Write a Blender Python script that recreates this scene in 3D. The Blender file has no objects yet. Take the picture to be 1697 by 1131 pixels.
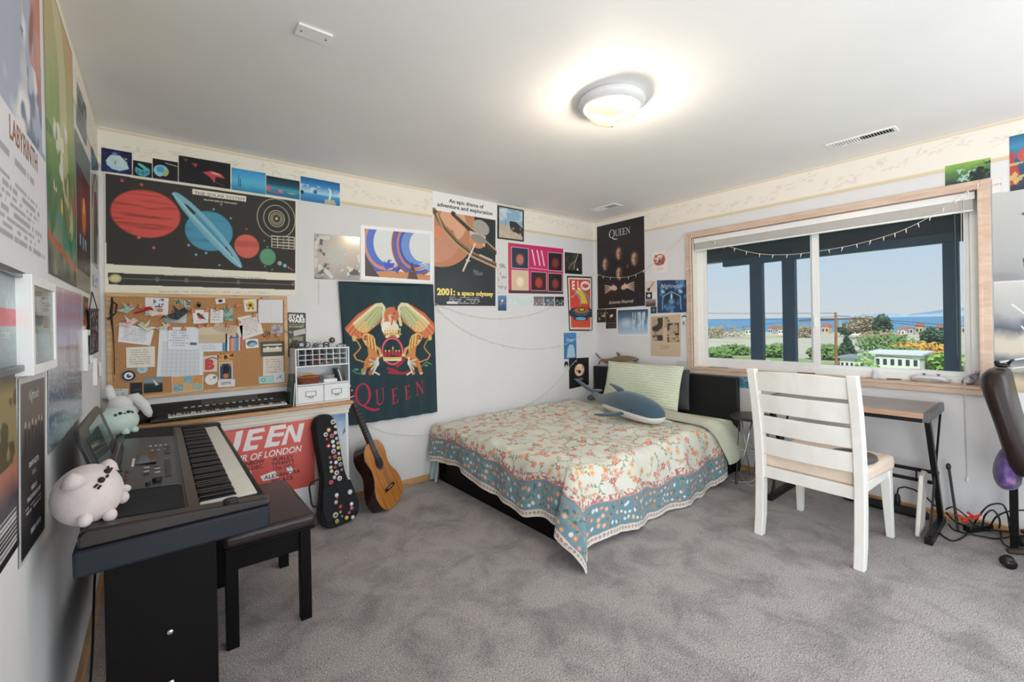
import bpy, bmesh, math, random
import numpy as np
from mathutils import Vector, Matrix, Euler

PI = math.pi
SC = bpy.context.scene
COL = SC.collection

# ------------------------------------------------------------------ camera
W, L, H = 4.16, 3.337, 2.44          # window wall x, back wall y, ceiling z
YF = -1.45                           # wall behind the camera
F_PX, YAW, PITCH, ROLL = 733.2153, 0.6723, -0.0021, -0.0182
CAM = np.array([0.2471, 0.0, 1.3013]); PX, PY = 845.1025, 537.1819
_sy, _cy = math.sin(YAW), math.cos(YAW)
C_F = np.array([_sy * math.cos(PITCH), _cy * math.cos(PITCH), math.sin(PITCH)])
_r = np.array([_cy, -_sy, 0.0]); _u = np.cross(_r, C_F)
C_R = _r * math.cos(ROLL) + _u * math.sin(ROLL)
C_U = -_r * math.sin(ROLL) + _u * math.cos(ROLL)
cam_d = bpy.data.cameras.new('camera')
cam = bpy.data.objects.new('camera', cam_d); COL.objects.link(cam)
m = Matrix([[C_R[i], C_U[i], -C_F[i], CAM[i]] for i in range(3)] + [[0, 0, 0, 1]])
cam.matrix_world = m
cam_d.sensor_width = 36.0; cam_d.sensor_fit = 'HORIZONTAL'
cam_d.lens = F_PX / 1697 * 36.0
cam_d.shift_x = (848.5 - PX) / 1697; cam_d.shift_y = (PY - 565.5) / 1697
cam_d.clip_start = 0.02; cam_d.clip_end = 30000
SC.camera = cam
SC.view_settings.view_transform = 'Standard'; SC.view_settings.look = 'None'
SC.view_settings.gamma = 1; SC.view_settings.use_curve_mapping = False
SC.view_settings.exposure = 0.0

def at(x, y, **k):
    """point where the view through photo position (x, y) meets the plane X=, Y= or Z="""
    d = C_F + C_R * (x - PX) / F_PX - C_U * (y - PY) / F_PX
    (n, v), = k.items(); i = 'XYZ'.index(n)
    return CAM + (v - CAM[i]) / d[i] * d

# ------------------------------------------------------------------ world, sun, lights
world = bpy.data.worlds.new('sky'); SC.world = world; world.use_nodes = True
nt = world.node_tree; nt.nodes.clear()
tc = nt.nodes.new('ShaderNodeTexCoord'); sx = nt.nodes.new('ShaderNodeSeparateXYZ')
rp = nt.nodes.new('ShaderNodeValToRGB'); bg = nt.nodes.new('ShaderNodeBackground'); wo = nt.nodes.new('ShaderNodeOutputWorld')
nt.links.new(tc.outputs['Generated'], sx.inputs[0]); nt.links.new(sx.outputs[2], rp.inputs[0])
nt.links.new(rp.outputs[0], bg.inputs[0]); nt.links.new(bg.outputs[0], wo.inputs[0])
cr = rp.color_ramp; cr.elements[0].position = 0.0; cr.elements[0].color = (0.66, 0.70, 0.72, 1)
cr.elements[1].position = 1.0; cr.elements[1].color = (0.20, 0.42, 0.78, 1)
e = cr.elements.new(0.10); e.color = (0.56, 0.68, 0.78, 1)
e = cr.elements.new(0.25); e.color = (0.40, 0.60, 0.82, 1)
bg.inputs[1].default_value = 1.0

def light(kind, name, loc, rot, energy, color, **k):
    d = bpy.data.lights.new(name, kind); d.energy = energy; d.color = color
    for a, b in k.items(): setattr(d, a, b)
    o = bpy.data.objects.new(name, d); o.location = loc; o.rotation_euler = rot; COL.objects.link(o)
    return o
sun = light('SUN', 'sun', (0, 0, 50), (0, 0, 0), 4.0, (1, 0.95, 0.86), angle=0.01)
sun.rotation_euler = Vector((0.62, 0.30, -0.72)).to_track_quat('-Z', 'Y').to_euler()
# added fill lights outside unseen openings made to brighten the room
light('AREA', 'added_fill_rear', (2.0, YF - 0.12, 1.22), (PI / 2, 0, 0), 56, (0.93, 0.97, 1.0), shape='RECTANGLE', size=3.6, size_y=2.2)
light('AREA', 'added_fill_left', (-0.2, -0.72, 1.0), (0, -PI / 2, 0), 58, (0.95, 0.98, 1.0), shape='RECTANGLE', size=2.0, size_y=0.9)
light('AREA', 'added_fill_side', (W + 0.12, -0.78, 1.35), (0, PI / 2, 0), 24, (0.93, 0.97, 1.0), shape='RECTANGLE', size=1.6, size_y=1.1)

# ------------------------------------------------------------------ materials
def lin(c):
    if isinstance(c, str):
        c = c.lstrip('#'); c = [int(c[i:i + 2], 16) / 255 for i in (0, 2, 4)]
    return tuple(x / 12.92 if x <= 0.04045 else ((x + 0.055) / 1.055) ** 2.4 for x in c[:3])
MATS = {}
def mat(name, col='#888888', rough=0.5, metal=0.0, var=0.0, vscale=20.0, bump=0.0, bscale=200.0, emit=None, es=0.0, coat=0.0, stretch=None, sheen=0.0, spec=0.5, alpha=None):
    if name in MATS: return MATS[name]
    m = bpy.data.materials.new(name); m.use_nodes = True; MATS[name] = m
    nt = m.node_tree; b = nt.nodes['Principled BSDF']
    c = lin(col)
    b.inputs['Base Color'].default_value = (*c, 1); b.inputs['Roughness'].default_value = rough
    b.inputs['Metallic'].default_value = metal; b.inputs['Coat Weight'].default_value = coat
    b.inputs['Sheen Weight'].default_value = sheen; b.inputs['Specular IOR Level'].default_value = spec
    if emit: b.inputs['Emission Color'].default_value = (*lin(emit), 1); b.inputs['Emission Strength'].default_value = es
    tc = nt.nodes.new('ShaderNodeTexCoord'); mp = nt.nodes.new('ShaderNodeMapping')
    nt.links.new(tc.outputs['Object'], mp.inputs[0])
    if stretch: mp.inputs['Scale'].default_value = stretch
    n = nt.nodes.new('ShaderNodeTexNoise'); n.inputs['Scale'].default_value = vscale; n.inputs['Detail'].default_value = 5
    nt.links.new(mp.outputs[0], n.inputs['Vector'])
    r = nt.nodes.new('ShaderNodeValToRGB'); v = max(var, 0.02)
    r.color_ramp.elements[0].position = 0.3; r.color_ramp.elements[1].position = 0.7
    r.color_ramp.elements[0].color = (*[x * (1 - v) for x in c], 1); r.color_ramp.elements[1].color = (*[min(1, x * (1 + v)) for x in c], 1)
    nt.links.new(n.outputs[0], r.inputs[0]); nt.links.new(r.outputs[0], b.inputs['Base Color'])
    if bump > 0:
        n2 = nt.nodes.new('ShaderNodeTexNoise'); n2.inputs['Scale'].default_value = bscale; n2.inputs['Detail'].default_value = 3
        nt.links.new(mp.outputs[0], n2.inputs['Vector'])
        bp = nt.nodes.new('ShaderNodeBump'); bp.inputs['Strength'].default_value = bump; bp.inputs['Distance'].default_value = 0.002
        nt.links.new(n2.outputs[0], bp.inputs['Height']); nt.links.new(bp.outputs[0], b.inputs['Normal'])
    return m
def mat_print(name, rough=0.45, bump=0.0, bscale=300, sheen=0.0):
    """printed surface: the print's own colours come from the mesh colour attribute 'ink'"""
    if name in MATS: return MATS[name]
    m = bpy.data.materials.new(name); m.use_nodes = True; MATS[name] = m
    nt = m.node_tree; b = nt.nodes['Principled BSDF']; b.inputs['Roughness'].default_value = rough
    b.inputs['Sheen Weight'].default_value = sheen
    a = nt.nodes.new('ShaderNodeAttribute'); a.attribute_name = 'ink'
    nt.links.new(a.outputs['Color'], b.inputs['Base Color'])
    if bump:
        tc = nt.nodes.new('ShaderNodeTexCoord'); n2 = nt.nodes.new('ShaderNodeTexNoise'); n2.inputs['Scale'].default_value = bscale
        nt.links.new(tc.outputs['Object'], n2.inputs['Vector'])
        bp = nt.nodes.new('ShaderNodeBump'); bp.inputs['Strength'].default_value = bump; bp.inputs['Distance'].default_value = 0.003
        nt.links.new(n2.outputs[0], bp.inputs['Height']); nt.links.new(bp.outputs[0], b.inputs['Normal'])
    return m
def mat_glass(name, tint=(1, 1, 1), gloss=0.08, dust=0.0):
    m = bpy.data.materials.new(name); m.use_nodes = True; nt = m.node_tree; nt.nodes.clear()
    o = nt.nodes.new('ShaderNodeOutputMaterial'); t = nt.nodes.new('ShaderNodeBsdfTransparent'); t.inputs[0].default_value = (*tint, 1)
    g = nt.nodes.new('ShaderNodeBsdfGlossy'); g.inputs['Roughness'].default_value = 0.02
    fr = nt.nodes.new('ShaderNodeLayerWeight'); fr.inputs[0].default_value = 0.25
    mu = nt.nodes.new('ShaderNodeMath'); mu.operation = 'MULTIPLY'; mu.inputs[1].default_value = gloss * 4
    nt.links.new(fr.outputs['Fresnel'], mu.inputs[0])
    mx = nt.nodes.new('ShaderNodeMixShader'); nt.links.new(mu.outputs[0], mx.inputs[0])
    nt.links.new(t.outputs[0], mx.inputs[1]); nt.links.new(g.outputs[0], mx.inputs[2]); last = mx
    if dust:
        tc = nt.nodes.new('ShaderNodeTexCoord'); n = nt.nodes.new('ShaderNodeTexNoise'); n.inputs['Scale'].default_value = 90
        nt.links.new(tc.outputs['Object'], n.inputs['Vector'])
        r = nt.nodes.new('ShaderNodeMapRange'); r.inputs[1].default_value = 0.70; r.inputs[2].default_value = 0.76; r.inputs[3].default_value = 0.02; r.inputs[4].default_value = dust
        nt.links.new(n.outputs[0], r.inputs[0])
        d = nt.nodes.new('ShaderNodeBsdfDiffuse'); d.inputs[0].default_value = (0.8, 0.85, 0.9, 1)
        m2 = nt.nodes.new('ShaderNodeMixShader'); nt.links.new(r.outputs[0], m2.inputs[0])
        nt.links.new(mx.outputs[0], m2.inputs[1]); nt.links.new(d.outputs[0], m2.inputs[2]); last = m2
    nt.links.new(last.outputs[0], o.inputs[0]); MATS[name] = m
    return m

def mat_wood(name, c1, c2, rough=0.4, scale=8.0, stretch=(1, 1, 1), coat=0.0):
    if name in MATS: return MATS[name]
    m = mat(name, c1, rough, coat=coat); nt = m.node_tree; b = nt.nodes['Principled BSDF']
    tc = nt.nodes.new('ShaderNodeTexCoord'); mp = nt.nodes.new('ShaderNodeMapping'); mp.inputs['Scale'].default_value = stretch
    n = nt.nodes.new('ShaderNodeTexNoise'); n.inputs['Scale'].default_value = scale; n.inputs['Detail'].default_value = 8; n.inputs['Distortion'].default_value = 0.6
    r = nt.nodes.new('ShaderNodeValToRGB'); r.color_ramp.elements[0].position = 0.35; r.color_ramp.elements[1].position = 0.65
    r.color_ramp.elements[0].color = (*lin(c1), 1); r.color_ramp.elements[1].color = (*lin(c2), 1)
    nt.links.new(tc.outputs['Object'], mp.inputs[0]); nt.links.new(mp.outputs[0], n.inputs['Vector'])
    nt.links.new(n.outputs[0], r.inputs[0]); nt.links.new(r.outputs[0], b.inputs['Base Color'])
    return m

# ------------------------------------------------------------------ object helpers
def tag(o, label=None, cat=None, group=None, kind=None):
    if label: o['label'] = label
    if cat: o['category'] = cat
    if group: o['group'] = group
    if kind: o['kind'] = kind
    return o
def thing(name, label, cat, loc=(0, 0, 0), rz=0.0, group=None, rot=None):
    o = bpy.data.objects.new(name, None); COL.objects.link(o); o.empty_display_size = 0.1
    o.location = loc; o.rotation_euler = rot if rot else (0, 0, rz)
    return tag(o, label, cat, group)
def dup(root, loc=None, rz=None, label=None, rot=None):
    r = root.copy(); COL.objects.link(r)
    if loc is not None: r.location = loc
    if rz is not None: r.rotation_euler = (0, 0, rz)
    if rot is not None: r.rotation_euler = rot
    if label: r['label'] = label
    def kids(a, b):
        for ch in [c for c in ALL_CH.get(a.name, [])]:
            c = ch.copy(); COL.objects.link(c); c.parent = b
            ALL_CH.setdefault(b.name, []).append(c)
            kids(ch, c)
    kids(root, r)
    return r
ALL_CH = {}
WB = {}          # things whose parts are given in room coordinates
def wthing(name, label, cat, loc, group=None):
    t = thing(name, label, cat, loc, group=group); WB[t.name] = Vector(loc); return t

class B:
    """collects shapes that become ONE mesh object"""
    def __init__(s): s.v = []; s.f = []
    def add(s, vs, fs):
        k = len(s.v); s.v += [tuple(map(float, v)) for v in vs]; s.f += [tuple(i + k for i in f) for f in fs]; return s
    def box(s, x0, x1, y0, y1, z0, z1):
        return s.add([(x, y, z) for z in (z0, z1) for y in (y0, y1) for x in (x0, x1)],
                     [(0, 2, 3, 1), (4, 5, 7, 6), (0, 1, 5, 4), (2, 6, 7, 3), (0, 4, 6, 2), (1, 3, 7, 5)])
    def obox(s, a, b, w, h, up=(0, 0, 1)):
        """beam from a to b, w wide across, h along up"""
        a = Vector(a); b = Vector(b); d = (b - a).normalized(); up = Vector(up)
        sd = d.cross(up).normalized() if d.cross(up).length > 1e-6 else Vector((1, 0, 0)); u = sd.cross(d).normalized()
        vs = [p + sd * (i * w / 2) + u * (j * h / 2) for p in (a, b) for i, j in ((-1, -1), (1, -1), (1, 1), (-1, 1))]
        return s.add(vs, [(0, 3, 2, 1), (4, 5, 6, 7), (0, 1, 5, 4), (1, 2, 6, 5), (2, 3, 7, 6), (3, 0, 4, 7)])
    def cyl(s, a, b, r0, r1=None, n=16, caps=True):
        return s.loft([(a, r0), (b, r0 if r1 is None else r1)], n, caps)
    def loft(s, rings, n=16, caps=True, up=None):
        """rings: (centre, radius or (ra, rb)) along a path"""
        P = [Vector(r[0]) for r in rings]; vs = []; fs = []
        prev = None
        for i, r in enumerate(rings):
            d = (P[min(i + 1, len(P) - 1)] - P[max(i - 1, 0)]).normalized()
            if prev is None:
                ref = Vector(up) if up else (Vector((0, 0, 1)) if abs(d.z) < 0.95 else Vector((1, 0, 0)))
            else: ref = prev
            a = d.cross(ref)
            if a.length < 1e-6: a = d.cross(Vector((0.3, 1, 0.2)))
            a.normalize(); b = a.cross(d).normalized(); prev = b if not up else Vector(up)
            ra, rb = r[1] if isinstance(r[1], (tuple, list)) else (r[1], r[1])
            for k in range(n):
                t = 2 * PI * k / n; vs.append(P[i] + a * (ra * math.cos(t)) + b * (rb * math.sin(t)))
        for i in range(len(P) - 1):
            for k in range(n):
                k2 = (k + 1) % n; fs.append((i * n + k, i * n + k2, (i + 1) * n + k2, (i + 1) * n + k))
        if caps:
            fs.append(tuple(range(n))[::-1]); fs.append(tuple((len(P) - 1) * n + k for k in range(n)))
        return s.add(vs, fs)
    def tube(s, pts, r, n=8): return s.loft([(p, r) for p in pts], n)
    def ell(s, c, r, nu=20, nv=12, rot=None):
        c = Vector(c); r = (r, r, r) if not isinstance(r, (tuple, list)) else r
        R = Euler(rot).to_matrix() if rot else Matrix.Identity(3)
        vs = [c + R @ Vector((0, 0, -r[2]))]; fs = []
        for j in range(1, nv):
            ph = -PI / 2 + PI * j / nv
            for i in range(nu):
                th = 2 * PI * i / nu; vs.append(c + R @ Vector((r[0] * math.cos(ph) * math.cos(th), r[1] * math.cos(ph) * math.sin(th), r[2] * math.sin(ph))))
        vs.append(c + R @ Vector((0, 0, r[2])))
        for i in range(nu): fs.append((0, 1 + (i + 1) % nu, 1 + i)); fs.append((len(vs) - 1, 1 + (nv - 2) * nu + i, 1 + (nv - 2) * nu + (i + 1) % nu))
        for j in range(nv - 2):
            for i in range(nu):
                a = 1 + j * nu; i2 = (i + 1) % nu; fs.append((a + i, a + i2, a + nu + i2, a + nu + i))
        return s.add(vs, fs)
    def lathe(s, prof, c=(0, 0, 0), n=32):
        """prof: (radius, z) list, from one end to the other"""
        c = Vector(c); vs = []; fs = []
        for r, z in prof:
            for k in range(n): t = 2 * PI * k / n; vs.append((c.x + r * math.cos(t), c.y + r * math.sin(t), c.z + z))
        for i in range(len(prof) - 1):
            for k in range(n):
                k2 = (k + 1) % n; fs.append((i * n + k, i * n + k2, (i + 1) * n + k2, (i + 1) * n + k))
        fs.append(tuple(range(n))[::-1]); fs.append(tuple((len(prof) - 1) * n + k for k in range(n)))
        return s.add(vs, fs)
    def prism(s, poly, o, a, b, d):
        """polygon in the plane (a, b) through o, thickened along d"""
        o, a, b, d = map(Vector, (o, a, b, d)); n = len(poly)
        vs = [o + a * p[0] + b * p[1] for p in poly] + [o + a * p[0] + b * p[1] + d for p in poly]
        return s.add(vs, [tuple(range(n))[::-1], tuple(range(n, 2 * n))] + [(i, (i + 1) % n, (i + 1) % n + n, i + n) for i in range(n)])
    def build(s, name, mt, parent=None, loc=None, bevel=0, seg=2, smooth=False, sub=0, label=None, rot=None, kind=None):
        if parent is not None and parent.name in WB and loc is None:
            w = WB[parent.name]; s.v = [(v[0] - w.x, v[1] - w.y, v[2] - w.z) for v in s.v]
        me = bpy.data.meshes.new(name); me.from_pydata(s.v, [], s.f)
        bm = bmesh.new(); bm.from_mesh(me); bmesh.ops.recalc_face_normals(bm, faces=bm.faces); bm.to_mesh(me); bm.free()
        me.materials.append(mt if not isinstance(mt, str) else MATS[mt])
        o = bpy.data.objects.new(name, me); COL.objects.link(o)
        if loc is not None: o.location = loc
        if rot is not None: o.rotation_euler = rot
        if parent is not None:
            o.parent = parent; ALL_CH.setdefault(parent.name, []).append(o)
            if parent.name in WB: WB[o.name] = WB[parent.name]
        if bevel:
            b = o.modifiers.new('bevel', 'BEVEL'); b.width = bevel; b.segments = seg; b.limit_method = 'ANGLE'; b.angle_limit = 0.6
        if sub:
            b = o.modifiers.new('sub', 'SUBSURF'); b.levels = sub; b.render_levels = sub
        if smooth or bevel or sub:
            me.shade_smooth()
            if not (smooth or sub):
                try: me.set_sharp_from_angle(angle=0.7)
                except Exception: pass
        if label: o['label'] = label
        if kind: o['kind'] = kind
        return o

# ------------------------------------------------------------------ print engine
RNG = np.random.RandomState(7)
def vnoise(u, v, sx, sy=None, seed=0, octaves=3):
    sy = sx if sy is None else sy; out = 0; amp = 1.0; tot = 0
    for o in range(octaves):
        g = np.random.RandomState(seed * 31 + o).rand(64, 64)
        x = u * sx; y = v * sy; xi = np.floor(x).astype(int); yi = np.floor(y).astype(int)
        fx = x - xi; fy = y - yi; fx = fx * fx * (3 - 2 * fx); fy = fy * fy * (3 - 2 * fy)
        a = g[yi % 64, xi % 64]; b = g[yi % 64, (xi + 1) % 64]; c = g[(yi + 1) % 64, xi % 64]; d = g[(yi + 1) % 64, (xi + 1) % 64]
        out = out + amp * ((a * (1 - fx) + b * fx) * (1 - fy) + (c * (1 - fx) + d * fx) * fy); tot += amp
        sx *= 2; sy *= 2; amp *= 0.5
    return out / tot
def mixc(c0, c1, t): return np.asarray(c0) * (1 - t)[..., None] + np.asarray(c1) * t[..., None]
class Art:
    """colour field of one print, u to the right 0..1, v downward 0..1; a = width / height"""
    def __init__(s, nx, ny, base='#ffffff', a=None):
        s.nx, s.ny = nx, ny; s.a = a if a else nx / ny
        s.u, s.v = np.meshgrid(np.linspace(0, 1, nx), np.linspace(0, 1, ny)); s.c = np.zeros((ny, nx, 3)) + lin(base)
        s.px = 1.0 / ny; s.txt = []
    def blend(s, m, col):
        col = np.array(lin(col)) if isinstance(col, (str,)) else np.asarray(col)
        s.c = s.c * (1 - m[..., None]) + col * m[..., None]; return s
    def grad(s, stops, axis='v', wob=0.0, seed=1):
        t = s.v if axis == 'v' else s.u
        if wob: t = t + wob * (vnoise(s.u, s.v, 5, 5, seed) - 0.5)
        xs = [p for p, _ in stops]; cs = np.array([lin(c) for _, c in stops])
        s.c = np.stack([np.interp(t, xs, cs[:, i]) for i in range(3)], -1); return s
    def rect(s, u0, v0, u1, v1, col, k=1.0):
        return s.blend(k * ((s.u >= u0) & (s.u <= u1) & (s.v >= v0) & (s.v <= v1)).astype(float), col)
    def ellm(s, cu, cv, ru, rv, rot=0, soft=None):
        du = (s.u - cu) * s.a; dv = s.v - cv; c, n = math.cos(rot), math.sin(rot)
        x = (du * c + dv * n) / (ru * s.a); y = (-du * n + dv * c) / rv
        d = np.sqrt(x * x + y * y); sf = soft if soft else s.px / min(ru * s.a, rv)
        return np.clip((1 - d) / sf + 0.5, 0, 1) if not soft else np.clip((1 - d) / sf, 0, 1)
    def ell(s, cu, cv, ru, rv, col, rot=0, soft=None, k=1.0): return s.blend(k * s.ellm(cu, cv, ru, rv, rot, soft), col)
    def circ(s, cu, cv, r, col, soft=None, k=1.0): return s.ell(cu, cv, r / s.a, r, col, 0, soft, k)
    def ring(s, cu, cv, ru, rv, w, col, rot=0, k=1.0):
        return s.blend(k * s.ellm(cu, cv, ru, rv, rot) * (1 - s.ellm(cu, cv, ru - w / s.a, rv - w, rot)), col)
    def polym(s, pts):
        ins = np.zeros(s.u.shape, bool); n = len(pts)
        for i in range(n):
            x0, y0 = pts[i]; x1, y1 = pts[(i + 1) % n]
            if y0 == y1: continue
            ins ^= ((s.v > min(y0, y1)) & (s.v <= max(y0, y1)) & (s.u < (s.v - y0) * (x1 - x0) / (y1 - y0) + x0))
        return ins.astype(float)
    def poly(s, pts, col, k=1.0): return s.blend(k * s.polym(pts), col)
    def line(s, pts, w, col, k=1.0):
        m = np.zeros(s.u.shape)
        for (x0, y0), (x1, y1) in zip(pts[:-1], pts[1:]):
            ax, ay, bx, by = x0 * s.a, y0, x1 * s.a, y1; dx, dy = bx - ax, by - ay; q = dx * dx + dy * dy + 1e-12
            t = np.clip(((s.u * s.a - ax) * dx + (s.v - ay) * dy) / q, 0, 1)
            d = np.hypot(s.u * s.a - ax - t * dx, s.v - ay - t * dy)
            m = np.maximum(m, np.clip((w / 2 - d) / s.px + 0.5, 0, 1))
        return s.blend(k * m, col)
    def blobs(s, th, col, sx, sy=None, seed=0, soft=0.05, box=(0, 0, 1, 1), k=1.0, octaves=3):
        n = vnoise(s.u * s.a, s.v, sx, sy, seed, octaves); m = np.clip((n - th) / soft, 0, 1)
        m *= ((s.u >= box[0]) & (s.u <= box[2]) & (s.v >= box[1]) & (s.v <= box[3])); return s.blend(m * k, col)
    def grain(s, amp=0.08, sx=40, sy=None, seed=3):
        n = vnoise(s.u * s.a, s.v, sx, sy, seed, 2); s.c = np.clip(s.c * (1 + amp * 2 * (n[..., None] - 0.5)), 0, 1); return s
    def lines_text(s, u0, v0, u1, v1, rows, col, k=0.7, seed=0):
        """rows of tiny unreadable print"""
        r = np.random.RandomState(seed)
        h = (v1 - v0) / rows
        for i in range(rows):
            a, b = u0 + r.rand() * 0.1 * (u1 - u0), u1 - r.rand() * 0.25 * (u1 - u0)
            m = ((s.v > v0 + i * h) & (s.v < v0 + (i + 0.55) * h) & (s.u > a) & (s.u < b)).astype(float) * (vnoise(s.u * s.a, s.v * 0 + i * 3.3, 60, 1, seed + i, 1) > 0.38)
            s.blend(m * k, col)
        return s
    def frame(s, w, col):
        m = (s.u * s.a < w) | ((1 - s.u) * s.a < w) | (s.v < w) | (1 - s.v < w); return s.blend(m.astype(float), col)
    def text(s, t, u, v, h, col, align='CENTER', bold=0.0, shear=0.0, wide=1.0, rot=0.0): s.txt.append((t, u, v, h, col, align, bold, shear, wide, rot)); return s

# serif capitals as outlines, for the lettering the standard font cannot give (unit height)
def _serif():
    g = {}
    def rc(x0, y0, x1, y1): return [(x0, y0), (x1, y0), (x1, y1), (x0, y1)]
    g['E'] = (0.62, [rc(.10, 0, .22, 1), rc(0, .96, .56, 1), rc(0, 0, .60, .04), rc(.22, .50, .44, .54), [(.56, 1), (.56, .80), (.52, .86), (.48, .96)], [(.60, 0), (.62, .24), (.56, .12), (.50, .04)], rc(.42, .42, .45, .62)])
    g['N'] = (0.86, [rc(.12, .03, .16, .97), rc(0, 0, .28, .03), [(.02, .97), (.02, 1), (.17, 1), (.22, .97), (.74, .14), (.74, 0), (.70, 0), (.10, .95)], rc(.70, 0, .74, 1), rc(.58, .97, .86, 1)])
    u = [(.10, 1), (.10, .30)] + [(.42 - .32 * math.cos(t), .30 - .32 * math.sin(t)) for t in np.linspace(0, PI, 13)] + [(.74, 1), (.70, 1), (.70, .30)] + [(.44 + .26 * math.cos(t), .28 - .22 * math.sin(t)) for t in np.linspace(0, PI, 13)] + [(.22, 1)]
    g['U'] = (0.84, [u, rc(0, .97, .32, 1), rc(.58, .97, .84, 1)])
    q = []
    N = 28
    for k in range(N):
        t0, t1 = 2 * PI * k / N, 2 * PI * (k + 1) / N
        o = lambda t: (.48 + .48 * math.cos(t), .5 + .52 * math.sin(t)); i = lambda t: (.48 + .35 * math.cos(t), .5 + .47 * math.sin(t))
        q.append([o(t0), o(t1), i(t1), i(t0)])
    tail = [(.38, .04)]; up = []; dn = []
    for t in np.linspace(0, 1, 12):
        x = .38 + 1.05 * t; y = .03 - .30 * math.sin(t * PI * 0.62); w = .05 + .05 * math.sin(PI * t)
        up.append((x, y + w * .6)); dn.append((x, y - w * .6))
    for k in range(11): q.append([up[k], up[k + 1], dn[k + 1], dn[k]])
    g['Q'] = (1.02, q)
    return g
SERIF = _serif()
_TXT = {}
def text_geo(t, bold=0.0, shear=0.0):
    """flat outline of a line of writing, cap height 1, starting at x=0"""
    key = (t, bold, shear)
    if key in _TXT: return _TXT[key]
    if t.startswith('~'):
        vs = []; fs = []; x = 0
        for i, ch in enumerate(t[1:]):
            w, polys = SERIF[ch]; sc = 1.25 if i == 0 and len(t) > 2 else 1.0
            for p in polys:
                k = len(vs); vs += [(x + a * sc, b * sc + (1 - sc) * 0.5) for a, b in p]; fs.append(tuple(range(k, k + len(p))))
            x += w * sc + 0.05
        V = np.array(vs)
    else:
        c = bpy.data.curves.new('t', 'FONT'); c.body = t; c.size = 1.0; c.offset = bold; c.shear = shear; c.resolution_u = 3; c.fill_mode = 'FRONT'
        o = bpy.data.objects.new('t', c); COL.objects.link(o)
        dg = bpy.context.evaluated_depsgraph_get(); me = bpy.data.meshes.new_from_object(o.evaluated_get(dg))
        V = np.array([v.co[:2] for v in me.vertices]) if len(me.vertices) else np.zeros((1, 2)); fs = [tuple(p.vertices) for p in me.polygons]
        bpy.data.objects.remove(o); bpy.data.curves.remove(c); bpy.data.meshes.remove(me)
        V = V - [V[:, 0].min(), 0]; V = V / 0.70
    _TXT[key] = (V, fs, V[:, 0].max()); return _TXT[key]
GAIN = 1.06; HAZE = 0.008  # HAZE lifts every print colour, standing in for reflection off the paper
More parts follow.
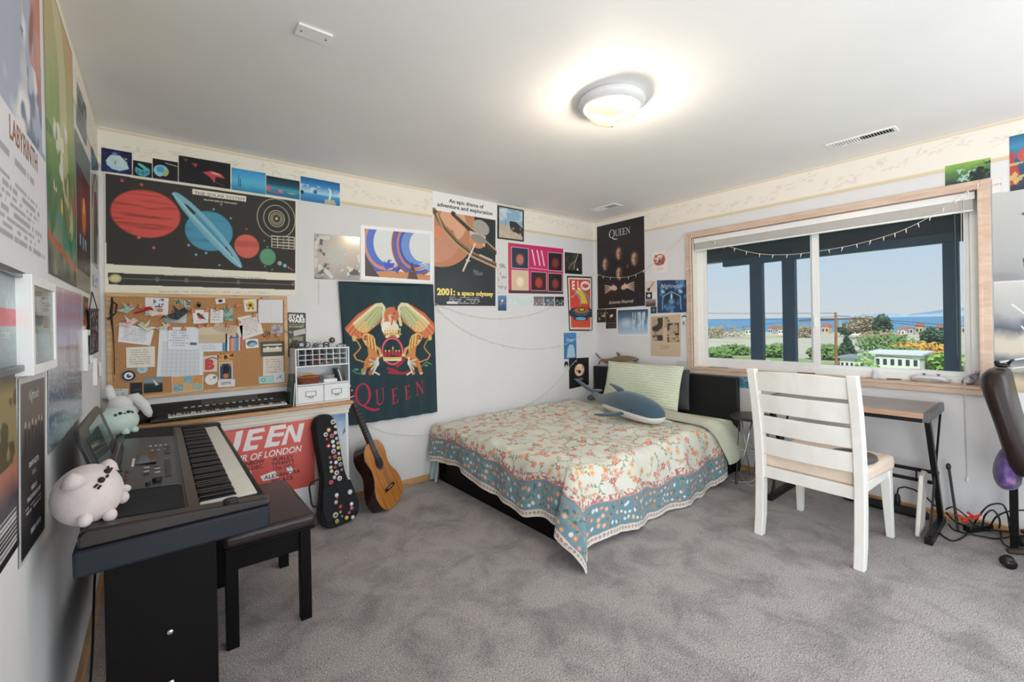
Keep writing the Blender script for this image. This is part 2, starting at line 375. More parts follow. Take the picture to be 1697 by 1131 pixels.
def sheet(name, q, art, parent=None, thick=0.0008, off=0.0025, mt=None, label=None, cat=None, group=None, edge='#e8e6e0', curve=None, loc0=None, lift=0.0004):
    """a printed sheet on the quad q = four world corners TL, TR, BR, BL; art gives the print"""
    q = [np.array(p, float) for p in q]; base = (q[2] + q[3]) / 2 if loc0 is None else np.array(loc0, float)
    nrm = np.cross(q[3] - q[0], q[1] - q[0]); nrm /= np.linalg.norm(nrm)
    if parent is not None: q2 = [p - np.array(WB[parent.name]) for p in q] if parent.name in WB else q
    else: q2 = [p - base for p in q]
    def P(u, v, d=0.0):
        u = np.asarray(u, float)[..., None]; v = np.asarray(v, float)[..., None]
        p = (q2[0] * (1 - u) + q2[1] * u) * (1 - v) + (q2[3] * (1 - u) + q2[2] * u) * v + nrm * (thick + off + d)
        if curve is not None: p = p + nrm * curve(u, v)
        return p
    ny, nx = art.ny, art.nx
    V = [P(art.u, art.v).reshape(-1, 3)]; Cc = [art.c.reshape(-1, 3) * GAIN + HAZE]
    idx = np.arange(nx * ny).reshape(ny, nx)
    F4 = np.stack([idx[1:, :-1], idx[1:, 1:], idx[:-1, 1:], idx[:-1, :-1]], -1).reshape(-1, 4)
    k = nx * ny
    # back and rim
    back = np.array([P(u, v, -thick)[()] if False else P(u, v, -thick) for u, v in ((0, 0), (1, 0), (1, 1), (0, 1))]).reshape(-1, 3)
    front = np.array([P(u, v) for u, v in ((0, 0), (1, 0), (1, 1), (0, 1))]).reshape(-1, 3)
    V += [back, front]; Cc.append(np.zeros((8, 3)) + lin(edge))
    quads = [(k, k + 1, k + 2, k + 3)] + [(k + i, k + 4 + i, k + 4 + (i + 1) % 4, k + (i + 1) % 4) for i in range(4)]
    loops = [F4.reshape(-1), np.array(quads).reshape(-1)]; sizes = [np.full(len(F4) + 5, 4)]
    k += 8; hgt = np.linalg.norm(q[3] - q[0]); wid = np.linalg.norm(q[1] - q[0])
    for j, (t, u, v, h, col, al, bold, shear, wide, rot) in enumerate(art.txt):
        g, fs, tw = text_geo(t, bold, shear)
        sx = h * hgt / wid * wide
        x = (g[:, 0] - {'CENTER': tw / 2, 'LEFT': 0, 'RIGHT': tw}[al]) * h * wide; y = g[:, 1] * h
        if rot: x, y = x * math.cos(rot) - y * math.sin(rot), x * math.sin(rot) + y * math.cos(rot)
        V.append(P(u + x * hgt / wid, v - y, lift + 0.00002 * j).reshape(-1, 3)); Cc.append(np.zeros((len(g), 3)) + np.array(lin(col)) * GAIN + HAZE)
        loops.append(np.array([i + k for f in fs for i in f])); sizes.append(np.array([len(f) for f in fs])); k += len(g)
    V = np.concatenate(V); Cc = np.concatenate(Cc); loops = np.concatenate(loops).astype(np.int32); sizes = np.concatenate(sizes).astype(np.int32)
    me = bpy.data.meshes.new(name); me.vertices.add(len(V)); me.vertices.foreach_set('co', V.astype(np.float32).ravel())
    me.loops.add(len(loops)); me.loops.foreach_set('vertex_index', loops)
    me.polygons.add(len(sizes)); st = np.concatenate([[0], np.cumsum(sizes)[:-1]]).astype(np.int32)
    me.polygons.foreach_set('loop_start', st); me.polygons.foreach_set('loop_total', sizes)
    me.update(calc_edges=True); me.validate()
    ca = me.color_attributes.new('ink', 'FLOAT_COLOR', 'POINT')
    ca.data.foreach_set('color', np.concatenate([np.clip(Cc, 0, 0.97), np.ones((len(Cc), 1))], 1).astype(np.float32).ravel())
    me.materials.append(mt or MATS['paper'])
    if curve is not None: me.shade_smooth()
    o = bpy.data.objects.new(name, me); COL.objects.link(o)
    if parent is not None: o.parent = parent; ALL_CH.setdefault(parent.name, []).append(o)
    else: o.location = base
    return tag(o, label, cat, group)
mat_print('paper', 0.38); mat_print('matte_paper', 0.8); mat_print('cloth_print', 0.85, 0.3, 60, 0.15); mat_print('gloss', 0.15)

def back_q(pts, d=0.0): return [at(x, y, Y=L - d) for x, y in pts]
def win_q(pts, d=0.0): return [at(x, y, X=W - d) for x, y in pts]
def left_q(pts, d=0.0): return [at(x, y, X=d) for x, y in pts]
def res(q, mm=4.0, mx=220):
    w = np.linalg.norm(np.array(q[1]) - q[0]); h = np.linalg.norm(np.array(q[3]) - q[0])
    return max(8, min(mx, int(w * 1000 / mm))), max(8, min(mx, int(h * 1000 / mm)))

# ================================================================== the room
wallm = mat('wall_paint', '#e2e1e1', 0.75, var=0.015, vscale=3, bump=0.12, bscale=350)
ceilm = mat('ceiling_paint', '#f1f0ef', 0.7, var=0.01, vscale=2, bump=0.1, bscale=300)
WOOD = mat_wood('oak_trim', '#b98a58', '#d3a877', 0.35, 6, (1, 1, 12))
WOODH = mat_wood('oak_trim_flat', '#b8875a', '#cfa273', 0.35, 5, (3, 3, 40))
PINK = mat_wood('window_trim_paint', '#cdaf9a', '#dcc3b0', 0.35, 6, (6, 1, 6))
WHITE = mat('white_vinyl', '#f1f1f0', 0.3)
BLACK = mat('black_plastic', '#121214', 0.4)
# carpet
cm = mat('carpet', '#9a918b', 0.95, sheen=0.2); nt = cm.node_tree; b = nt.nodes['Principled BSDF']
tc = nt.nodes.new('ShaderNodeTexCoord')
n1 = nt.nodes.new('ShaderNodeTexNoise'); n1.inputs['Scale'].default_value = 4.2; n1.inputs['Detail'].default_value = 9; n1.inputs['Roughness'].default_value = 0.68; n1.inputs['Distortion'].default_value = .5
n2 = nt.nodes.new('ShaderNodeTexNoise'); n2.inputs['Scale'].default_value = 170; n2.inputs['Detail'].default_value = 2
n3 = nt.nodes.new('ShaderNodeTexNoise'); n3.inputs['Scale'].default_value = 90; n3.inputs['Detail'].default_value = 2
for n in (n1, n2, n3): nt.links.new(tc.outputs['Object'], n.inputs['Vector'])
r1 = nt.nodes.new('ShaderNodeValToRGB'); r1.color_ramp.elements[0].position = 0.36; r1.color_ramp.elements[1].position = 0.56
r1.color_ramp.elements[0].color = (*lin('#817a78'), 1); r1.color_ramp.elements[1].color = (*lin('#a59d9a'), 1)
nt.links.new(n1.outputs[0], r1.inputs[0])
mx = nt.nodes.new('ShaderNodeMix'); mx.data_type = 'RGBA'; mx.blend_type = 'MULTIPLY'; mx.inputs[0].default_value = 1.0
r2 = nt.nodes.new('ShaderNodeMapRange'); r2.inputs[1].default_value = 0.3; r2.inputs[2].default_value = 0.7; r2.inputs[3].default_value = 0.45; r2.inputs[4].default_value = 1.5
nt.links.new(n2.outputs[0], r2.inputs[0]); nt.links.new(r1.outputs[0], mx.inputs[6]); nt.links.new(r2.outputs[0], mx.inputs[7]); nt.links.new(mx.outputs[2], b.inputs['Base Color'])
ad = nt.nodes.new('ShaderNodeMath'); ad.operation = 'ADD'; nt.links.new(n2.outputs[0], ad.inputs[0]); nt.links.new(n3.outputs[0], ad.inputs[1])
bp = nt.nodes.new('ShaderNodeBump'); bp.inputs['Strength'].default_value = 0.7; bp.inputs['Distance'].default_value = 0.006
nt.links.new(ad.outputs[0], bp.inputs['Height']); nt.links.new(bp.outputs[0], b.inputs['Normal'])

def struct(name, bb, m, **k): return bb.build(name, m, kind='structure', **k)
T = 0.14
struct('floor', B().box(-T, W + T, YF - T, L + T, -0.1, 0), cm)
struct('ceiling', B().box(-T, W + T, YF - T, L + T, H, H + 0.1), ceilm)
struct('wall_left', B().box(-T, 0, -.25, L, 0, H).box(-T, 0, YF, -1.2, 0, H).box(-T, 0, -1.2, -.25, 2.05, H), wallm)  # the gap is an added doorway that lets in the left fill light
struct('wall_back', B().box(-T, W + T, L, L + T, 0, H), wallm)
WY0, WY1, WZ0, WZ1 = 0.3277, 2.1666, 0.861, 2.061      # window opening
SY0, SY1, SZ0, SZ1 = -1.25, -0.3, 0.86, 2.0            # added unseen opening for the side fill light
bw = B().box(W, W + T, WY1, L, 0, H).box(W, W + T, SY1, WY0, 0, H).box(W, W + T, YF, SY0, 0, H)
bw.box(W, W + T, WY0, WY1, 0, WZ0).box(W, W + T, WY0, WY1, WZ1, H).box(W, W + T, SY0, SY1, 0, SZ0).box(W, W + T, SY0, SY1, SZ1, H)
struct('wall_right', bw, wallm)
RX0, RX1, RZ0, RZ1 = 0.2, 3.8, 0.12, 2.32  # added opening in the unseen rear wall for the fill light
struct('wall_front', B().box(-T, RX0, YF - T, YF, 0, H).box(RX1, W + T, YF - T, YF, 0, H).box(RX0, RX1, YF - T, YF, 0, RZ0).box(RX0, RX1, YF - T, YF, RZ1, H), wallm)
# low wall along the back wall, with its wooden cap and moulding
LY, LX = 3.15, 1.285
struct('wall_ledge', B().box(0, LX, LY, L, 0, 0.73), wallm)
struct('trim_1', B().box(0, 1.312, 3.115, L, 0.755, 0.778), WOODH, bevel=0.004)
cream = mat('cream_paint', '#e6ddcf', 0.5)
struct('trim_2', B().box(0, 1.302, 3.128, L, 0.74, 0.755).box(0, 1.296, 3.136, L, 0.722, 0.74).box(0, 1.290, 3.143, L, 0.695, 0.722), cream, bevel=0.002)
# baseboards
def bb(name, *a): return struct(name, B().box(*a), WOOD, bevel=0.003)
bb('baseboard_back', LX, W, L - 0.014, L, 0, 0.05)
bb('baseboard_right', W - 0.014, W, YF, L, 0, 0.05)
bb('baseboard_left', 0, 0.014, -.25, LY, 0, 0.07)
struct('trim_6', B().box(-.002, .012, -.25, -.19, 0, 2.11).box(-.002, .012, -1.26, -1.2, 0, 2.11).box(-.002, .012, -1.2, -.25, 2.05, 2.11), WOOD)  # casing of the added, unseen doorway
struct('baseboard_ledge', B().box(0, LX + 0.012, LY - 0.014, LY, 0, 0.05).box(LX, LX + 0.012, LY, L, 0, 0.05), WOOD, bevel=0.003)
# wallpaper border under the ceiling
def border_art(length, seed):
    a = Art(int(length / 0.0045), 52, '#e9e2d3', a=length / 0.235); r = random.Random(seed)
    a.grad([(0, '#e6dccb'), (0.06, '#d9c8ab'), (0.09, '#ece6dc'), (0.88, '#ebe4d8'), (0.93, '#d6c4a4'), (0.97, '#dccbae'), (1, '#cdb994')])
    n = int(length / 0.14)
    for i in range(n):
        u = (i + r.uniform(0.1, 0.9)) / n; v = r.uniform(0.25, 0.72); d = r.uniform(-0.6, 0.6)
        k = length / 0.235
        for j in range(8):
            t = d + r.uniform(-1.3, 1.3) + (PI if j % 2 else 0); s = r.uniform(0.08, 0.2)
            p0 = (u + r.uniform(-.25, .25) / k, v + r.uniform(-.12, .12)); p1 = (p0[0] + s * math.cos(t) / k, p0[1] + s * math.sin(t) * .6)
            a.ell((p0[0] + p1[0]) / 2, (p0[1] + p1[1]) / 2, s / 2 / k, 0.022, r.choice(['#dcd6c8', '#dfd5c7', '#d6d1c3', '#e2d6ca']), math.atan2((p1[1] - p0[1]), (p1[0] - p0[0]) * k), k=.8)
        a.ell(u, v, 0.05 / k, 0.05, '#f2eadf'); a.line([(u - .3 / k, v + .1), (u, v), (u + .3 / k, v - .12)], 0.02, '#ddd6c8', .8)
    return a
zb, zt = 2.2073, 2.438
for i, (q, ln) in enumerate(((((0, L, zt), (W, L, zt), (W, L, zb), (0, L, zb)), W), (((W, L, zt), (W, YF, zt), (W, YF, zb), (W, L, zb)), 4.7), (((0, YF, zt), (0, L, zt), (0, L, zb), (0, YF, zb)), 4.7))):
    o = sheet('trim_%d' % (i + 3), q, border_art(ln, 5 + i), thick=0.0008, off=0.0004, mt=MATS['matte_paper']); o['kind'] = 'structure'

# ------------------------------------------------------------------ window
win = thing('window_1', None, None, (W, 1.247, 0.806)); win['kind'] = 'structure'
oY, oZ = 1.247, 0.806
def wl(bb, name, m, parent=win, **k):
    o = bb.build(name, m, parent, **k); return o
tb = B()
for wdt, dep, off in ((0.055, 0.012, 0.0), (0.044, 0.018, 0.0), (0.018, 0.024, 0.037)):
    y0, y1, z0, z1 = WY0 - 0.055 + off - oY, WY1 + 0.055 - off - oY, WZ0 - 0.055 + off - oZ, WZ1 + 0.055 - off - oZ
    w_ = wdt if off == 0 else 0.018
    for a in ((y0, y0 + w_, z0, z1), (y1 - w_, y1, z0, z1), (y0 + w_, y1 - w_, z0, z0 + w_), (y0 + w_, y1 - w_, z1 - w_, z1)): tb.box(-dep, 0, *a)
wl(tb, 'casing', PINK, bevel=0.003)
# reveal: wooden at top, painted elsewhere
y0, y1, z0, z1 = WY0 - oY, WY1 - oY, WZ0 - oZ, WZ1 - oZ
wl(B().box(-0.004, 0.13, y0 - 0.001, y1 + 0.001, z0 - 0.02, z0 + .003), 'sill', PINK)
wl(B().box(0, 0.13, y1 - 0.002, y1 + 0.01, z0, z1).box(0, 0.13, y0 - 0.01, y0 + 0.002, z0, z1), 'jamb', cream)
wl(B().box(0, 0.13, y0, y1, z1 - 0.002, z1 + 0.01), 'head_jamb', PINK)
fr = B(); t = 0.045
for a in ((y0, y0 + t, z0, z1), (y1 - t, y1, z0, z1), (y0 + t, y1 - t, z0, z0 + t), (y0 + t, y1 - t, z1 - t, z1)): fr.box(0.085, 0.135, *a)
wl(fr, 'window_frame', WHITE, bevel=0.003)
ym = at(1350, 500, X=W + 0.1)[1] - oY
gl = mat_glass('window_glass', (0.97, 0.99, 1.0), 0.06, 0.32)
def sash(name, ya, yb, x, s, zz=0.04):
    f = B()
    for a in ((ya, ya + s, z0 + zz, z1 - zz), (yb - s, yb, z0 + zz, z1 - zz), (ya + s, yb - s, z0 + zz, z0 + zz + s), (ya + s, yb - s, z1 - zz - s, z1 - zz)): f.box(x, x + 0.022, *a)
    o = wl(f, name, WHITE, bevel=0.002)
    B().box(x + 0.009, x + 0.013, ya + s, yb - s, z0 + zz + s, z1 - zz - s).build('pane', gl, o)
    return o
sl = sash('sliding_sash', ym - 0.034, y1 - 0.04, 0.088, 0.046)
B().box(-0.0 + 0.076, 0.088, ym - 0.012, ym + 0.004, 0.42, 0.5).build('latch', WHITE, sl, bevel=0.003)
sash('fixed_sash', y0 + 0.04, ym + 0.03, 0.112, 0.034)
# raised blind with cords
bl = thing('window_blind', 'white horizontal blind drawn up at the top of the window with a hanging cord', 'blind', (W + 0.03, oY, WZ1 - 0.004))
slat = mat('blind_slat', '#dcd8d2', 0.4)
B().box(-0.018, 0.022, y0 + 0.012, y1 - 0.012, -0.045, 0).build('head_rail', WHITE, bl, bevel=0.002)
st = B()
for k in range(14): st.box(-0.016, 0.018, y0 + 0.02, y1 - 0.02, -0.047 - 0.0042 * k - 0.0026, -0.047 - 0.0042 * k)
st.build('slat_stack', slat, bl)
B().box(-0.014, 0.016, y0 + 0.02, y1 - 0.02, -0.118, -0.106).build('bottom_rail', WHITE, bl, bevel=0.002)
cord = mat('cord_white', '#d8d4cc', 0.7); cy = 0.388 - oY
cd = B().tube([(-0.02, cy, -0.03), (-0.06, cy, -0.6), (-0.062, cy + .002, -1.2), (-0.05, cy, -1.76)], 0.0016, 6).tube([(-0.02, cy + .01, -0.03), (-0.06, cy + .012, -0.7), (-0.058, cy + .008, -1.2), (-0.05, cy, -1.75)], 0.0014, 6).build('pull_cord', cord, bl)
B().lathe([(0.003, 0), (0.006, -0.01), (0.007, -0.03), (0.004, -0.034)], (-0.05, cy, -1.755), 10).build('tassel', WHITE, cd)
# dark tilt wand
B().cyl((-0.008, 0.43 - oY, -0.05), (0.02, 0.43 - oY, -1.1), 0.0035, n=8).build('tilt_wand', mat('smoked_plastic', '#3c3f3c', 0.2), bl)
# frames of the two added, unseen window openings that admit fill light
def simple_window(name, pts):
    t_ = thing(name, None, None, pts[0]); t_['kind'] = 'structure'
    return t_
for nm, bx in (('added_window_rear', [(RX0, RX1, YF - 0.09, YF - 0.05, RZ0, RZ0 + .05), (RX0, RX1, YF - 0.09, YF - 0.05, RZ1 - .05, RZ1), (RX0, RX0 + .05, YF - 0.09, YF - 0.05, RZ0, RZ1), (RX1 - .05, RX1, YF - 0.09, YF - 0.05, RZ0, RZ1), (2.33, 2.37, YF - 0.09, YF - 0.05, RZ0, RZ1)]),
               ('added_window_side', [(W + .05, W + .09, SY0, SY1, SZ0, SZ0 + .05), (W + .05, W + .09, SY0, SY1, SZ1 - .05, SZ1), (W + .05, W + .09, SY0, SY0 + .05, SZ0, SZ1), (W + .05, W + .09, SY1 - .05, SY1, SZ0, SZ1)])):
    q = B()
    for b_ in bx: q.box(*b_)
    struct(nm, q, WHITE)

# ------------------------------------------------------------------ ceiling lamp and vents
lp = thing('ceiling_light', 'flush ceiling lamp with ribbed glass bowl and white rim, switched on', 'lamp', (2.085, 1.44, H))
B().lathe([(0.0, 0), (0.158, 0), (0.165, -0.008), (0.168, -0.020), (0.163, -0.032), (0.150, -0.043), (0.140, -0.050), (0.128, -0.052), (0.128, -0.03)], n=48).build('rim', mat('lamp_enamel', '#dedfe0', 0.3), lp, smooth=True)
gm = bpy.data.materials.new('lamp_glass'); gm.use_nodes = True; nt = gm.node_tree; nt.nodes.clear()
oo = nt.nodes.new('ShaderNodeOutputMaterial'); tl = nt.nodes.new('ShaderNodeBsdfTranslucent'); tl.inputs[0].default_value = (0.022, 0.018, 0.012, 1)
em = nt.nodes.new('ShaderNodeEmission'); em.inputs[0].default_value = (1, 0.84, 0.62, 1); em.inputs[1].default_value = 0.35
gs = nt.nodes.new('ShaderNodeBsdfGlossy'); gs.inputs['Roughness'].default_value = 0.15; a1 = nt.nodes.new('ShaderNodeAddShader'); m1 = nt.nodes.new('ShaderNodeMixShader'); m1.inputs[0].default_value = 0.06
nt.links.new(tl.outputs[0], a1.inputs[0]); nt.links.new(em.outputs[0], a1.inputs[1]); nt.links.new(a1.outputs[0], m1.inputs[1]); nt.links.new(gs.outputs[0], m1.inputs[2]); tp_ = nt.nodes.new('ShaderNodeBsdfTransparent'); tp_.inputs[0].default_value = (1, .93, .82, 1); m2 = nt.nodes.new('ShaderNodeMixShader'); m2.inputs[0].default_value = 0.55
nt.links.new(m1.outputs[0], m2.inputs[1]); nt.links.new(tp_.outputs[0], m2.inputs[2]); nt.links.new(m2.outputs[0], oo.inputs[0])
MATS['lamp_glass'] = gm
B().cyl((0, 0, -.0345), (0, 0, -.0305), .1275, n=40).build('added_dim_disc', mat('dim_disc_brown', '#4a3418', .6), lp)  # added dark disc, tones down and warms the glow behind the glass
bw_ = B(); vs = []; fs = []; NU, NV = 144, 14
for j in range(NV):
    ph = (PI / 2) * j / (NV - 1)
    for i in range(NU):
        th = 2 * PI * i / NU; rr = 0.132 * math.cos(ph) ** 0.85 * (1 + 0.010 * (1 if i % 2 else -1)) if j < NV - 1 else 0.008
        vs.append((rr * math.cos(th), rr * math.sin(th), -0.046 - 0.078 * math.sin(ph)))
for j in range(NV - 1):
    for i in range(NU): i2 = (i + 1) % NU; fs.append((j * NU + i, j * NU + i2, (j + 1) * NU + i2, (j + 1) * NU + i))
bw_.add(vs, fs).build('glass_bowl', gm, lp)
B().lathe([(0.016, -0.120), (0.017, -0.126), (0.008, -0.132), (0.009, -0.138), (0.003, -0.144)], n=16).build('finial', mat('brushed_steel', '#b9bcc0', 0.3, 0.8), lp, smooth=True)
for dx in (-0.055, 0.055):
    l_ = light('POINT', 'bulb', (2.085 + dx, 1.44 - dx * 0.4, H - 0.091), (0, 0, 0), 17, (1.0, 0.91, 0.80), shadow_soft_size=0.025)
def vent(name, label, cx, cy, lx, ly, n, axis, cat='vent'):
    t_ = thing(name, label, cat, (cx, cy, H))
    B().box(-lx / 2, lx / 2, -ly / 2, -ly / 2 + .018, -.008, 0).box(-lx / 2, lx / 2, ly / 2 - .018, ly / 2, -.008, 0).box(-lx / 2, -lx / 2 + .018, -ly / 2 + .018, ly / 2 - .018, -.008, 0).box(lx / 2 - .018, lx / 2, -ly / 2 + .018, ly / 2 - .018, -.008, 0).build('frame', WHITE, t_, bevel=.002)
    B().box(-lx / 2 + .018, lx / 2 - .018, -ly / 2 + .018, ly / 2 - .018, -.001, 0).build('duct', mat('duct_dark', '#2a2725', 0.9), t_)
    s_ = B()
    for k in range(n):
        p = -ly / 2 + 0.026 + (ly - 0.052) * k / (n - 1); s_.obox((-lx / 2 + .018, p, -.004), (lx / 2 - .018, p, -.004), 0.0016, 0.010, up=(0, 0.6 if k < n / 2 else -0.6, 1))
    s_.build('louvers', WHITE, t_); return t_
vent('ceiling_vent', 'long white louvred air vent in the ceiling above the window', 3.765, 0.80, 0.115, 0.355, 22, 1)
vent('ceiling_vent', 'short white air vent in the ceiling near the far corner, half open', 3.77, 2.85, 0.13, 0.30, 12, 1)
t_ = thing('ceiling_cover_plate', 'small blank white cover plate screwed to the ceiling', 'cover plate', (0.738, 1.806, H))
B().box(-.062, .062, -.037, .037, -.009, 0).build('plate', WHITE, t_, bevel=.002)
for x in (-.045, .045): B().cyl((x, 0, -.0105), (x, 0, -.0085), .004, n=10).build('screw', mat('steel', '#8f8f90', .35, .9), t_)
# outlets
def outlet(x, y, z, nrm, label):
    t_ = thing('wall_outlet', label, 'outlet', (x, y, z), rz=nrm)
    B().box(-.035, .035, -.006, 0, -.057, .057).build('plate', WHITE, t_, bevel=.003)
    B().box(-.016, .016, -.008, -.005, -.037, -.008).box(-.016, .016, -.008, -.005, .008, .037).build('sockets', mat('socket', '#cfcac4', .4), t_, bevel=.002)
outlet(1.43, L, 0.25, 0, 'white wall outlet on the back wall between the case and the guitar')

# ================================================================== outside
def terr(name, x0, x1, y0, y1, nx, ny, zf, m):
    xs = np.linspace(0, 1, nx) ** 1.6 * (x1 - x0) + x0; ys = np.linspace(y0, y1, ny)
    vs = [(x, y, zf(x, y)) for x in xs for y in ys]
    fs = [(i * ny + j, (i + 1) * ny + j, (i + 1) * ny + j + 1, i * ny + j + 1) for i in range(nx - 1) for j in range(ny - 1)]
    return struct(name, B().add(vs, fs), m, smooth=True)
def gz(x, y=0):
    return float(np.interp(x, [0, 8, 60, 110, 190, 460, 500, 40000], [-4.5, -4.8, -7.5, -10.3, -11.3, -12.2, -12.9, -14]))
gm_ = mat('field_grass', '#a99e78', 0.95); nt = gm_.node_tree; b = nt.nodes['Principled BSDF']
geo = nt.nodes.new('ShaderNodeNewGeometry'); mp = nt.nodes.new('ShaderNodeMapping'); mp.inputs['Scale'].default_value = (0.02, 0.012, 0.02)
n = nt.nodes.new('ShaderNodeTexNoise'); n.inputs['Scale'].default_value = 1.6; n.inputs['Detail'].default_value = 6
r = nt.nodes.new('ShaderNodeValToRGB')
for p, c in ((0.0, '#6f8a45'), (0.42, '#87a257'), (0.50, '#b9ad84'), (0.62, '#c7bda3'), (1.0, '#b5ab98')):
    e = r.color_ramp.elements.new(p) if p not in (0.0, 1.0) else r.color_ramp.elements[0 if p == 0 else -1]; e.color = (*lin(c), 1)
nt.links.new(geo.outputs['Position'], mp.inputs[0]); nt.links.new(mp.outputs[0], n.inputs['Vector'])
sx = nt.nodes.new('ShaderNodeSeparateXYZ'); nt.links.new(geo.outputs['Position'], sx.inputs[0])
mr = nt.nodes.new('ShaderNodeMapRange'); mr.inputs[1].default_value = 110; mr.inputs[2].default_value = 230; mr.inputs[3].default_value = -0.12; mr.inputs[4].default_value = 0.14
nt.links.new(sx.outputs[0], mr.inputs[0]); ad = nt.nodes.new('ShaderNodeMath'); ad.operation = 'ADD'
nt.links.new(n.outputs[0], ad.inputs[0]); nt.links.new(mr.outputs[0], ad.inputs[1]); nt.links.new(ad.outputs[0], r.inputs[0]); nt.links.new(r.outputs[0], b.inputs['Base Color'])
terr('ground', 4.6, 520, -120, 700, 40, 60, gz, gm_)
seam = mat('sea_water', '#4d87a6', 0.45, var=0.12, vscale=0.01, stretch=(1, .15, 1))
struct('sea', B().add([(470, -6000, -12.6), (26000, -6000, -12.6), (26000, 26000, -12.6), (470, 26000, -12.6)], [(0, 1, 2, 3)]), seam)
# far shore hills, one ridge behind the sea
hb = B(); vs = []; N = 90
for i in range(N):
    f = i / (N - 1); x, y = 7600 - 1500 * f, -400 + 4300 * f
    h = 150 * (0.55 + 0.45 * math.sin(f * 9 + 1)) * min(1, max(0, .62 - f) * 3.2) ** 0.8 + 8 * math.sin(f * 31) * (f < .6); h = max(h, 4)
    for dx, hh in ((0, -13), (40, -4 + h * .12), (300, h * .62), (800, h), (1700, h * .7), (3000, -13)): vs.append((x + dx, y + dx * .3, hh))
hb.add(vs, [(i * 6 + k, (i + 1) * 6 + k, (i + 1) * 6 + k + 1, i * 6 + k + 1) for i in range(N - 1) for k in range(5)])
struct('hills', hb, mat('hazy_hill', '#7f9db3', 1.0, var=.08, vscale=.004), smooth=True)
hb = B(); vs = []
for i in range(60):
    f = i / 59; x, y = 7250 - 1000 * f, -300 + 2100 * f; h = (26 + 12 * math.sin(f * 17)) * min(1, f * 5, (1 - f) * 5)
    for dx, hh in ((0, -13), (30, h), (200, h * 1.1), (400, -13)): vs.append((x + dx, y, hh))
hb.add(vs, [(i * 4 + k, (i + 1) * 4 + k, (i + 1) * 4 + k + 1, i * 4 + k + 1) for i in range(59) for k in range(3)])
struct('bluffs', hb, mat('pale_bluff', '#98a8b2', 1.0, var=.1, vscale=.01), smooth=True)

# deck roof, beam and posts just outside
NAVY = mat('navy_paint', '#1f4058', 0.55, var=.1, vscale=8)
dk = thing('porch_roof', 'dark covered porch roof with navy beams outside the window', 'porch roof', (5.3, 1.6, 2.3))
B().box(-1.0, 1.0, -2.6, 3.2, 0, 0.06).build('soffit', mat_wood('soffit_wood', '#4a3528', '#6a4d38', .6, 4, (1, 6, 1)), dk)
B().box(.78, .86, -2.6, 3.2, -0.235, 0).build('fascia', mat('dark_fascia', '#23333c', 0.5), dk)
B().box(.86, .875, -2.6, 3.2, -0.245, -0.225).build('drip_edge', mat('drip_edge', '#d8d2b8', .4), dk)
B().box(.70, .78, -2.6, 1.17, -0.32, -0.235).build('beam', NAVY, dk)
for j, xj in enumerate((-.6, -.1, .4)): B().box(xj, xj + .05, -2.6, 3.2, -.09, 0).build('joist', mat('dark_fascia', '#23333c'), dk)
POSTG = 'navy posts holding up the porch roof'
for (y0_, y1_), lb in zip(((2.294, 2.442), (1.941, 2.08), (0.602, 0.719)), ('leftmost navy porch post seen through the left pane', 'navy porch post nearest the middle of the window, seen through the left pane', 'navy porch post seen through the right end of the window')):
    p_ = thing('porch_post', lb, 'post', (6.04, (y0_ + y1_) / 2, -4.6), group=POSTG); hw = (y1_ - y0_) / 2 - .005
    B().box(-.045, .045, -hw, hw, 0, 6.58).build('post', NAVY, p_, bevel=.004)
    B().box(-.06, .06, -hw - .015, hw + .015, 0, .12).build('base', NAVY, p_)

# trees, bushes, houses, cars, pole
def leafmat(n, c1, c2): return mat_wood(n, c1, c2, 0.8, 3.0)
LEAF = [leafmat('leaf_green', '#4d6b34', '#7fa04e'), leafmat('leaf_dark', '#2d4a38', '#4c6a45'), leafmat('leaf_yellow', '#b98a35', '#e0b050'), leafmat('leaf_bare', '#8d7c5e', '#a99a72'), leafmat('leaf_bright', '#6d9c3c', '#a7c85c')]
BARK = mat_wood('bark', '#5a4838', '#7a6450', 0.9, 6, (1, 1, 4))
def tree(name, label, cat, x, y, hgt, rx, rz, lm, n=500, leaf=0.5, trunk=0.3, seed=0, shape='round', group=None, z=None):
    r = random.Random(seed); zz = gz(x) if z is None else z; t_ = thing(name, label, cat, (x, y, zz), group=group)
    if trunk > 0:
        tb = B().loft([((0, 0, -.3), trunk), ((.05, .03, hgt * .5), trunk * .6), ((0, 0, hgt * .85), trunk * .25)], 8)
        for k in range(5): t1 = k * 1.3; z1 = hgt * (.35 + .1 * k); tb.loft([((0, 0, z1), trunk * .35), ((rx * .6 * math.cos(t1), rx * .6 * math.sin(t1), z1 + rz * .4), trunk * .1)], 6)
        tb.build('trunk', BARK, t_)
    vs = []; fs = []
    for k in range(n):
        while True:
            p = Vector((r.uniform(-1, 1), r.uniform(-1, 1), r.uniform(-1, 1)))
            if 0.35 < p.length < 1: break
        if shape == 'cone': s_ = 1 - (p.z + 1) / 2 * .9; c = Vector((p.x * rx * s_, p.y * rx * s_, hgt - rz + p.z * rz))
        else: c = Vector((p.x * rx, p.y * rx, hgt - rz + p.z * rz * (1 + .15 * math.sin(p.x * 7)) ))
        a = Vector((r.uniform(-1, 1), r.uniform(-1, 1), r.uniform(-.6, .6))).normalized() * leaf; b_ = a.orthogonal().normalized() * leaf * .6
        i = len(vs); vs += [c - a, c - b_, c + a, c + b_]; fs.append((i, i + 1, i + 2, i + 3))
    B().add(vs, fs).build('foliage', lm, t_)
    return t_
def away(px, X, y=600): return at(px, y, X=X)[1]
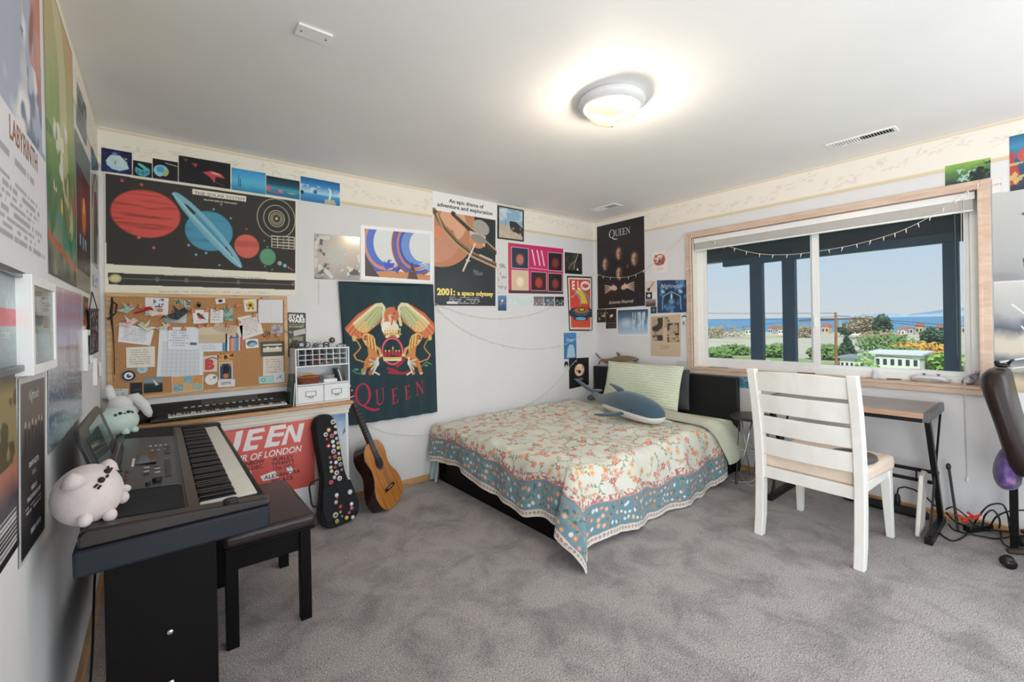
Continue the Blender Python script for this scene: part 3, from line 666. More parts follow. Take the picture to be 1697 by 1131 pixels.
def house(label, X, px0, px1, h, wall, roofc, dep=9, nwin=4, rt='gable', group=None):
    y1, y0 = away(px0, X), away(px1, X); wd = y1 - y0; t_ = thing('house', label, 'house', (X, (y0 + y1) / 2, gz(X) - .3), group=group)
    B().box(0, dep, -wd / 2, wd / 2, 0, h).build('walls', wall, t_)
    rf = B()
    if rt == 'gable': rf.prism([(-wd / 2 - .5, 0), (wd / 2 + .5, 0), (wd / 2 + .2, .2), (wd * .3, h * .38), (-wd * .3, h * .38), (-wd / 2 - .2, .2)], (-.5, 0, h), (0, 1, 0), (0, 0, 1), (dep + 1, 0, 0))
    else: rf.box(-.6, dep + .6, -wd / 2 - .6, wd / 2 + .6, h, h + .35)
    rf.build('roof', roofc, t_)
    gd = mat('house_window', '#34424e', .2)
    for k in range(nwin):
        yy = -wd / 2 + wd * (k + .5) / nwin; B().box(-.06, .02, yy - wd / nwin * .25, yy + wd / nwin * .25, h * .35, h * .72).build('window', gd, t_)
    return t_
hw_ = mat('house_white', '#e6e4df', .7); hg_ = mat('house_grey', '#b7b6b2', .7); ht_ = mat('house_tan', '#c9b193', .7)
rg_ = mat('roof_grey', '#8c8f94', .8); rr_ = mat('roof_red', '#b0705c', .8); rw_ = mat('roof_pale', '#dcdcda', .8)
house('long low white building with a flat roof, left of the leafy sapling', 114, 1392, 1432, 3.2, hw_, rg_, 8, 5, 'flat')
house('white two-part building with a flat pale roof, right of the leafy sapling', 127, 1437, 1524, 3.6, hw_, rw_, 12, 7, 'flat')
house('low white shed by the left porch post', 92, 1227, 1249, 2.0, hw_, rw_, 6, 1, 'flat')
r_ = random.Random(4); HG = 'small shoreline houses beyond the field'
spots = [(1236, 1246), (1274, 1281), (1283, 1290), (1291, 1299), (1328, 1336), (1362, 1374), (1412, 1424), (1426, 1440), (1462, 1472), (1488, 1500), (1502, 1514), (1518, 1530), (1534, 1548), (1551, 1561), (1594, 1606)]
for i, (a_, c_) in enumerate(spots):
    house('%s shoreline house, %s roof, %s in the row' % (('white', 'grey', 'tan')[i % 3], ('grey', 'red')[i % 2], ['leftmost', 'second from left', 'third from left', 'fourth from left', 'fifth from left', 'sixth from left', 'seventh from left', 'middle one', 'seventh from right', 'sixth from right', 'fifth from right', 'fourth from right', 'third from right', 'second from right', 'rightmost'][i]), 395 + 12 * (i % 3), a_, c_, 4.2 + (i % 3), (hw_, hg_, ht_)[i % 3], (rg_, rr_)[i % 2], 9, 2, group=HG)
def T_(px, X): return X, away(px, X)
tree('evergreen_tree', 'cone shaped dark green tree right of the utility pole', 'tree', *T_(1404, 132), 7.2, 3.0, 3.6, LEAF[1], 900, .55, .3, 1, 'cone')
tree('bare_tree', 'broad thinly leafed brown tree beyond the field, left of the tall dark one', 'tree', *T_(1437, 330), 13.5, 10.5, 5.5, LEAF[3], 650, 1.1, .6, 2)
tree('dark_tree', 'tall dark tree beside the broad brown tree beyond the field', 'tree', *T_(1462, 300), 13.5, 4.5, 6.5, LEAF[1], 500, 1.1, .6, 3)
tree('evergreen_tree', 'small dark green tree on the shore just right of the utility pole', 'tree', *T_(1402, 360), 8.5, 4.5, 4, LEAF[1], 400, 1.0, .5, 4)
tree('evergreen_tree', 'dark green tree in the field left of the right porch post', 'tree', *T_(1548, 250), 7.5, 4.5, 3.6, LEAF[1], 400, 1.0, .5, 5)
tree('leafy_sapling', 'bright green leafy sapling between the two white buildings', 'tree', *T_(1438, 36), 5.2, .9, 1.9, LEAF[4], 260, .17, .05, 6)
tree('leafy_shrub', 'bright green shrub at the foot of the window beside the middle frame', 'shrub', *T_(1331, 34), 3.6, .8, 1.3, LEAF[4], 240, .16, .05, 7)
tree('leafy_shrub', 'bright green shrub top left of the utility pole', 'shrub', *T_(1377, 36), 3.9, .75, 1.2, LEAF[4], 240, .16, .05, 8)
tree('golden_shrub', 'golden orange thicket in the field left of the right porch post', 'shrub', *T_(1524, 172), 4.6, 7.5, 2.6, LEAF[2], 900, .7, 0, 9)
for i, (px, X, hh, rx, lm, lb) in enumerate(((1205, 330, 9, 15, 3, 'pale brown brush at the left end of the shore'), (1180, 300, 8, 9, 3, 'pale brown brush against the left window frame'), (1215, 152, 3.4, 6, 0, 'green hedge low in the left pane'), (1186, 134, 3, 5, 0, 'green hedge at the left frame of the window'), (1285, 150, 4, 5, 0, 'green hedge between the two left porch posts'), (1371, 150, 4.2, 5, 0, 'green hedge left of the utility pole'), (1470, 198, 6.5, 9, 0, 'green thicket left of the golden one'), (1490, 152, 3.8, 6.5, 0, 'green thicket behind the flat roofed building'), (1572, 134, 3.6, 3.6, 4, 'bright green hedge beside the right porch post'), (1462, 245, 7, 9, 3, 'brown brush behind the golden thicket'), (1335, 330, 8, 6, 3, 'brown brush beside the middle window frame'))):
    tree('hedge', lb, 'hedge', *T_(px, X), hh, rx, hh * .55, LEAF[lm], 420, .8, 0, 20 + i)
X = 72; y = away(1386, X)
up_ = thing('utility_pole', 'brown wooden utility pole with crossarms and wires', 'utility pole', (X, y, gz(X)))
hp = at(1386, 518, X=X)[2] - gz(X)
B().cyl((0, 0, -.5), (0, 0, hp), .2, .15, 10).build('pole', mat_wood('pole_wood', '#8a5a3a', '#a8744c', .8, 3, (1, 1, .2)), up_)
B().obox((0, 2.6, hp - .9), (0, -2.6, hp - .9), .16, .2).build('crossarm', BARK, up_)
B().obox((.2, 4.4, hp - 1.1), (.2, 0, hp - 1.0), .12, .14).build('crossarm', BARK, up_)
B().cyl((0, -.5, hp - 2), (0, -.5, hp - 1.1), .22, n=10).build('transformer', mat('pole_grey', '#9fa4a6', .5), up_)
wb = B()
for k, (a_, c_) in enumerate((((0, 2.5, hp - .8), (-20, 60, hp + 4)), ((0, -2.5, hp - .8), (60, -60, hp - 5)), ((0, 0, hp - .1), (-30, 70, hp + 6)), ((0, 0, hp - .4), (70, -40, hp - 6)), ((0, 2.4, hp - .8), (160, 130, hp - 6)), ((0, 0, hp - 5), (-15, -30, hp - 3)))):
    a_ = Vector(a_); c_ = Vector(c_); wb.tube([a_.lerp(c_, f) - Vector((0, 0, 1.5 * math.sin(PI * f))) for f in np.linspace(0, 1, 8)], .03, 5)
wb.build('wires', BLACK, up_)
def car(px, X, col, label):
    X += 13
    t_ = thing('parked_car', label, 'car', (X, away(px, X), gz(X)), rz=0, group='cars parked below the house')
    B().prism([(-1.7, .3), (1.7, .3), (1.75, .75), (1.2, .95), (.7, 1.45), (-1.0, 1.45), (-1.5, .95), (-1.7, .9)], (0, -.85, 0), (1, 0, 0), (0, 0, 1), (0, 1.7, 0)).build('body', mat('car_paint_' + col[1:], col, .3), t_, bevel=.08)
    B().prism([(-1.3, .95), (1.05, .95), (.65, 1.38), (-.95, 1.38)], (0, -.87, 0), (1, 0, 0), (0, 0, 1), (0, 1.74, 0)).build('window', mat('car_glass', '#222a30', .1), t_)
    for a_ in (-1.05, 1.05):
        for c_ in (-.86, .7): B().cyl((a_, c_, .33), (a_, c_ + .16, .33), .33, n=14).build('wheel', BLACK, t_)
for i, (px, X, c, lb) in enumerate(((1496, 94, '#b9bcc0', 'silver parked car below the flat roofed building, leftmost of the row'), (1517, 100, '#c0392b', 'red parked car second in the row'), (1537, 94, '#dadada', 'white parked car in the middle of the row'), (1556, 100, '#7b2f2f', 'maroon parked car left of the right porch post'), (1577, 94, '#34507a', 'blue parked car behind the right porch post'), (1606, 100, '#c04a50', 'red parked car seen right of the right porch post'))):
    car(px, X, c, lb)

# ================================================================== prints on the walls
def put(name, q, art, label, cat='poster', mt=None, **k):
    return sheet(name, q, art, label=label, cat=cat, mt=MATS[mt] if mt else None, **k)
def A_(q, base='#ffffff', mm=4.0, mx=230):
    nx, ny = res(q, mm, mx); w = np.linalg.norm(np.array(q[1]) - q[0]); h = np.linalg.norm(np.array(q[3]) - q[0])
    return Art(nx, ny, base, a=w / h)
STRIP = 'small space pictures in a row above the planet chart'
def zq(ox, oy, s, pts, f, d=0.0): return f([(ox + x / s, oy + y / s) for x, y in pts], d)
def bq(pts, d=0.0): return zq(150, 210, 3.9, pts, back_q, d)

# --- the row above the planet chart
q = bq([(70, 135), (268, 170), (268, 313), (70, 288)]); a = A_(q, '#10164a', 2)
a.blobs(.55, '#1d2f7a', 4, seed=2, soft=.2); a.poly([(.14, .52), (.3, .25), (.6, .22), (.82, .48), (.9, .75), (.6, .9), (.35, .85), (.18, .7)], '#b8d8e4'); a.ell(.5, .5, .28, .22, '#a9d3e6', soft=.6); a.blobs(.55, '#dfe9df', 9, seed=5, box=(.2, .3, .85, .85), soft=.1, k=.5); a.ell(.43, .18, .12, .08, '#7f95b8', soft=.8); a.ell(.45, .56, .03, .07, '#b39a3a')
put('space_print', q, a, 'small dark blue picture of a pale island, leftmost of the row', 'picture', 'gloss', group=STRIP)
q = bq([(275, 217), (397, 238), (397, 333), (275, 315)]); a = A_(q, '#0b1016', 2)
a.circ(.5, .6, .38, '#4fa9c0'); a.poly([(.1, .4), (.6, .1), (.9, .3), (.5, .55)], '#0b1016'); a.ell(.5, .32, .3, .1, '#5fbfae', .6); a.blobs(.55, '#2c7f86', 8, seed=3, box=(.2, .5, .8, .9))
put('space_print', q, a, 'smallest black picture in the row, a turquoise broken globe', 'picture', 'gloss', group=STRIP)
q = bq([(402, 205), (565, 232), (565, 357), (402, 333)]); a = A_(q, '#12131c', 2)
a.circ(.33, .58, .3, '#8fcfe0'); a.circ(.3, .5, .16, '#4c9fd0'); a.ell(.5, .65, .1, .2, '#a8b878', .5); a.ell(.42, .95, .14, .14, '#15151a'); a.line([(.5, .14), (.95, .22)], .03, '#c9c1cc')
put('space_print', q, a, 'black picture with a cut blue planet, third in the row', 'picture', 'gloss', group=STRIP)
q = bq([(570, 186), (904, 242), (904, 405), (570, 357)]); a = A_(q, '#15131a', 2)
a.poly([(.45, .5), (.62, .4), (.8, .46), (.9, .62), (.7, .6), (.68, .85), (.6, .66)], '#c44a55'); a.poly([(.6, .43), (.75, .45), (.82, .55), (.62, .5)], '#e8a090'); a.poly([(.24, .2), (.36, .22), (.31, .36)], '#a84350'); a.poly([(.1, .1), (.17, .1), (.13, .2)], '#8f3745'); a.line([(.7, .8), (.88, .92)], .02, '#7a3a40')
put('space_print', q, a, 'wide black picture of red winged shapes, the largest in the row', 'picture', 'gloss', group=STRIP)
q = bq([(911, 265), (1131, 302), (1131, 440), (911, 407)]); a = A_(q, '#3f9cd0', 2); a.grad([(0, '#2f8fd0'), (.5, '#5bb8dc'), (1, '#2486b8')], wob=.2)
a.poly([(.3, .7), (.5, .4), (.75, .35), (.95, .6), (.95, .75)], '#58b4d4', .6); a.line([(.2, .3), (.2, .8)], .03, '#1f5f8a'); a.line([(.25, .45), (.25, .8)], .04, '#205f85')
put('space_print', q, a, 'plain light blue misty picture left of the red-rock one', 'picture', 'gloss', group=STRIP)
q = bq([(1135, 316), (1351, 354), (1351, 473), (1135, 437)]); a = A_(q, '#112233', 2); a.grad([(0, '#0b1d2a'), (.4, '#145064'), (.62, '#3f9fb8'), (.75, '#2a7fa5'), (1, '#1d6a94')])
a.circ(.08, .65, .12, '#c96a70'); a.circ(.42, .72, .1, '#d08080'); a.poly([(0, .8), (.6, .78), (.3, .86)], '#a8586a'); a.ell(.75, .75, .12, .03, '#9cc47a')
put('space_print', q, a, 'picture of red rocks under a dark teal sky, second from right in the row', 'picture', 'gloss', group=STRIP)
q = bq([(1357, 320), (1611, 368), (1611, 515), (1357, 476)]); a = A_(q, '#2f8fd0', 2); a.grad([(0, '#145a9a'), (.3, '#2f86c4'), (.6, '#a5d4e8'), (.68, '#3f95cc'), (1, '#1d6cae')])
a.circ(.76, .42, .07, '#0d2a3c'); a.line([(.76, .4), (.72, .85)], .08, '#d7e8ee'); a.poly([(.6, .8), (.85, .78), (.9, .98), (.6, 1)], '#c4bd8a', .8); a.ell(.36, .55, .05, .1, '#3c6f9a'); a.ell(.03, .65, .05, .08, '#12303f'); a.blobs(.58, '#dbe9ef', 7, seed=11, box=(0, .3, 1, .6), k=.6)
put('space_print', q, a, 'bright blue picture with a white rock figure, rightmost of the row', 'picture', 'gloss', group=STRIP)

# --- planet chart
qb = back_q([(173, 285.2), (491.5, 331.6), (491, 490), (173.5, 488)]); a = A_(qb, '#e9e3d2', 3, 330)
def S(x, y):   # photo zoom -> chart u, v (rectified)
    u = (x - 92) / (1330 - 92); tp = 293 + (x - 92) * .1462; bt = 1083 + (x - 92) * .006; return (u, (y - tp) / (bt - tp))
inv = lambda *p: [S(*x) for x in p]
BK = '#35322f'
a.poly(inv((98, 304), (1322, 483), (1322, 948), (100, 888)), BK)
a.poly(inv((110, 943), (1317, 995), (1317, 1054), (112, 1020)), '#3b3836')
def planet(x, y, rx, ry, c, c2, bands):
    u, v = S(x, y); w = rx / 1238; h = ry / (790 - (x - 92) * .140); m = a.ellm(u, v, w, h); a.blend(m, c)
    n = vnoise(a.u, a.v, *bands); a.blend(m * np.clip((n - .5) * 5, 0, 1) * .8, c2); a.ring(u, v, w, h, .006, c2, k=.6)
planet(320, 560, 197, 155, '#d8574f', '#8f3a38', (5, 60, 4)); planet(700, 670, 155, 130, '#4f97b4', '#3c7f9e', (4, 20, 5))
def tilt_ring(cx, cy, L2, Wd, ang, c, seg=40):
    pts = []
    for k in range(seg): t = 2 * PI * k / seg; px_ = L2 * math.cos(t); py_ = Wd * math.sin(t); pts.append(S(cx + px_ * math.cos(ang) - py_ * math.sin(ang), cy + px_ * math.sin(ang) + py_ * math.cos(ang)))
    return pts
mo = a.polym(tilt_ring(696, 662, 330, 46, .84, 0)); mi = a.polym(tilt_ring(700, 664, 235, 15, .84, 0))
pm = a.ellm(*S(700, 670), 155 / 1238, 130 / 705)
# the ring passes in front of the globe on its lower edge only
a.blend(mo * (1 - mi), '#7fb6ca'); a.blend(mi * (1 - pm), BK); a.blend(mi * pm, '#4f97b4')
a.line([S(470, 425), S(915, 905)], .012, '#b2d3dc', .8); a.line([S(560, 545), S(840, 820)], .010, '#9cc8d6', .9); a.line([S(540, 540), S(800, 830)], .006, '#5a9ab0', .9)
planet(955, 770, 88, 77, '#d3685c', '#b9534c', (3, 10, 6)); planet(1107, 840, 60, 54, '#5f9a78', '#4c8465', (3, 12, 7))
for x, y, r_1, c in ((1198, 882, 16, '#a8a8aa'), (1238, 898, 14, '#7fb8cc'), (1268, 911, 8, '#d3685c'), (1288, 920, 5, '#8fb0b8'), (1303, 928, 4, '#a08f80'), (185, 347, 9, '#c9574f'), (291, 370, 9, '#c9574f'), (276, 715, 9, '#d36a60'), (360, 780, 9, '#d36a60'), (777, 495, 7, '#6fb0c8'), (727, 527, 7, '#6fb0c8'), (842, 586, 7, '#6fb0c8'), (568, 762, 8, '#6fb0c8'), (614, 824, 8, '#6fb0c8'), (678, 813, 8, '#6fb0c8'), (765, 892, 7, '#6fb0c8'), (951, 658, 6, '#c9574f'), (1080, 735, 5, '#8fb0a0'), (1103, 774, 5, '#8fb0a0'), (1086, 902, 5, '#8fb0a0'), (1140, 922, 5, '#8fb0a0')):
    u, v = S(x, y); a.ell(u, v, r_1 / 1238, r_1 / 720, c)
for rr, w_ in ((147, .004), (100, .004), (62, .005), (46, .004), (34, .004)):
    u, v = S(1173, 592); a.ring(u, v, rr / 1238, rr / 640 * .88, w_ * 1.3, '#c9c2a8')
a.ell(*S(1173, 592), .008, .014, '#e8c870')
a.poly(inv((592, 392), (948, 443), (946, 480), (592, 428)), '#e9e3d2')
a.poly(inv((1134, 700), (1316, 712), (1316, 796), (1134, 778)), '#b9b2a0')
for i in range(4):
    for j in range(4): x = 1140 + i * 44; y = 708 + j * 19 + i * 3; a.poly(inv((x, y), (x + 38, y + 3), (x + 38, y + 15), (x, y + 12)), BK)
u, v = S(148, 981); a.ell(u, v, .026, .034, '#d6ca94'); a.ring(u, v, .022, .028, .004, '#a89a68')
a.line([S(185, 981), S(1310, 1022)], .003, '#a8a294')
for x in (380, 553, 895, 1303): u, v = S(x, 986 + (x - 380) * .033); a.ring(u, v, .008, .018, .004, '#a8a294')
u0, v0 = S(594, 415); u1, v1 = S(946, 467)
a.text('THE SOLAR SYSTEM', (u0 + u1) / 2, (v0 + v1) / 2 + .012, .026, '#4a4540', bold=.0, wide=1.2)
a.text('RELATIVE SIZES OF THE PLANETS', *S(775, 482), .013, '#e9e3d2', bold=.02, wide=.95)
a.text('RELATIVE DISTANCES OF THE PLANETS FROM THE SUN', *S(765, 973), .014, '#77706a', wide=1.35)
a.lines_text(.2, .965, .93, .985, 2, '#9a9488', .7)
put('planet_chart', qb, a, 'large black chart of the planets with a pale border above the cork board', 'wall chart', 'matte_paper')

# --- prints on the back wall, left to right
q = back_q([(521, 387.3), (596, 393.6), (596, 465.4), (521, 462.4)]); a = A_(q, '#b9b2ab', 3); a.grad([(0, '#a8a4a2'), (.5, '#bdb4aa'), (1, '#9a928c')], 'v', .3)
a.circ(.62, .3, .55, '#d8c4ae', soft=.9, k=.9); a.circ(.5, .45, .28, '#c2beb4', soft=.3)
for k in range(7): t = .9 + k * .36; a.line([(.5 + .62 * math.cos(t + .9) , .45 + .5 * math.sin(t + .9)), (.5 + .5 * math.cos(t + 1.2), .45 + .42 * math.sin(t + 1.2))], .09, '#d9d4cc', .8)
a.blobs(.6, '#544d4a', 6, seed=9, soft=.04, box=(0, .55, 1, 1)); a.blobs(.62, '#5c5552', 7, seed=8, soft=.04, box=(0, 0, .3, 1)); a.blobs(.6, '#efe9e0', 9, seed=12, soft=.05, box=(.55, .4, 1, .9), k=.7)
put('silver_print', q, a, 'silvery grey glossy print of rocks and mist left of the blue arches poster', 'print', 'gloss')
q = back_q([(597.3, 373.2), (717, 383.6), (717, 471.5), (598, 463.5)]); a = A_(q, '#f0efee', 3)
a.rect(.05, .06, .96, .93, '#2f4fa8'); a.poly([(.05, .06), (.96, .06), (.96, .93), (.05, .93)], '#d8e0e4')
a.blend(((a.u > .05) & (a.u < .96) & (a.v > .06) & (a.v < .93)) * 1.0 * np.clip(a.v, 0, 1) * .35, '#e7c9a8')
def arch(cx, cy, rx, ry, cols):
    for i, c in enumerate(cols):
        k = 1 - i * .1; m = a.ellm(cx, cy, rx * k, ry * k) * (1 - a.ellm(cx + .02 * i, cy, rx * (k - .1), ry * (k - .1))); m = m * ((a.u > .05) & (a.u < .96) & (a.v > .06) & (a.v < .9)); a.blend(m, c)
arch(.3, .3, .33, .62, ['#24356f', '#2f56b8', '#d08a6a', '#3a66c8']); arch(.74, .3, .34, .58, ['#8a4a58', '#2f56b8', '#c87a62', '#2a4fb0', '#6b8fd0'])
a.poly([(.05, .86), (.4, .8), (.96, .84), (.96, .93), (.05, .93)], '#c98a58'); a.poly([(.05, .5), (.12, .7), (.24, .93), (.05, .93)], '#3a2a28'); a.poly([(.62, .93), (.69, .6), (.78, .93)], '#5a3a34')
a.blobs(.58, '#2a4fc0', 7, seed=4, soft=.05, box=(.3, .6, .6, .84)); a.blobs(.6, '#7fb0e0', 9, seed=14, soft=.05, box=(.66, .62, .96, .8))
put('arches_poster', q, a, 'poster of blue and orange rock arches with a white border, above the dark tapestry')
# tall film poster with the wheel-shaped station: a plain stand-in picture under its own lettering
q = back_q([(716.3, 316.5), (822.3, 337.3), (822.3, 507.5), (717.5, 506.5)]); a = A_(q, '#ecebea', 3, 300)
a.rect(.02, .165, .985, 1, '#23282e'); reg = ((a.u > .02) & (a.u < .985) & (a.v > .165)) * 1.0
m = a.ellm(.1, .28, .55, .38) * reg; a.blend(m, '#c08060'); a.blend(a.ellm(.3, .25, .2, .16) * reg, '#d9a688'); a.blend(a.ellm(.15, .36, .18, .07) * reg, '#d48a66'); a.blobs(.55, '#3a3230', 6, seed=6, soft=.06, box=(.02, .3, .35, .62))
a.blend(a.ellm(.15, .5, .24, .1, -.5) * reg, '#c68e72'); a.blobs(.58, '#33292a', 8, seed=16, soft=.05, box=(.02, .4, .35, .55))
for k, (c, w_) in enumerate((('#8a6f4e', .05), ('#3b3028', .03), ('#b59a70', .02))):
    pts = [(.02 + k * .02, .17), (.15, .30), (.35, .42), (.6, .52), (.985, .6)]; a.line([(x, y + k * .012) for x, y in pts], w_, c)
a.line([(.3, .17), (.62, .32), (.985, .48)], .045, '#3f3428'); a.line([(.34, .17), (.64, .3), (.985, .455)], .014, '#b8a078')
a.poly([(.55, .3), (.82, .34), (.8, .44), (.58, .41)], '#c9c4bd'); a.ell(.74, .26, .14, .07, '#a59f98', .3); a.ell(.66, .41, .12, .045, '#d08a5a', .3); a.ell(.7, .37, .13, .04, '#8f8a84', .2)
a.line([(.64, .42), (.45, .68)], .018, '#d8d4cc'); a.poly([(.5, .57), (.57, .585), (.5, .6)], '#d0ccc6'); a.line([(.72, .52), (.92, .56)], .016, '#c9c4bd'); a.blobs(.66, '#8f9499', 10, seed=26, soft=.05, box=(.3, .62, .9, .72), k=.4)
a.ell(.35, .8, .5, .2, '#3a4a4c', soft=.9, k=.35)
a.text('An epic drama of', .51, .075, .034, '#191919', bold=.022, wide=1.1); a.text('adventure and exploration', .5, .125, .034, '#191919', bold=.022, wide=1.16)
a.text('2001:', .055, .905, .056, '#f0dc7a', 'LEFT', bold=.05, wide=1.05); a.text('a space odyssey', .36, .905, .042, '#f0dc7a', 'LEFT', bold=.035, wide=1.05)
a.lines_text(.2, .92, .82, .99, 4, '#b9bcbe', .7); a.rect(.2, .965, .36, .985, '#d8d8d8')
put('film_poster', q, a, 'tall white-topped film poster of a space station with yellow writing')
q = back_q([(824, 340.5), (867.3, 349), (867.3, 400.9), (824, 395.6)]); a = A_(q, '#181a1c', 2)
a.rect(.05, .04, .95, .96, '#8fb2c8'); a.blobs(.52, '#c3d2da', 4, seed=7, soft=.15, box=(.05, .04, .95, .5)); a.rect(.05, .55, .95, .96, '#bcae9c'); a.poly([(.44, .42), (.7, .42), (.95, .6), (.95, .85), (.7, .75), (.45, .72)], '#2f2d2e'); a.blobs(.55, '#d0c2ae', 10, seed=17, soft=.05, box=(.05, .6, .95, .96), k=.5); a.line([(.28, .4), (.28, .62)], .015, '#5f6d78'); a.line([(.1, .12), (.5, .14)], .02, '#dfe6ea')
put('black_framed_print', q, a, 'small black-edged print of a rock on a beach, right of the film poster', 'print', thick=.006, edge='#101010')
q = back_q([(824.3, 436), (840, 438.3), (840.3, 488), (825, 486.5)]); a = A_(q, '#d8d4d2', 2); a.blobs(.62, '#8d8886', 9, seed=21, soft=.03, k=.7)
put('sketch_strip', q, a, 'narrow pale strip of faint sketches left of the pink poster', 'print')
q = back_q([(825, 490.3), (838.9, 490), (838.9, 515.3), (825, 515)]); a = A_(q, '#3b6fa0', 1.5); a.grad([(0, '#5f8ec0'), (.5, '#34608f'), (1, '#20456b')], wob=.3); a.ell(.5, .35, .15, .12, '#e6e9ee', soft=.6); a.blobs(.6, '#c87a50', 6, seed=3, box=(.1, .5, .9, .8))
put('blue_card', q, a, 'tiny blue picture card below the narrow sketch strip', 'card')
q = back_q([(841.6, 402.4), (933, 412.7), (933, 487.7), (842.4, 486.2)]); a = A_(q, '#c81f62', 2.5); a.rect(0, 0, .03, 1, '#c84a52'); a.rect(0, .93, 1, 1, '#5a2a3a')
pan = ((.05, .07, .345, .50), (.70, .10, .985, .50), (.05, .53, .345, .94), (.385, .54, .675, .94), (.70, .55, .985, .95))
for (u0, v0, u1, v1), c, c2 in zip(pan, ('#24304a', '#1d1218', '#d9c0a0', '#35141c', '#1a1214'), ('#c07a66', '#8f2f2f', '#f0e2c8', '#c04030', '#8a3a34')):
    a.rect(u0, v0, u1, v1, '#d8c4c8'); a.rect(u0 + .008, v0 + .012, u1 - .008, v1 - .012, c); a.ell((u0 + u1) / 2, (v0 + v1) / 2 + .03, .08, .13, c2, soft=.5)
for k in (.43, .52, .6): a.line([(k - .02, .1), (k, .2), (k + .03, .4)], .035, '#f0c8dc')
a.line([(.37, .47), (.68, .49)], .015, '#e8a0c0')
put('pink_panel_poster', q, a, 'bright pink poster with six square photo panels', 'poster')
q = back_q([(841.8, 490.8), (934.2, 491.6), (934.2, 507.9), (841.8, 507.5)]); a = A_(q, '#e4e3e1', 2)
for k, (u0, u1, c, c2) in enumerate(((0, .21, '#cfdbe0', '#e6ecee'), (.215, .42, '#d6dfe2', '#c4ced2'), (.43, .61, '#7a6f72', '#c2b6ae'), (.62, .81, '#4c5a6a', '#b9c2ca'), (.825, 1, '#17191c', '#8f9498'))):
    a.rect(u0, .04, u1, .96, c); a.blobs(.55, c2, 8, seed=30 + k, soft=.1, box=(u0, .3, u1, .9))
put('photo_strip', q, a, 'strip of five small photos directly under the pink poster', 'photos')
q = back_q([(935.4, 418), (964, 420.9), (964.6, 455.3), (935.8, 453.4)]); a = A_(q, '#2b2a26', 2); a.blobs(.5, '#4a4840', 3, seed=2, soft=.3); a.line([(.78, 0), (.66, .3), (.55, .5), (.52, .78)], .03, '#c9c6ae'); a.line([(.66, .3), (.3, .6), (.22, .78)], .02, '#a8a592'); a.rect(0, .84, 1, 1, '#0e0e0e'); a.poly([(.66, .82), (.72, .7), (.8, .82)], '#e8e6da')
put('lightning_photo', q, a, 'small black photo of lightning right of the pink poster', 'photo')
q = back_q([(939, 457.4), (980.8, 459), (981.5, 549), (943, 548.6)]); a = A_(q, '#d84a34', 2)
a.frame(.06, '#e6dfd2'); a.frame(.03, '#2c2b2c'); a.poly([(.3, .26), (.55, .24), (.72, .36), (.8, .5), (.52, .5), (.45, .4)], '#e8c04a'); a.line([(.28, .3), (.5, .38), (.5, .52)], .035, '#6f97a8'); a.line([(.62, .27), (.84, .38), (.88, .52)], .035, '#6f97a8'); a.poly([(.2, .93), (.9, .93), (.9, .96), (.2, .96)], '#e8a090', .6)
a.text('E', .24, .24, .15, '#efe9dc', bold=.04, wide=.75); a.text('L', .45, .24, .15, '#efe9dc', bold=.04, wide=.75); a.ring(.72, .17, .2, .085, .045, '#efe9dc'); a.circ(.72, .17, .02, '#7a5f5a')
a.ell(.55, .66, .52, .1, '#22303f'); a.ell(.55, .655, .42, .075, '#46586a'); a.ell(.55, .62, .3, .055, '#b86a3a'); a.ell(.55, .61, .15, .04, '#2d3a28'); a.ell(.55, .61, .1, .025, '#c9b83a'); a.ell(.5, .77, .32, .045, '#22303f'); a.ell(.5, .775, .22, .03, '#69b0d0')
for x in (.16, .9): a.ell(x, .7, .12, .05, '#2a3a50')
put('round_ship_poster', q, a, 'orange-red concert poster with a round coloured disc craft, near the corner')
q = back_q([(933.8, 552), (954.5, 551.7), (955, 594), (934.6, 595.9)]); a = A_(q, '#3f7fb8', 2); a.grad([(0, '#4388c0'), (1, '#2f6aa2')]); a.poly([(.3, .6), (.45, .45), (.75, .47), (.85, .7), (.9, .95), (.2, .95)], '#a9c6da'); a.text('Queen', .5, .32, .12, '#d8e6ee', wide=.9)
put('blue_poster', q, a, 'small blue poster with a pale figure, below the round disc craft poster')
q = back_q([(934.6, 598), (941.4, 597), (941.4, 612.5), (935, 613.5)]); a = A_(q, '#d8d6d2', 1.5); a.circ(.5, .45, .35, '#26242a'); a.circ(.5, .7, .2, '#c9c6c2')
put('snapshot', q, a, 'tiny black and white snapshot left of the black crest poster', 'photo')
q = back_q([(942.3, 594.5), (975.3, 592.7), (975.7, 637.8), (943, 645.2)]); a = A_(q, '#17171a', 2)
a.ell(.52, .42, .25, .22, '#e8d2b0'); a.ring(.52, .42, .25, .22, .03, '#c98a60'); a.blobs(.52, '#b5613a', 9, seed=6, soft=.04, box=(.34, .28, .7, .58)); a.ell(.52, .48, .07, .06, '#1f1a1a'); a.ell(.52, .27, .12, .05, '#f0e0c0'); a.lines_text(.3, .7, .75, .8, 3, '#c0bdb8')
put('crest_poster', q, a, 'black poster with a small oval crest, on the back wall above the mattress corner')

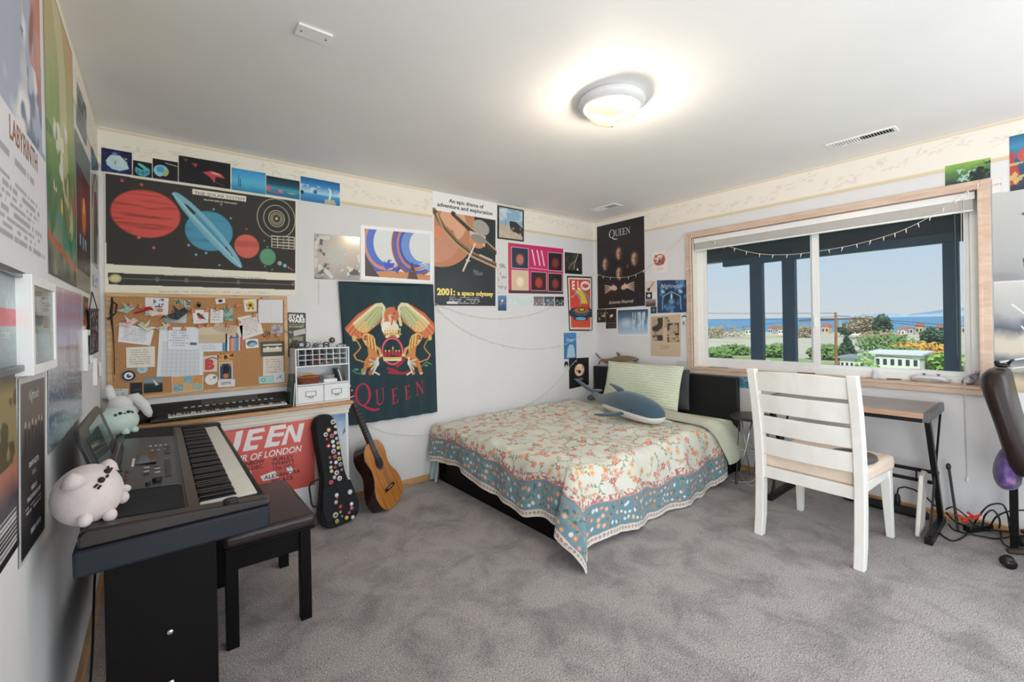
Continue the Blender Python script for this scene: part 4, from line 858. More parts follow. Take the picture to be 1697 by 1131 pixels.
# --- window wall
q = win_q([(989.5, 376.5), (1067.7, 358), (1069.3, 507), (991, 512.6)]); a = A_(q, '#1a1618', 2, 420)
a.text('~QUEEN', .5, .16, .075, '#e2ddd6', wide=.9, rot=.0)
def face(u, v, s, hair=1.0):
    a.ell(u, v - .005, .072 * s, .075 * s, '#4a3228', soft=.5); a.ell(u, v, .045 * s, .055 * s, '#c29c84', soft=.45); a.ell(u + .025 * s, v + .01, .03 * s, .05 * s, '#3a2822', soft=.6, k=.8)
    a.line([(u - .025 * s, v - .01), (u - .008 * s, v - .008)], .007, '#2a1c18'); a.line([(u + .004 * s, v - .008), (u + .02 * s, v - .01)], .007, '#2a1c18'); a.line([(u - .012 * s, v + .025 * s), (u + .008 * s, v + .025 * s)], .006, '#7a463c'); a.line([(u - .003, v - .005), (u - .005, v + .012)], .006, '#dcb89e')
face(.48, .37, 1.4); face(.18, .47, 1.45); face(.80, .46, 1.5); face(.48, .6, 1.4); a.ell(.66, .53, .035, .03, '#6a3a30', soft=.6)
for s_, cu in ((1, .3), (-1, .66)):
    a.ell(cu + .07 * s_, .765, .07, .03, '#c9ab98', .3 * s_)
    for k in range(5): a.line([(cu + .07 * s_, .765), (cu - .02 * s_, .738 + k * .012), (cu - .13 * s_, .722 + k * .024)], .0085, '#d8baa6')
    a.line([(cu + .1 * s_, .77), (cu + .05 * s_, .725)], .012, '#d8baa6')
a.text('Bohemian Rhapsody', .52, .95, .036, '#d8d0c6', shear=.45, wide=.82)
put('band_poster', q, a, 'tall black poster of four faces in the dark, in the room corner')
PG = 'small photos under the tall black poster'
for (p_, c, c2, lb) in (([(989.7, 513.2), (1004, 512.7), (1004, 534.5), (989.7, 535)], '#1f1a18', '#b99a7e', 'dark photo of two people under the tall black poster, leftmost'), ([(1004.4, 512.6), (1021.9, 512), (1021.9, 535.5), (1004.4, 536)], '#241c16', '#e0c8a0', 'brown photo of a group at a table under the tall black poster'), ([(1004.4, 536.3), (1021.9, 535.8), (1021.9, 544.5), (1004.4, 545)], '#1b1f22', '#39454a', 'tiny near-black photo below the brown group photo')):
    q = win_q(p_); a = A_(q, c, 1.5); a.blobs(.55, c2, 4, seed=len(lb), soft=.08, box=(.1, .25, .95, .8)); put('small_photo', q, a, lb, 'photo', group=PG)
q = win_q([(1022.9, 512.3), (1076, 510), (1076, 556.4), (1022.9, 556.9)]); a = A_(q, '#e2e8ea', 2); a.rect(.03, .05, .97, .95, '#6f96b8'); g_ = ((a.u > .03) & (a.u < .97) & (a.v > .05) & (a.v < .95)) * 1.0
a.blend(g_ * np.clip(1 - a.v * 1.6, 0, 1), '#22384e'); a.blend(g_ * (vnoise(a.u, a.v, 22, 2, 9) > .5) * ((a.u > .5) & (a.v > .15) & (a.v < .8)) * .8, '#c6d6e0'); a.blend(g_ * np.clip(a.v * 1.6 - .9, 0, 1), '#dbe6ec'); a.ell(.3, .55, .3, .25, '#b9cede', soft=.8)
put('frozen_waterfall_print', q, a, 'pale blue print of icy trees with a white border, beside the corner poster', 'print')
q = win_q([(1070.4, 467), (1087, 465.5), (1087, 484), (1070.4, 484.8)]); a = A_(q, '#d8ccc2', 1.5); a.line([(.35, .75), (.8, .1)], .07, '#4a3028'); a.circ(.3, .75, .16, '#6a2f28'); put('guitar_card', q, a, 'pale card with a tiny brown guitar at the edge of the corner poster', 'card')
q = win_q([(1070.4, 485), (1081, 484.6), (1081, 495.6), (1070.4, 496)]); a = A_(q, '#16181c', 1.2); a.poly([(.5 + (.42 if k % 2 == 0 else .17) * math.sin(k * PI / 5), .5 - (.42 if k % 2 == 0 else .17) * math.cos(k * PI / 5)) for k in range(10)], '#dfe3e6'); put('star_card', q, a, 'tiny black square card with a white star', 'card')
q = win_q([(1070.4, 496.4), (1087, 495.8), (1087, 508), (1070.4, 508.6)]); a = A_(q, '#7d6a66', 1.5); a.grad([(0, '#b0a0a4'), (.5, '#6a5450'), (1, '#3c2a28')], wob=.3); put('landscape_card', q, a, 'tiny brown landscape card below the star card', 'card')
q = win_q([(1078.6, 509), (1088.4, 508.6), (1088.4, 519.6), (1078.6, 520)]); a = A_(q, '#26323e', 1.2); a.circ(.5, .5, .22, '#6c7f90'); put('dark_card', q, a, 'tiny dark blue card left under the blue winged poster', 'card')
q = win_q([(1080.5, 419), (1106, 414.5), (1106, 451.5), (1080.5, 453)]); a = A_(q, '#e6e0dc', 1.5); a.ell(.5, .4, .38, .27, '#c86a4c'); a.ell(.5, .38, .3, .2, '#e9d6c8'); a.blobs(.5, '#b04f3c', 9, seed=5, soft=.05, box=(.2, .15, .8, .62)); a.ell(.52, .47, .12, .09, '#5a6a80'); a.lines_text(.25, .76, .85, .9, 3, '#b9a9a2'); put('crest_sticker', q, a, 'white card with a small red crest left of the window corner', 'card')
q = win_q([(1089.2, 464.8), (1138, 464), (1138, 518), (1089.8, 519.2)]); a = A_(q, '#1f3c60', 2); a.blobs(.55, '#5d8ab8', 6, seed=8, soft=.15, k=.8); a.ell(.5, .55, .36, .3, '#14263e', soft=.5); a.line([(.18, .9), (.2, .5), (.5, .35), (.8, .5), (.82, .9)], .03, '#7fa8cc'); a.ell(.5, .5, .05, .14, '#b0cfe8', soft=.6); a.ell(.5, .66, .14, .12, '#6f9cc4', soft=.8)
for x in (.2, .8): a.ell(x, .35, .1, .07, '#9cc0dc', .5, soft=.6)
a.text('Nightwish', .5, .24, .13, '#b5c9dc', shear=.3, wide=.95); put('blue_wing_poster', q, a, 'dark blue square poster with a glowing figure, left of the window')
q = win_q([(1078.6, 525), (1128.2, 520.8), (1128.2, 591.4), (1079, 590)]); a = A_(q, '#c9b296', 2); a.grain(.05, 30)
for (u0, v0, u1, v1) in ((.05, .05, .42, .62), (.46, .05, .64, .3), (.57, .2, .95, .5), (.57, .53, .95, .66)): a.rect(u0, v0, u1, v1, '#3a302a'); a.blobs(.52, '#b39c82', 7, seed=int(u0 * 100 + v0 * 50), soft=.08, box=(u0, v0, u1, v1))
a.lines_text(.3, .74, .72, .84, 4, '#8f7c66'); put('tan_poster', q, a, 'tan paper poster with old brown photos, left of the window sill')
q = win_q([(1129.5, 522), (1138.5, 521), (1138.5, 530), (1129.5, 530.6)]); a = A_(q, '#d8dce0', 1.2); a.ell(.5, .45, .42, .3, '#3a4c60'); a.ell(.5, .6, .3, .16, '#e6ebee'); put('whale_sticker', q, a, 'tiny whale sticker beside the top of the tan poster', 'sticker')
q = win_q([(1130.5, 532), (1136, 531.6), (1136, 539.5), (1130.5, 540)]); a = A_(q, '#cfd2d6', 1.2); a.ell(.5, .5, .25, .4, '#6a7480'); put('tiny_sticker', q, a, 'tiny grey sticker hanging below the whale sticker', 'sticker')
q = win_q([(1121.6, 598.5), (1138.6, 598.2), (1138.6, 618), (1121.6, 616)]); a = A_(q, '#c3c7cb', 1.5); put('grey_card', q, a, 'plain pale grey card at the lower left corner of the window frame', 'card')
q = win_q([(1226, 625.3), (1256, 627), (1256, 645), (1226, 643)]); a = A_(q, '#3f7f9e', 1.5); a.blobs(.5, '#7fb0c4', 4, seed=5, soft=.15); a.line([(.3, .5), (.9, .4)], .1, '#1e2c34'); put('postcard', q, a, 'small blue postcard on the wall between headboard and white chair', 'postcard')
q = win_q([(1566.6, 276), (1641.7, 261.3), (1641.7, 294.5), (1566.6, 309.5)]); a = A_(q, '#3c5a2c', 1.8); a.grad([(0, '#8fb850'), (.4, '#4f7a40'), (1, '#20343a')], wob=.3); a.blobs(.55, '#9fc4b4', 6, seed=4, soft=.08, box=(.1, .3, .7, .95)); a.blobs(.5, '#10201c', 5, seed=5, soft=.08, box=(.55, 0, 1, 1)); a.blobs(.6, '#4f86a0', 6, seed=6, soft=.08, box=(.3, .5, .7, 1)); put('green_print', q, a, 'wide green forest print above the right corner of the window', 'print')
def wq(px, z0, z1, wd): y = at(px, 500, X=W)[1]; return [np.array(p) for p in ((W, y, z1), (W, y - wd, z1), (W, y - wd, z0), (W, y, z0))]
zz = lambda px, py: at(px, py, X=W)[2]
q = wq(1677, zz(1677, 317), zz(1677, 226), .23); a = A_(q, '#2c6f9a', 2); a.grad([(0, '#1f5f8c'), (.2, '#3f8ab0'), (.45, '#2f5a80'), (1, '#20242e')]); a.blobs(.5, '#b04038', 5, seed=4, soft=.06, box=(0, .3, 1, .9)); a.circ(.32, .38, .14, '#c0504a'); a.circ(.32, .38, .06, '#e8b8a8'); a.blobs(.55, '#d8c070', 8, seed=7, soft=.05, box=(0, .5, 1, 1), k=.7); a.text('Rock', .45, .09, .08, '#d8b0a0'); put('blue_red_poster', q, a, 'blue poster with red wheels at the top right edge, above the grey goat poster')
q = wq(1646.5, zz(1646.5, 467), zz(1646.5, 322), .36); a = A_(q, '#b3b3b2', 3); a.grad([(0, '#bdbdbb'), (.8, '#a4a5a6'), (1, '#8f9296')], wob=.1); a.ell(.58, .58, .22, .28, '#3c302c', .2); a.ell(.48, .38, .1, .09, '#57463e'); a.line([(.44, .3), (.34, .27)], .03, '#57463e'); a.line([(.52, .3), (.6, .2)], .02, '#4a3c36'); a.poly([(.32, .76), (.8, .74), (.85, 1), (.36, 1)], '#4c4a4a'); a.ell(.1, .97, .25, .08, '#8a8d90', soft=.5)
put('goat_poster', q, a, 'grey misty poster of a horned animal on a rock, right of the window')
q = wq(1647, zz(1647, 648), zz(1647, 470), .36); a = A_(q, '#b0aca4', 3); a.grad([(0, '#c4c2bd'), (.28, '#a8a9ab'), (.42, '#4f5a68'), (.52, '#c9c1b0'), (.62, '#c9c0ae'), (.7, '#5e6672'), (.8, '#a8a69f'), (.83, '#7a7466'), (.9, '#c4b698'), (1, '#b3a07c')], wob=.1, seed=12); a.blobs(.55, '#3f4856', 5, seed=15, soft=.08, box=(0, .3, 1, .5)); a.line([(.2, .2), (.35, .3), (.4, .5), (.3, .4)], .01, '#e6e6e2'); a.line([(0, .74), (.6, .64), (1, .6)], .012, '#e6e6e2'); a.line([(.2, .78), (1, .68)], .01, '#e6e6e2')
put('mountain_poster', q, a, 'grey and gold mountain poster right of the window, behind the office chair')
q = wq(1646.5, zz(1646.5, 321), zz(1646.5, 297), .04); a = A_(q, '#e0dcd8', 1.5); a.text('1974', .55, .5, .16, '#8a8684'); a.frame(.03, '#cfcac6'); put('small_note', q, a, 'small white note at the upper right corner of the window frame', 'note')

# --- left wall
def lq(pts, d=0.0): return left_q(pts, d)
yr = at(68, 250, X=0)[1]
def lw(y0, y1, z0, z1, d=0.0): return [np.array(p) for p in ((d, y0, z1), (d, y1, z1), (d, y1, z0), (d, y0, z0))]
q = lw(1.20, 1.815, 1.43, 2.36); a = A_(q, '#e6e4e8', 3.5)
a.poly([(.55, 0), (.66, 0), (.98, 0), (1, .5), (.92, .55), (.8, .38), (.6, .3)], '#c27a70'); a.blobs(.48, '#a8b0c4', 5, seed=2, soft=.12, box=(0, 0, 1, .62)); a.blobs(.56, '#c9958a', 6, seed=3, soft=.08, box=(.4, 0, 1, .4)); a.blobs(.6, '#6f7d98', 8, seed=4, soft=.06, box=(.3, .35, 1, .62)); a.ell(.74, .3, .05, .1, '#8a5a44', .3, soft=.5); a.rect(0, .62, 1, 1, '#e3e2e6', .92); a.rect(.93, 0, 1, .6, '#efeeee', .8)
a.text('LABYRINTH', .58, .685, .055, '#9a5a3c', bold=.01, wide=.75); a.lines_text(.05, .72, .9, .75, 1, '#8a8a92'); a.lines_text(.1, .78, .95, .93, 8, '#a0a0a8', .9)
put('fantasy_film_poster', q, a, 'large white film poster of pale figures, nearest on the left wall')
q = lw(1.825, 2.395, 1.47, 2.38); a = A_(q, '#7a9a50', 3)
a.grad([(0, '#c9a070'), (.25, '#a8b078'), (.5, '#7f9a50'), (.72, '#3f7a4a'), (.86, '#4a8a70'), (.9, '#8a8f70'), (1, '#4a4f48')], wob=.3, seed=5); a.line([(.35, 0), (.55, .2), (.6, .6), (.75, .75)], .16, '#c9c49a', .8); a.blobs(.6, '#c04a40', 6, seed=6, soft=.05, box=(.5, .52, 1, .78)); a.blobs(.56, '#2f6a3a', 8, seed=7, soft=.05, box=(0, .5, .8, .88), k=.8); a.line([(0, .87), (1, .93)], .02, '#c9583a'); a.ell(.45, .73, .03, .03, '#d8c040'); a.blobs(.62, '#e8e4d8', 10, seed=8, soft=.04, box=(.2, .4, .9, .7), k=.8); a.frame(.008, '#2a2420')
put('green_fantasy_poster', q, a, 'tall green and amber painted poster second from the camera on the left wall')
for args in (([(126, 134), (141.5, 178.5), (142.5, 243), (126.3, 204)], '#3a3f40', '#8f9498', 'charcoal_print', 'dark grey angular print high on the left wall'),
             ([(123, 212), (148, 270), (148.3, 488), (125.8, 476)], '#3c2a24', '#a8603c', 'brown_poster', 'tall dark brown poster with an amber figure on the left wall'),
             ([(150.3, 241.5), (162.6, 273.5), (162.4, 282.3), (150.6, 282)], '#27404e', '#5f8aa0', 'blue_corner_print', 'small blue print at the top of the left wall by the corner'),
             ([(151, 287), (162, 291), (161.6, 446), (151.2, 434)], '#a8a89c', '#2a2c2c', 'pale_corner_poster', 'narrow pale and black poster on the left wall by the corner'),
             ([(136, 490.4), (144.6, 494.4), (144.6, 541), (136, 540)], '#1d1a1c', '#e06a3c', 'flame_print', 'small black print with an orange flame on the left wall'),
             ([(154, 455), (161.5, 462), (161.5, 478), (154, 474)], '#8fb0cc', '#dfe6ea', 'sky_print', 'small light blue print above the hanging black banner')):
    p_, c, c2, nm, lb = args; q = lq(p_); a = A_(q, c, 2.5)
    if nm == 'brown_poster': a.ell(.5, .5, .18, .14, '#b8743c', soft=.4); a.circ(.5, .42, .06, '#e0a850'); a.blobs(.6, '#7fa8c4', 6, seed=2, soft=.08, box=(.2, .64, .8, .86)); a.rect(0, 0, 1, .2, '#7f8c8a', .6); a.rect(0, .88, 1, 1, '#b0aa98', .5); a.line([(.3, .2), (.35, .6), (.4, .8)], .05, '#6a3028')
    else: a.blobs(.52, c2, 4, seed=len(lb), soft=.12)
    if nm == 'charcoal_print': a.rect(0, .5, 1, 1, '#7c8084', .6)
    if nm == 'pale_corner_poster': a.rect(.25, .2, .75, .98, '#2a2c2c', .8)
    put(nm, q, a, lb, 'print' if 'print' in nm else 'poster')
# tall purple and blue forest poster
q = lq([(77.5, 470), (133.3, 488.5), (134, 687), (78.3, 755)]); a = A_(q, '#8a7fa8', 3); a.grad([(0, '#a58bb4'), (.25, '#9a90b8'), (.45, '#a8aab8'), (.6, '#7f90a4'), (.8, '#4c6484'), (1, '#6d86a0')], wob=.15); a.poly([(.5, .2), (.62, .62), (.4, .62)], '#8078a0', .8); a.poly([(.8, .32), (.9, .62), (.72, .62)], '#7f7aa0', .7); a.grain(.2, 60, 3, 5); a.blobs(.6, '#d0dae4', 30, 60, seed=4, soft=.1, box=(0, .5, 1, 1), k=.4)
put('purple_forest_poster', q, a, 'tall purple and blue misty forest poster behind the music rest, left wall', mt='gloss')
# band tour poster, dark, under the deep white frame
q = lq([(28, 628), (73, 616.4), (72.8, 879), (29, 945)]); a = A_(q, '#3f3a38', 3); a.frame(.03, '#c9c9cc'); g0 = [(0, '#6a625c'), (.3, '#5c534e'), (.42, '#2c2828'), (1, '#1d1c1f')]
b2 = Art(a.nx, a.ny, a=a.a).grad(g0, wob=.1); inn = ((a.u > .06) & (a.u < .95) & (a.v > .03) & (a.v < .985)) * 1.0; a.c = a.c * (1 - inn[..., None]) + b2.c * inn[..., None]
for k in range(6): x = .2 + k * .125; a.ell(x, .37, .05, .1, '#1c1a1c'); a.circ(x, .27 + .012 * (k % 2), .02, '#b59a88')
a.rect(.06, .42, .95, .44, '#1d1c1f', .7); a.text('Nightwish', .5, .14, .06, '#d8d6d4', shear=.3, wide=.8); a.text('SONATA ARCTICA', .5, .52, .03, '#e2e2e6', bold=.01, wide=.75); a.text('DELAIN', .5, .575, .025, '#b9b9bc', wide=.8); a.text('MARCH 3', .5, .66, .028, '#e2e2e6', bold=.01, wide=.9); a.text('FRANCIS WINSPEAR CENTRE', .5, .705, .026, '#e2e2e6', bold=.01, wide=.75); a.lines_text(.15, .73, .9, .78, 2, '#c9c9cc'); a.lines_text(.3, .87, .9, .93, 1, '#c9c9cc')
put('tour_poster', q, a, 'dark tour poster with a row of six small figures, low on the left wall')
# poster with cracked yellow rock, lower left, cut by the frame edge
yb = at(25.5, 760, X=0)[1]; zt_, zb_ = at(25.5, 618, X=0)[2], at(25.5, 908, X=0)[2]
q = lw(yb - .42, yb, zb_, zt_); a = A_(q, '#8f8050', 3); a.grad([(0, '#4a4438'), (.1, '#8f8050'), (.45, '#8c7a4c'), (.55, '#b06a5a'), (.7, '#2a2430'), (1, '#141318')], wob=.12); a.blobs(.55, '#4c4228', 7, seed=5, soft=.05, box=(0, .05, 1, .5)); a.blobs(.58, '#c98a80', 5, seed=6, soft=.1, box=(0, .48, 1, .7))
for k in range(8): a.rect(.35 + .03 * (k % 3), .76 + k * .026, .95, .772 + k * .026, '#d8d4d6', .85)
put('festival_poster', q, a, 'poster of cracked yellow rock with white text, bottom left edge of the wall')
# framed picture, upper left edge
y2 = at(24, 520, X=0)[1]; f0, f1 = at(24, 452, X=0)[2], at(24, 616, X=0)[2]
t_ = thing('framed_picture', 'silver-framed grey picture with a red block, at the left edge of the view', 'framed picture', (0, y2 - .2, f1))
hh, wdh = f0 - f1, .2
B().box(0, .018, wdh - .014, wdh, 0, hh).box(0, .018, -wdh, -wdh + .014, 0, hh).box(0, .018, -wdh + .014, wdh - .014, 0, .014).box(0, .018, -wdh + .014, wdh - .014, hh - .014, hh).build('frame', mat('frame_silver', '#6d7276', .3, .7), t_, bevel=.002)
qq = [np.array(p) for p in ((.003, -wdh + .014, hh - .014), (.003, wdh - .014, hh - .014), (.003, wdh - .014, .014), (.003, -wdh + .014, .014))]
a = A_(qq, '#8fa0a4', 3); a.grad([(0, '#8a9498'), (.4, '#b9c8ca'), (1, '#7f8c94')], wob=.2); a.rect(.3, .36, .97, .56, '#c9606a'); a.text("'S DESERT", .75, .68, .06, '#e6eaec', bold=.02, wide=.9); a.grain(.2, 20)
sheet('picture', qq, a, parent=t_)
# deep white box frame (near side seen at an angle)
by0, by1 = at(27, 540, X=0)[1], 0; dpt = .032
by0 = at(55, 540, X=dpt)[1]; by1 = at(94, 540, X=dpt)[1]; bz1, bz0 = at(57, 456, X=dpt)[2], at(57, 623, X=dpt)[2]
t_ = thing('shadow_box', 'deep white box frame with a glazed front, over the dark tour poster', 'box frame', (0, by0, bz0)); bw_, bh = by1 - by0, bz1 - bz0; fr_ = .022
B().box(0, dpt, 0, fr_, 0, bh).box(0, dpt, bw_ - fr_, bw_, 0, bh).box(0, dpt, fr_, bw_ - fr_, 0, fr_).box(0, dpt, fr_, bw_ - fr_, bh - fr_, bh).build('frame', WHITE, t_, bevel=.0015)
qq = [np.array(p) for p in ((.006, fr_, bh - fr_), (.006, bw_ - fr_, bh - fr_), (.006, bw_ - fr_, fr_), (.006, fr_, fr_))]
a = A_(qq, '#9fb0b4', 3); a.grad([(0, '#8a8f90'), (.25, '#a8958a'), (.45, '#4f6f8a'), (.55, '#b9c4c6'), (1, '#c3cccc')], wob=.2); a.rect(.05, .6, .45, .95, '#dfe3e2', .8); a.rect(.55, .1, .9, .32, '#d6d9d8', .8)
sheet('picture', qq, a, parent=t_); B().box(.026, .028, fr_, bw_ - fr_, fr_, bh - fr_).build('glass_pane', mat_glass('frame_glass', (.98, 1, .99), .15), t_)
def lframe(name, label, p_, c, c2):
    q = lq(p_); b0 = q[3]; y0_, y1_ = q[0][1], q[1][1]; z0_, z1_ = q[3][2], q[0][2]; t_ = thing(name, label, 'framed picture', (0, y0_, z0_)); w_, h_ = y1_ - y0_, z1_ - z0_; f_ = w_ * .12
    B().box(0, .015, 0, f_, 0, h_).box(0, .015, w_ - f_, w_, 0, h_).box(0, .015, f_, w_ - f_, 0, f_).box(0, .015, f_, w_ - f_, h_ - f_, h_).build('frame', WHITE, t_)
    qq = [np.array(p) for p in ((.003, f_, h_ - f_), (.003, w_ - f_, h_ - f_), (.003, w_ - f_, f_), (.003, f_, f_))]; a = A_(qq, c, 3); a.blobs(.5, c2, 4, seed=3, soft=.1); sheet('picture', qq, a, parent=t_)
lframe('framed_picture', 'slim white-framed blue picture left of the hanging black banner', [(136.5, 547), (146, 549), (146, 612), (136.5, 616)], '#5f7fa0', '#b9c9d6')
lframe('framed_picture', 'slim white-framed grey picture below the hanging black banner', [(153.5, 594), (162, 590), (162, 636), (153.5, 640)], '#6f7f7a', '#c9cfca')
# black banner hanging on a cord
q = lq([(148, 514), (161.5, 513.6), (161.8, 583), (148.3, 589.5)], .012); a = A_(q, '#151417', 2.5); a.blobs(.6, '#b9aeb4', 12, seed=9, soft=.05, box=(.1, .05, .9, .95), k=.8); a.blobs(.64, '#8a3a48', 8, seed=10, soft=.05, box=(.1, .3, .9, .95), k=.6)
o = put('hanging_banner', q, a, 'small black printed banner hanging from a cord near the room corner', 'banner', 'matte_paper'); bp_ = Vector(o.location)
c0, c1 = Vector(q[0]), Vector(q[1]); ap = Vector(at(152.6, 484, X=.004))
B().tube([c0 - bp_, ap - bp_, c1 - bp_], .0022, 6).build('cord', BLACK, o); B().cyl(c0 - bp_ + Vector((0, -.01, 0)), c1 - bp_ + Vector((0, .01, 0)), .006, n=8).build('rod', BLACK, o)

# --- posters on the low wall's face
def fq(pts): return [at(x, y, Y=LY) for x, y in pts]
x1 = at(521.5, 700, Y=LY)[0]
q = [np.array(p) for p in ((x1 - .76, LY, .69), (x1, LY, .69), (x1, LY, .235), (x1 - .76, LY, .235))]
a = A_(q, '#d9564c', 3, 330); a.grad([(0, '#dc6258'), (.6, '#d4574d'), (1, '#c04a3c')]); a.frame(.012, '#ead9d4'); a.line([(0, .42), (1, .44)], .004, '#b8463c')
def LT(x, y):  # zoom crop position -> poster u, v
    p = at(110 + x / 3.77, 600 + y / 3.77, Y=LY); return ((p[0] - (x1 - .76)) / .76, (.69 - p[2]) / .455)
ltr = lambda pts: a.poly([LT(*p) for p in pts], '#efe6e6')
ltr([(1062, 436), (1104, 428), (1085, 520), (1068, 556), (1000, 566), (1010, 540), (1040, 534)]); ltr([(950, 455), (990, 448), (968, 545), (1008, 540), (1000, 566), (935, 576), (925, 560)])
for ox, oy in ((0, 0), (135, -22)):
    ltr([(1140 + ox, 425 + oy), (1235 + ox, 412 + oy), (1240 + ox, 436 + oy), (1165 + ox, 448 + oy), (1160 + ox, 470 + oy), (1225 + ox, 460 + oy), (1222 + ox, 484 + oy), (1152 + ox, 492 + oy), (1146 + ox, 524 + oy), (1200 + ox, 516 + oy), (1190 + ox, 545 + oy), (1100 + ox, 560 + oy)])
ltr([(1385, 398), (1412, 393), (1435, 470), (1455, 385), (1488, 380), (1460, 500), (1425, 502), (1392, 430), (1372, 515), (1342, 520)])
ltr([(1100, 690), (1150, 680), (1165, 720), (1120, 750), (1080, 740)]); ltr([(1210, 715), (1300, 680), (1330, 720), (1230, 745)]); ltr([(1370, 660), (1405, 650), (1420, 690), (1390, 700)])
def tx(s_, x, y, h, col, **k): u, v = LT(x, y); a.text(s_, u, v, h, col, **k)
rt = .0
tx('HARVEY GOLDSMITH ENTERTAINMENTS PRESENT', 1150, 418, .022, '#3a2a28', wide=1.15)
tx('TOUR OF LONDON', 1235, 600, .088, '#efe6e6', bold=.02, shear=.25, wide=.86)
tx('PURLEY', 1356, 612, .05, '#2c2423', bold=.02, wide=1.1); tx("TIFFANY'S", 1352, 640, .05, '#2c2423', bold=.02, wide=.9); tx('17th DEC.', 1362, 668, .05, '#2c2423', bold=.02, wide=.95)
tx('RAINBOW', 1150, 645, .05, '#2c2423', bold=.02, wide=1.0); tx('14th DEC.', 1160, 675, .05, '#2c2423', bold=.02, wide=.95); tx('ALEXANDRA', 1350, 712, .05, '#2c2423', bold=.02, wide=1.1); tx('PALACE', 1350, 745, .05, '#2c2423', bold=.02, wide=1.1)
put('red_concert_poster', q, a, 'red concert poster on the low wall behind the piano bench', 'poster')
q = [np.array(p) for p in ((x1 + .003, LY, .695), (LX - .018, LY, .69), (LX - .018, LY, .17), (x1 + .003, LY, .17))]; a = A_(q, '#b9c4cc', 3); a.grad([(0, '#5f86b0'), (.12, '#8fa8c4'), (.3, '#c2cad2'), (.5, '#c9c8c6'), (1, '#c6c3c0')], wob=.12); a.poly([(.08, .33), (.12, .22), (.2, .3), (.3, .31)], '#35506e'); a.poly([(.86, .3), (.95, .17), (.98, .24)], '#4a6484'); a.blobs(.55, '#e6eaee', 4, seed=4, soft=.15, box=(0, .1, 1, .4), k=.6)
put('sky_poster', q, a, 'pale blue sky poster on the low wall behind the black instrument case')

# --- dark green tapestry with crest (a cloth: sags at the top and sides)
tq = [at(x, y, Y=L - .006) for x, y in ((560, 466.5), (717, 471.5), (723.7, 682.5), (577.5, 705.5))]
a = A_(tq, '#17343c', 2.2, 520); a.blobs(.5, '#1b4650', 3, 1.5, seed=4, soft=.5, k=.8)
def TP(x, y):   # tapestry zoom -> u, v
    X_, Z_ = (lambda p: (p[0], p[2]))(at(510 + x / 2.691, 300 + y / 2.691, Y=L)); v = (1.63 - Z_) / (1.63 - .55); l_ = 1.291 + v * .066; r_1 = 2.074 + v * .012; return ((X_ - l_) / (r_1 - l_), v)
def tp(pts, c, k=1.0): a.poly([TP(*p) for p in pts], c, k)
def te(x, y, rx, ry, c, rot=0, k=1.0): u, v = TP(x, y); a.ell(u, v, rx / 425, ry / 600, c, rot, k=k)
def tlin(pts, w, c): a.line([TP(*p) for p in pts], w / 600, c)
# wings: layered feathers
def wing(sg, cx):
    f = lambda x, y: (cx + sg * x, y)
    root = (10, 560)
    for k in range(11):
        t = k / 10; tip = f(-162 + 70 * t, 662 + 34 * math.sin(t * 2.4)); base = f(-18 - 30 * (1 - t), 560 + 60 * t)
        tlin([base, ((base[0] + tip[0]) / 2, (base[1] + tip[1]) / 2 - 12 * (1 - t)), tip], 20, ('#c8653f', '#d98a5c')[k % 2])
    for k in range(9):
        t = k / 8; tip = f(-128 + 62 * t, 640 + 30 * math.sin(t * 2.4)); base = f(-14 - 22 * (1 - t), 552 + 50 * t); tlin([base, tip], 16, ('#e0b070', '#d8c890')[k % 2])
    for k in range(8):
        t = k / 7; tip = f(-84 + 46 * t, 610 + 36 * math.sin(t * 2.2)); base = f(-6 - 10 * (1 - t), 548 + 40 * t); tlin([base, tip], 13, ('#c9c898', '#a8b080')[k % 2])
    tlin([f(-4, 640), f(4, 600), f(4, 560), f(-8, 545), f(-30, 548)], 15, '#d9d6ac')
    tlin([f(-30, 548), f(-80, 590), f(-130, 636)], 9, '#e6dfb8')
wing(1, 332); wing(-1, 408)
te(368, 600, 32, 42, '#c9825a'); te(368, 622, 22, 30, '#e6c49a'); te(350, 655, 26, 30, '#efe6d8'); te(380, 655, 24, 26, '#e8dcc8')
tlin([(352, 618), (345, 590), (365, 572), (392, 580), (398, 602), (384, 614), (374, 602)], 15, '#c9744e'); tlin([(388, 572), (380, 556)], 7, '#b05a3c'); tlin([(374, 604), (370, 640)], 5, '#c24a48'); te(381, 588, 4, 4, '#1b2a2c')
# crown above the ring, crab, ring Q, inner crown, ribbon
for k in range(7): tlin([(342 + k * 11, 680), (342 + k * 11, 662 - (3 if k % 2 else 0))], 6, '#d9b85a'); te(342 + k * 11, 660, 4, 4, '#e8dca0')
tlin([(338, 684), (412, 684)], 8, '#c9a04a'); te(375, 694, 34, 11, '#e8d8b8'); te(375, 694, 16, 9, '#c97a50')
u, v = TP(375, 762); a.ring(u, v, 54 / 425, 66 / 600, .022, '#a8253f'); a.ring(u, v, 49 / 425, 60 / 600, .004, '#e8b8a8')
for k in range(5): te(345 + k * 15, 778 - (10 if k == 2 else 4), 7, 14, '#b02f3a'); te(345 + k * 15, 760 - (12 if k == 2 else 0), 4, 4, '#e0c060')
tlin([(338, 795), (412, 795)], 12, '#e0c070'); tlin([(338, 803), (412, 803)], 6, '#f0e6d0'); tlin([(375, 742), (375, 756)], 4, '#e0c060')
tlin([(355, 840), (398, 856), (360, 858), (420, 862), (470, 852), (440, 858)], 11, '#a8253f'); tlin([(395, 832), (412, 818), (425, 800)], 12, '#a8253f')
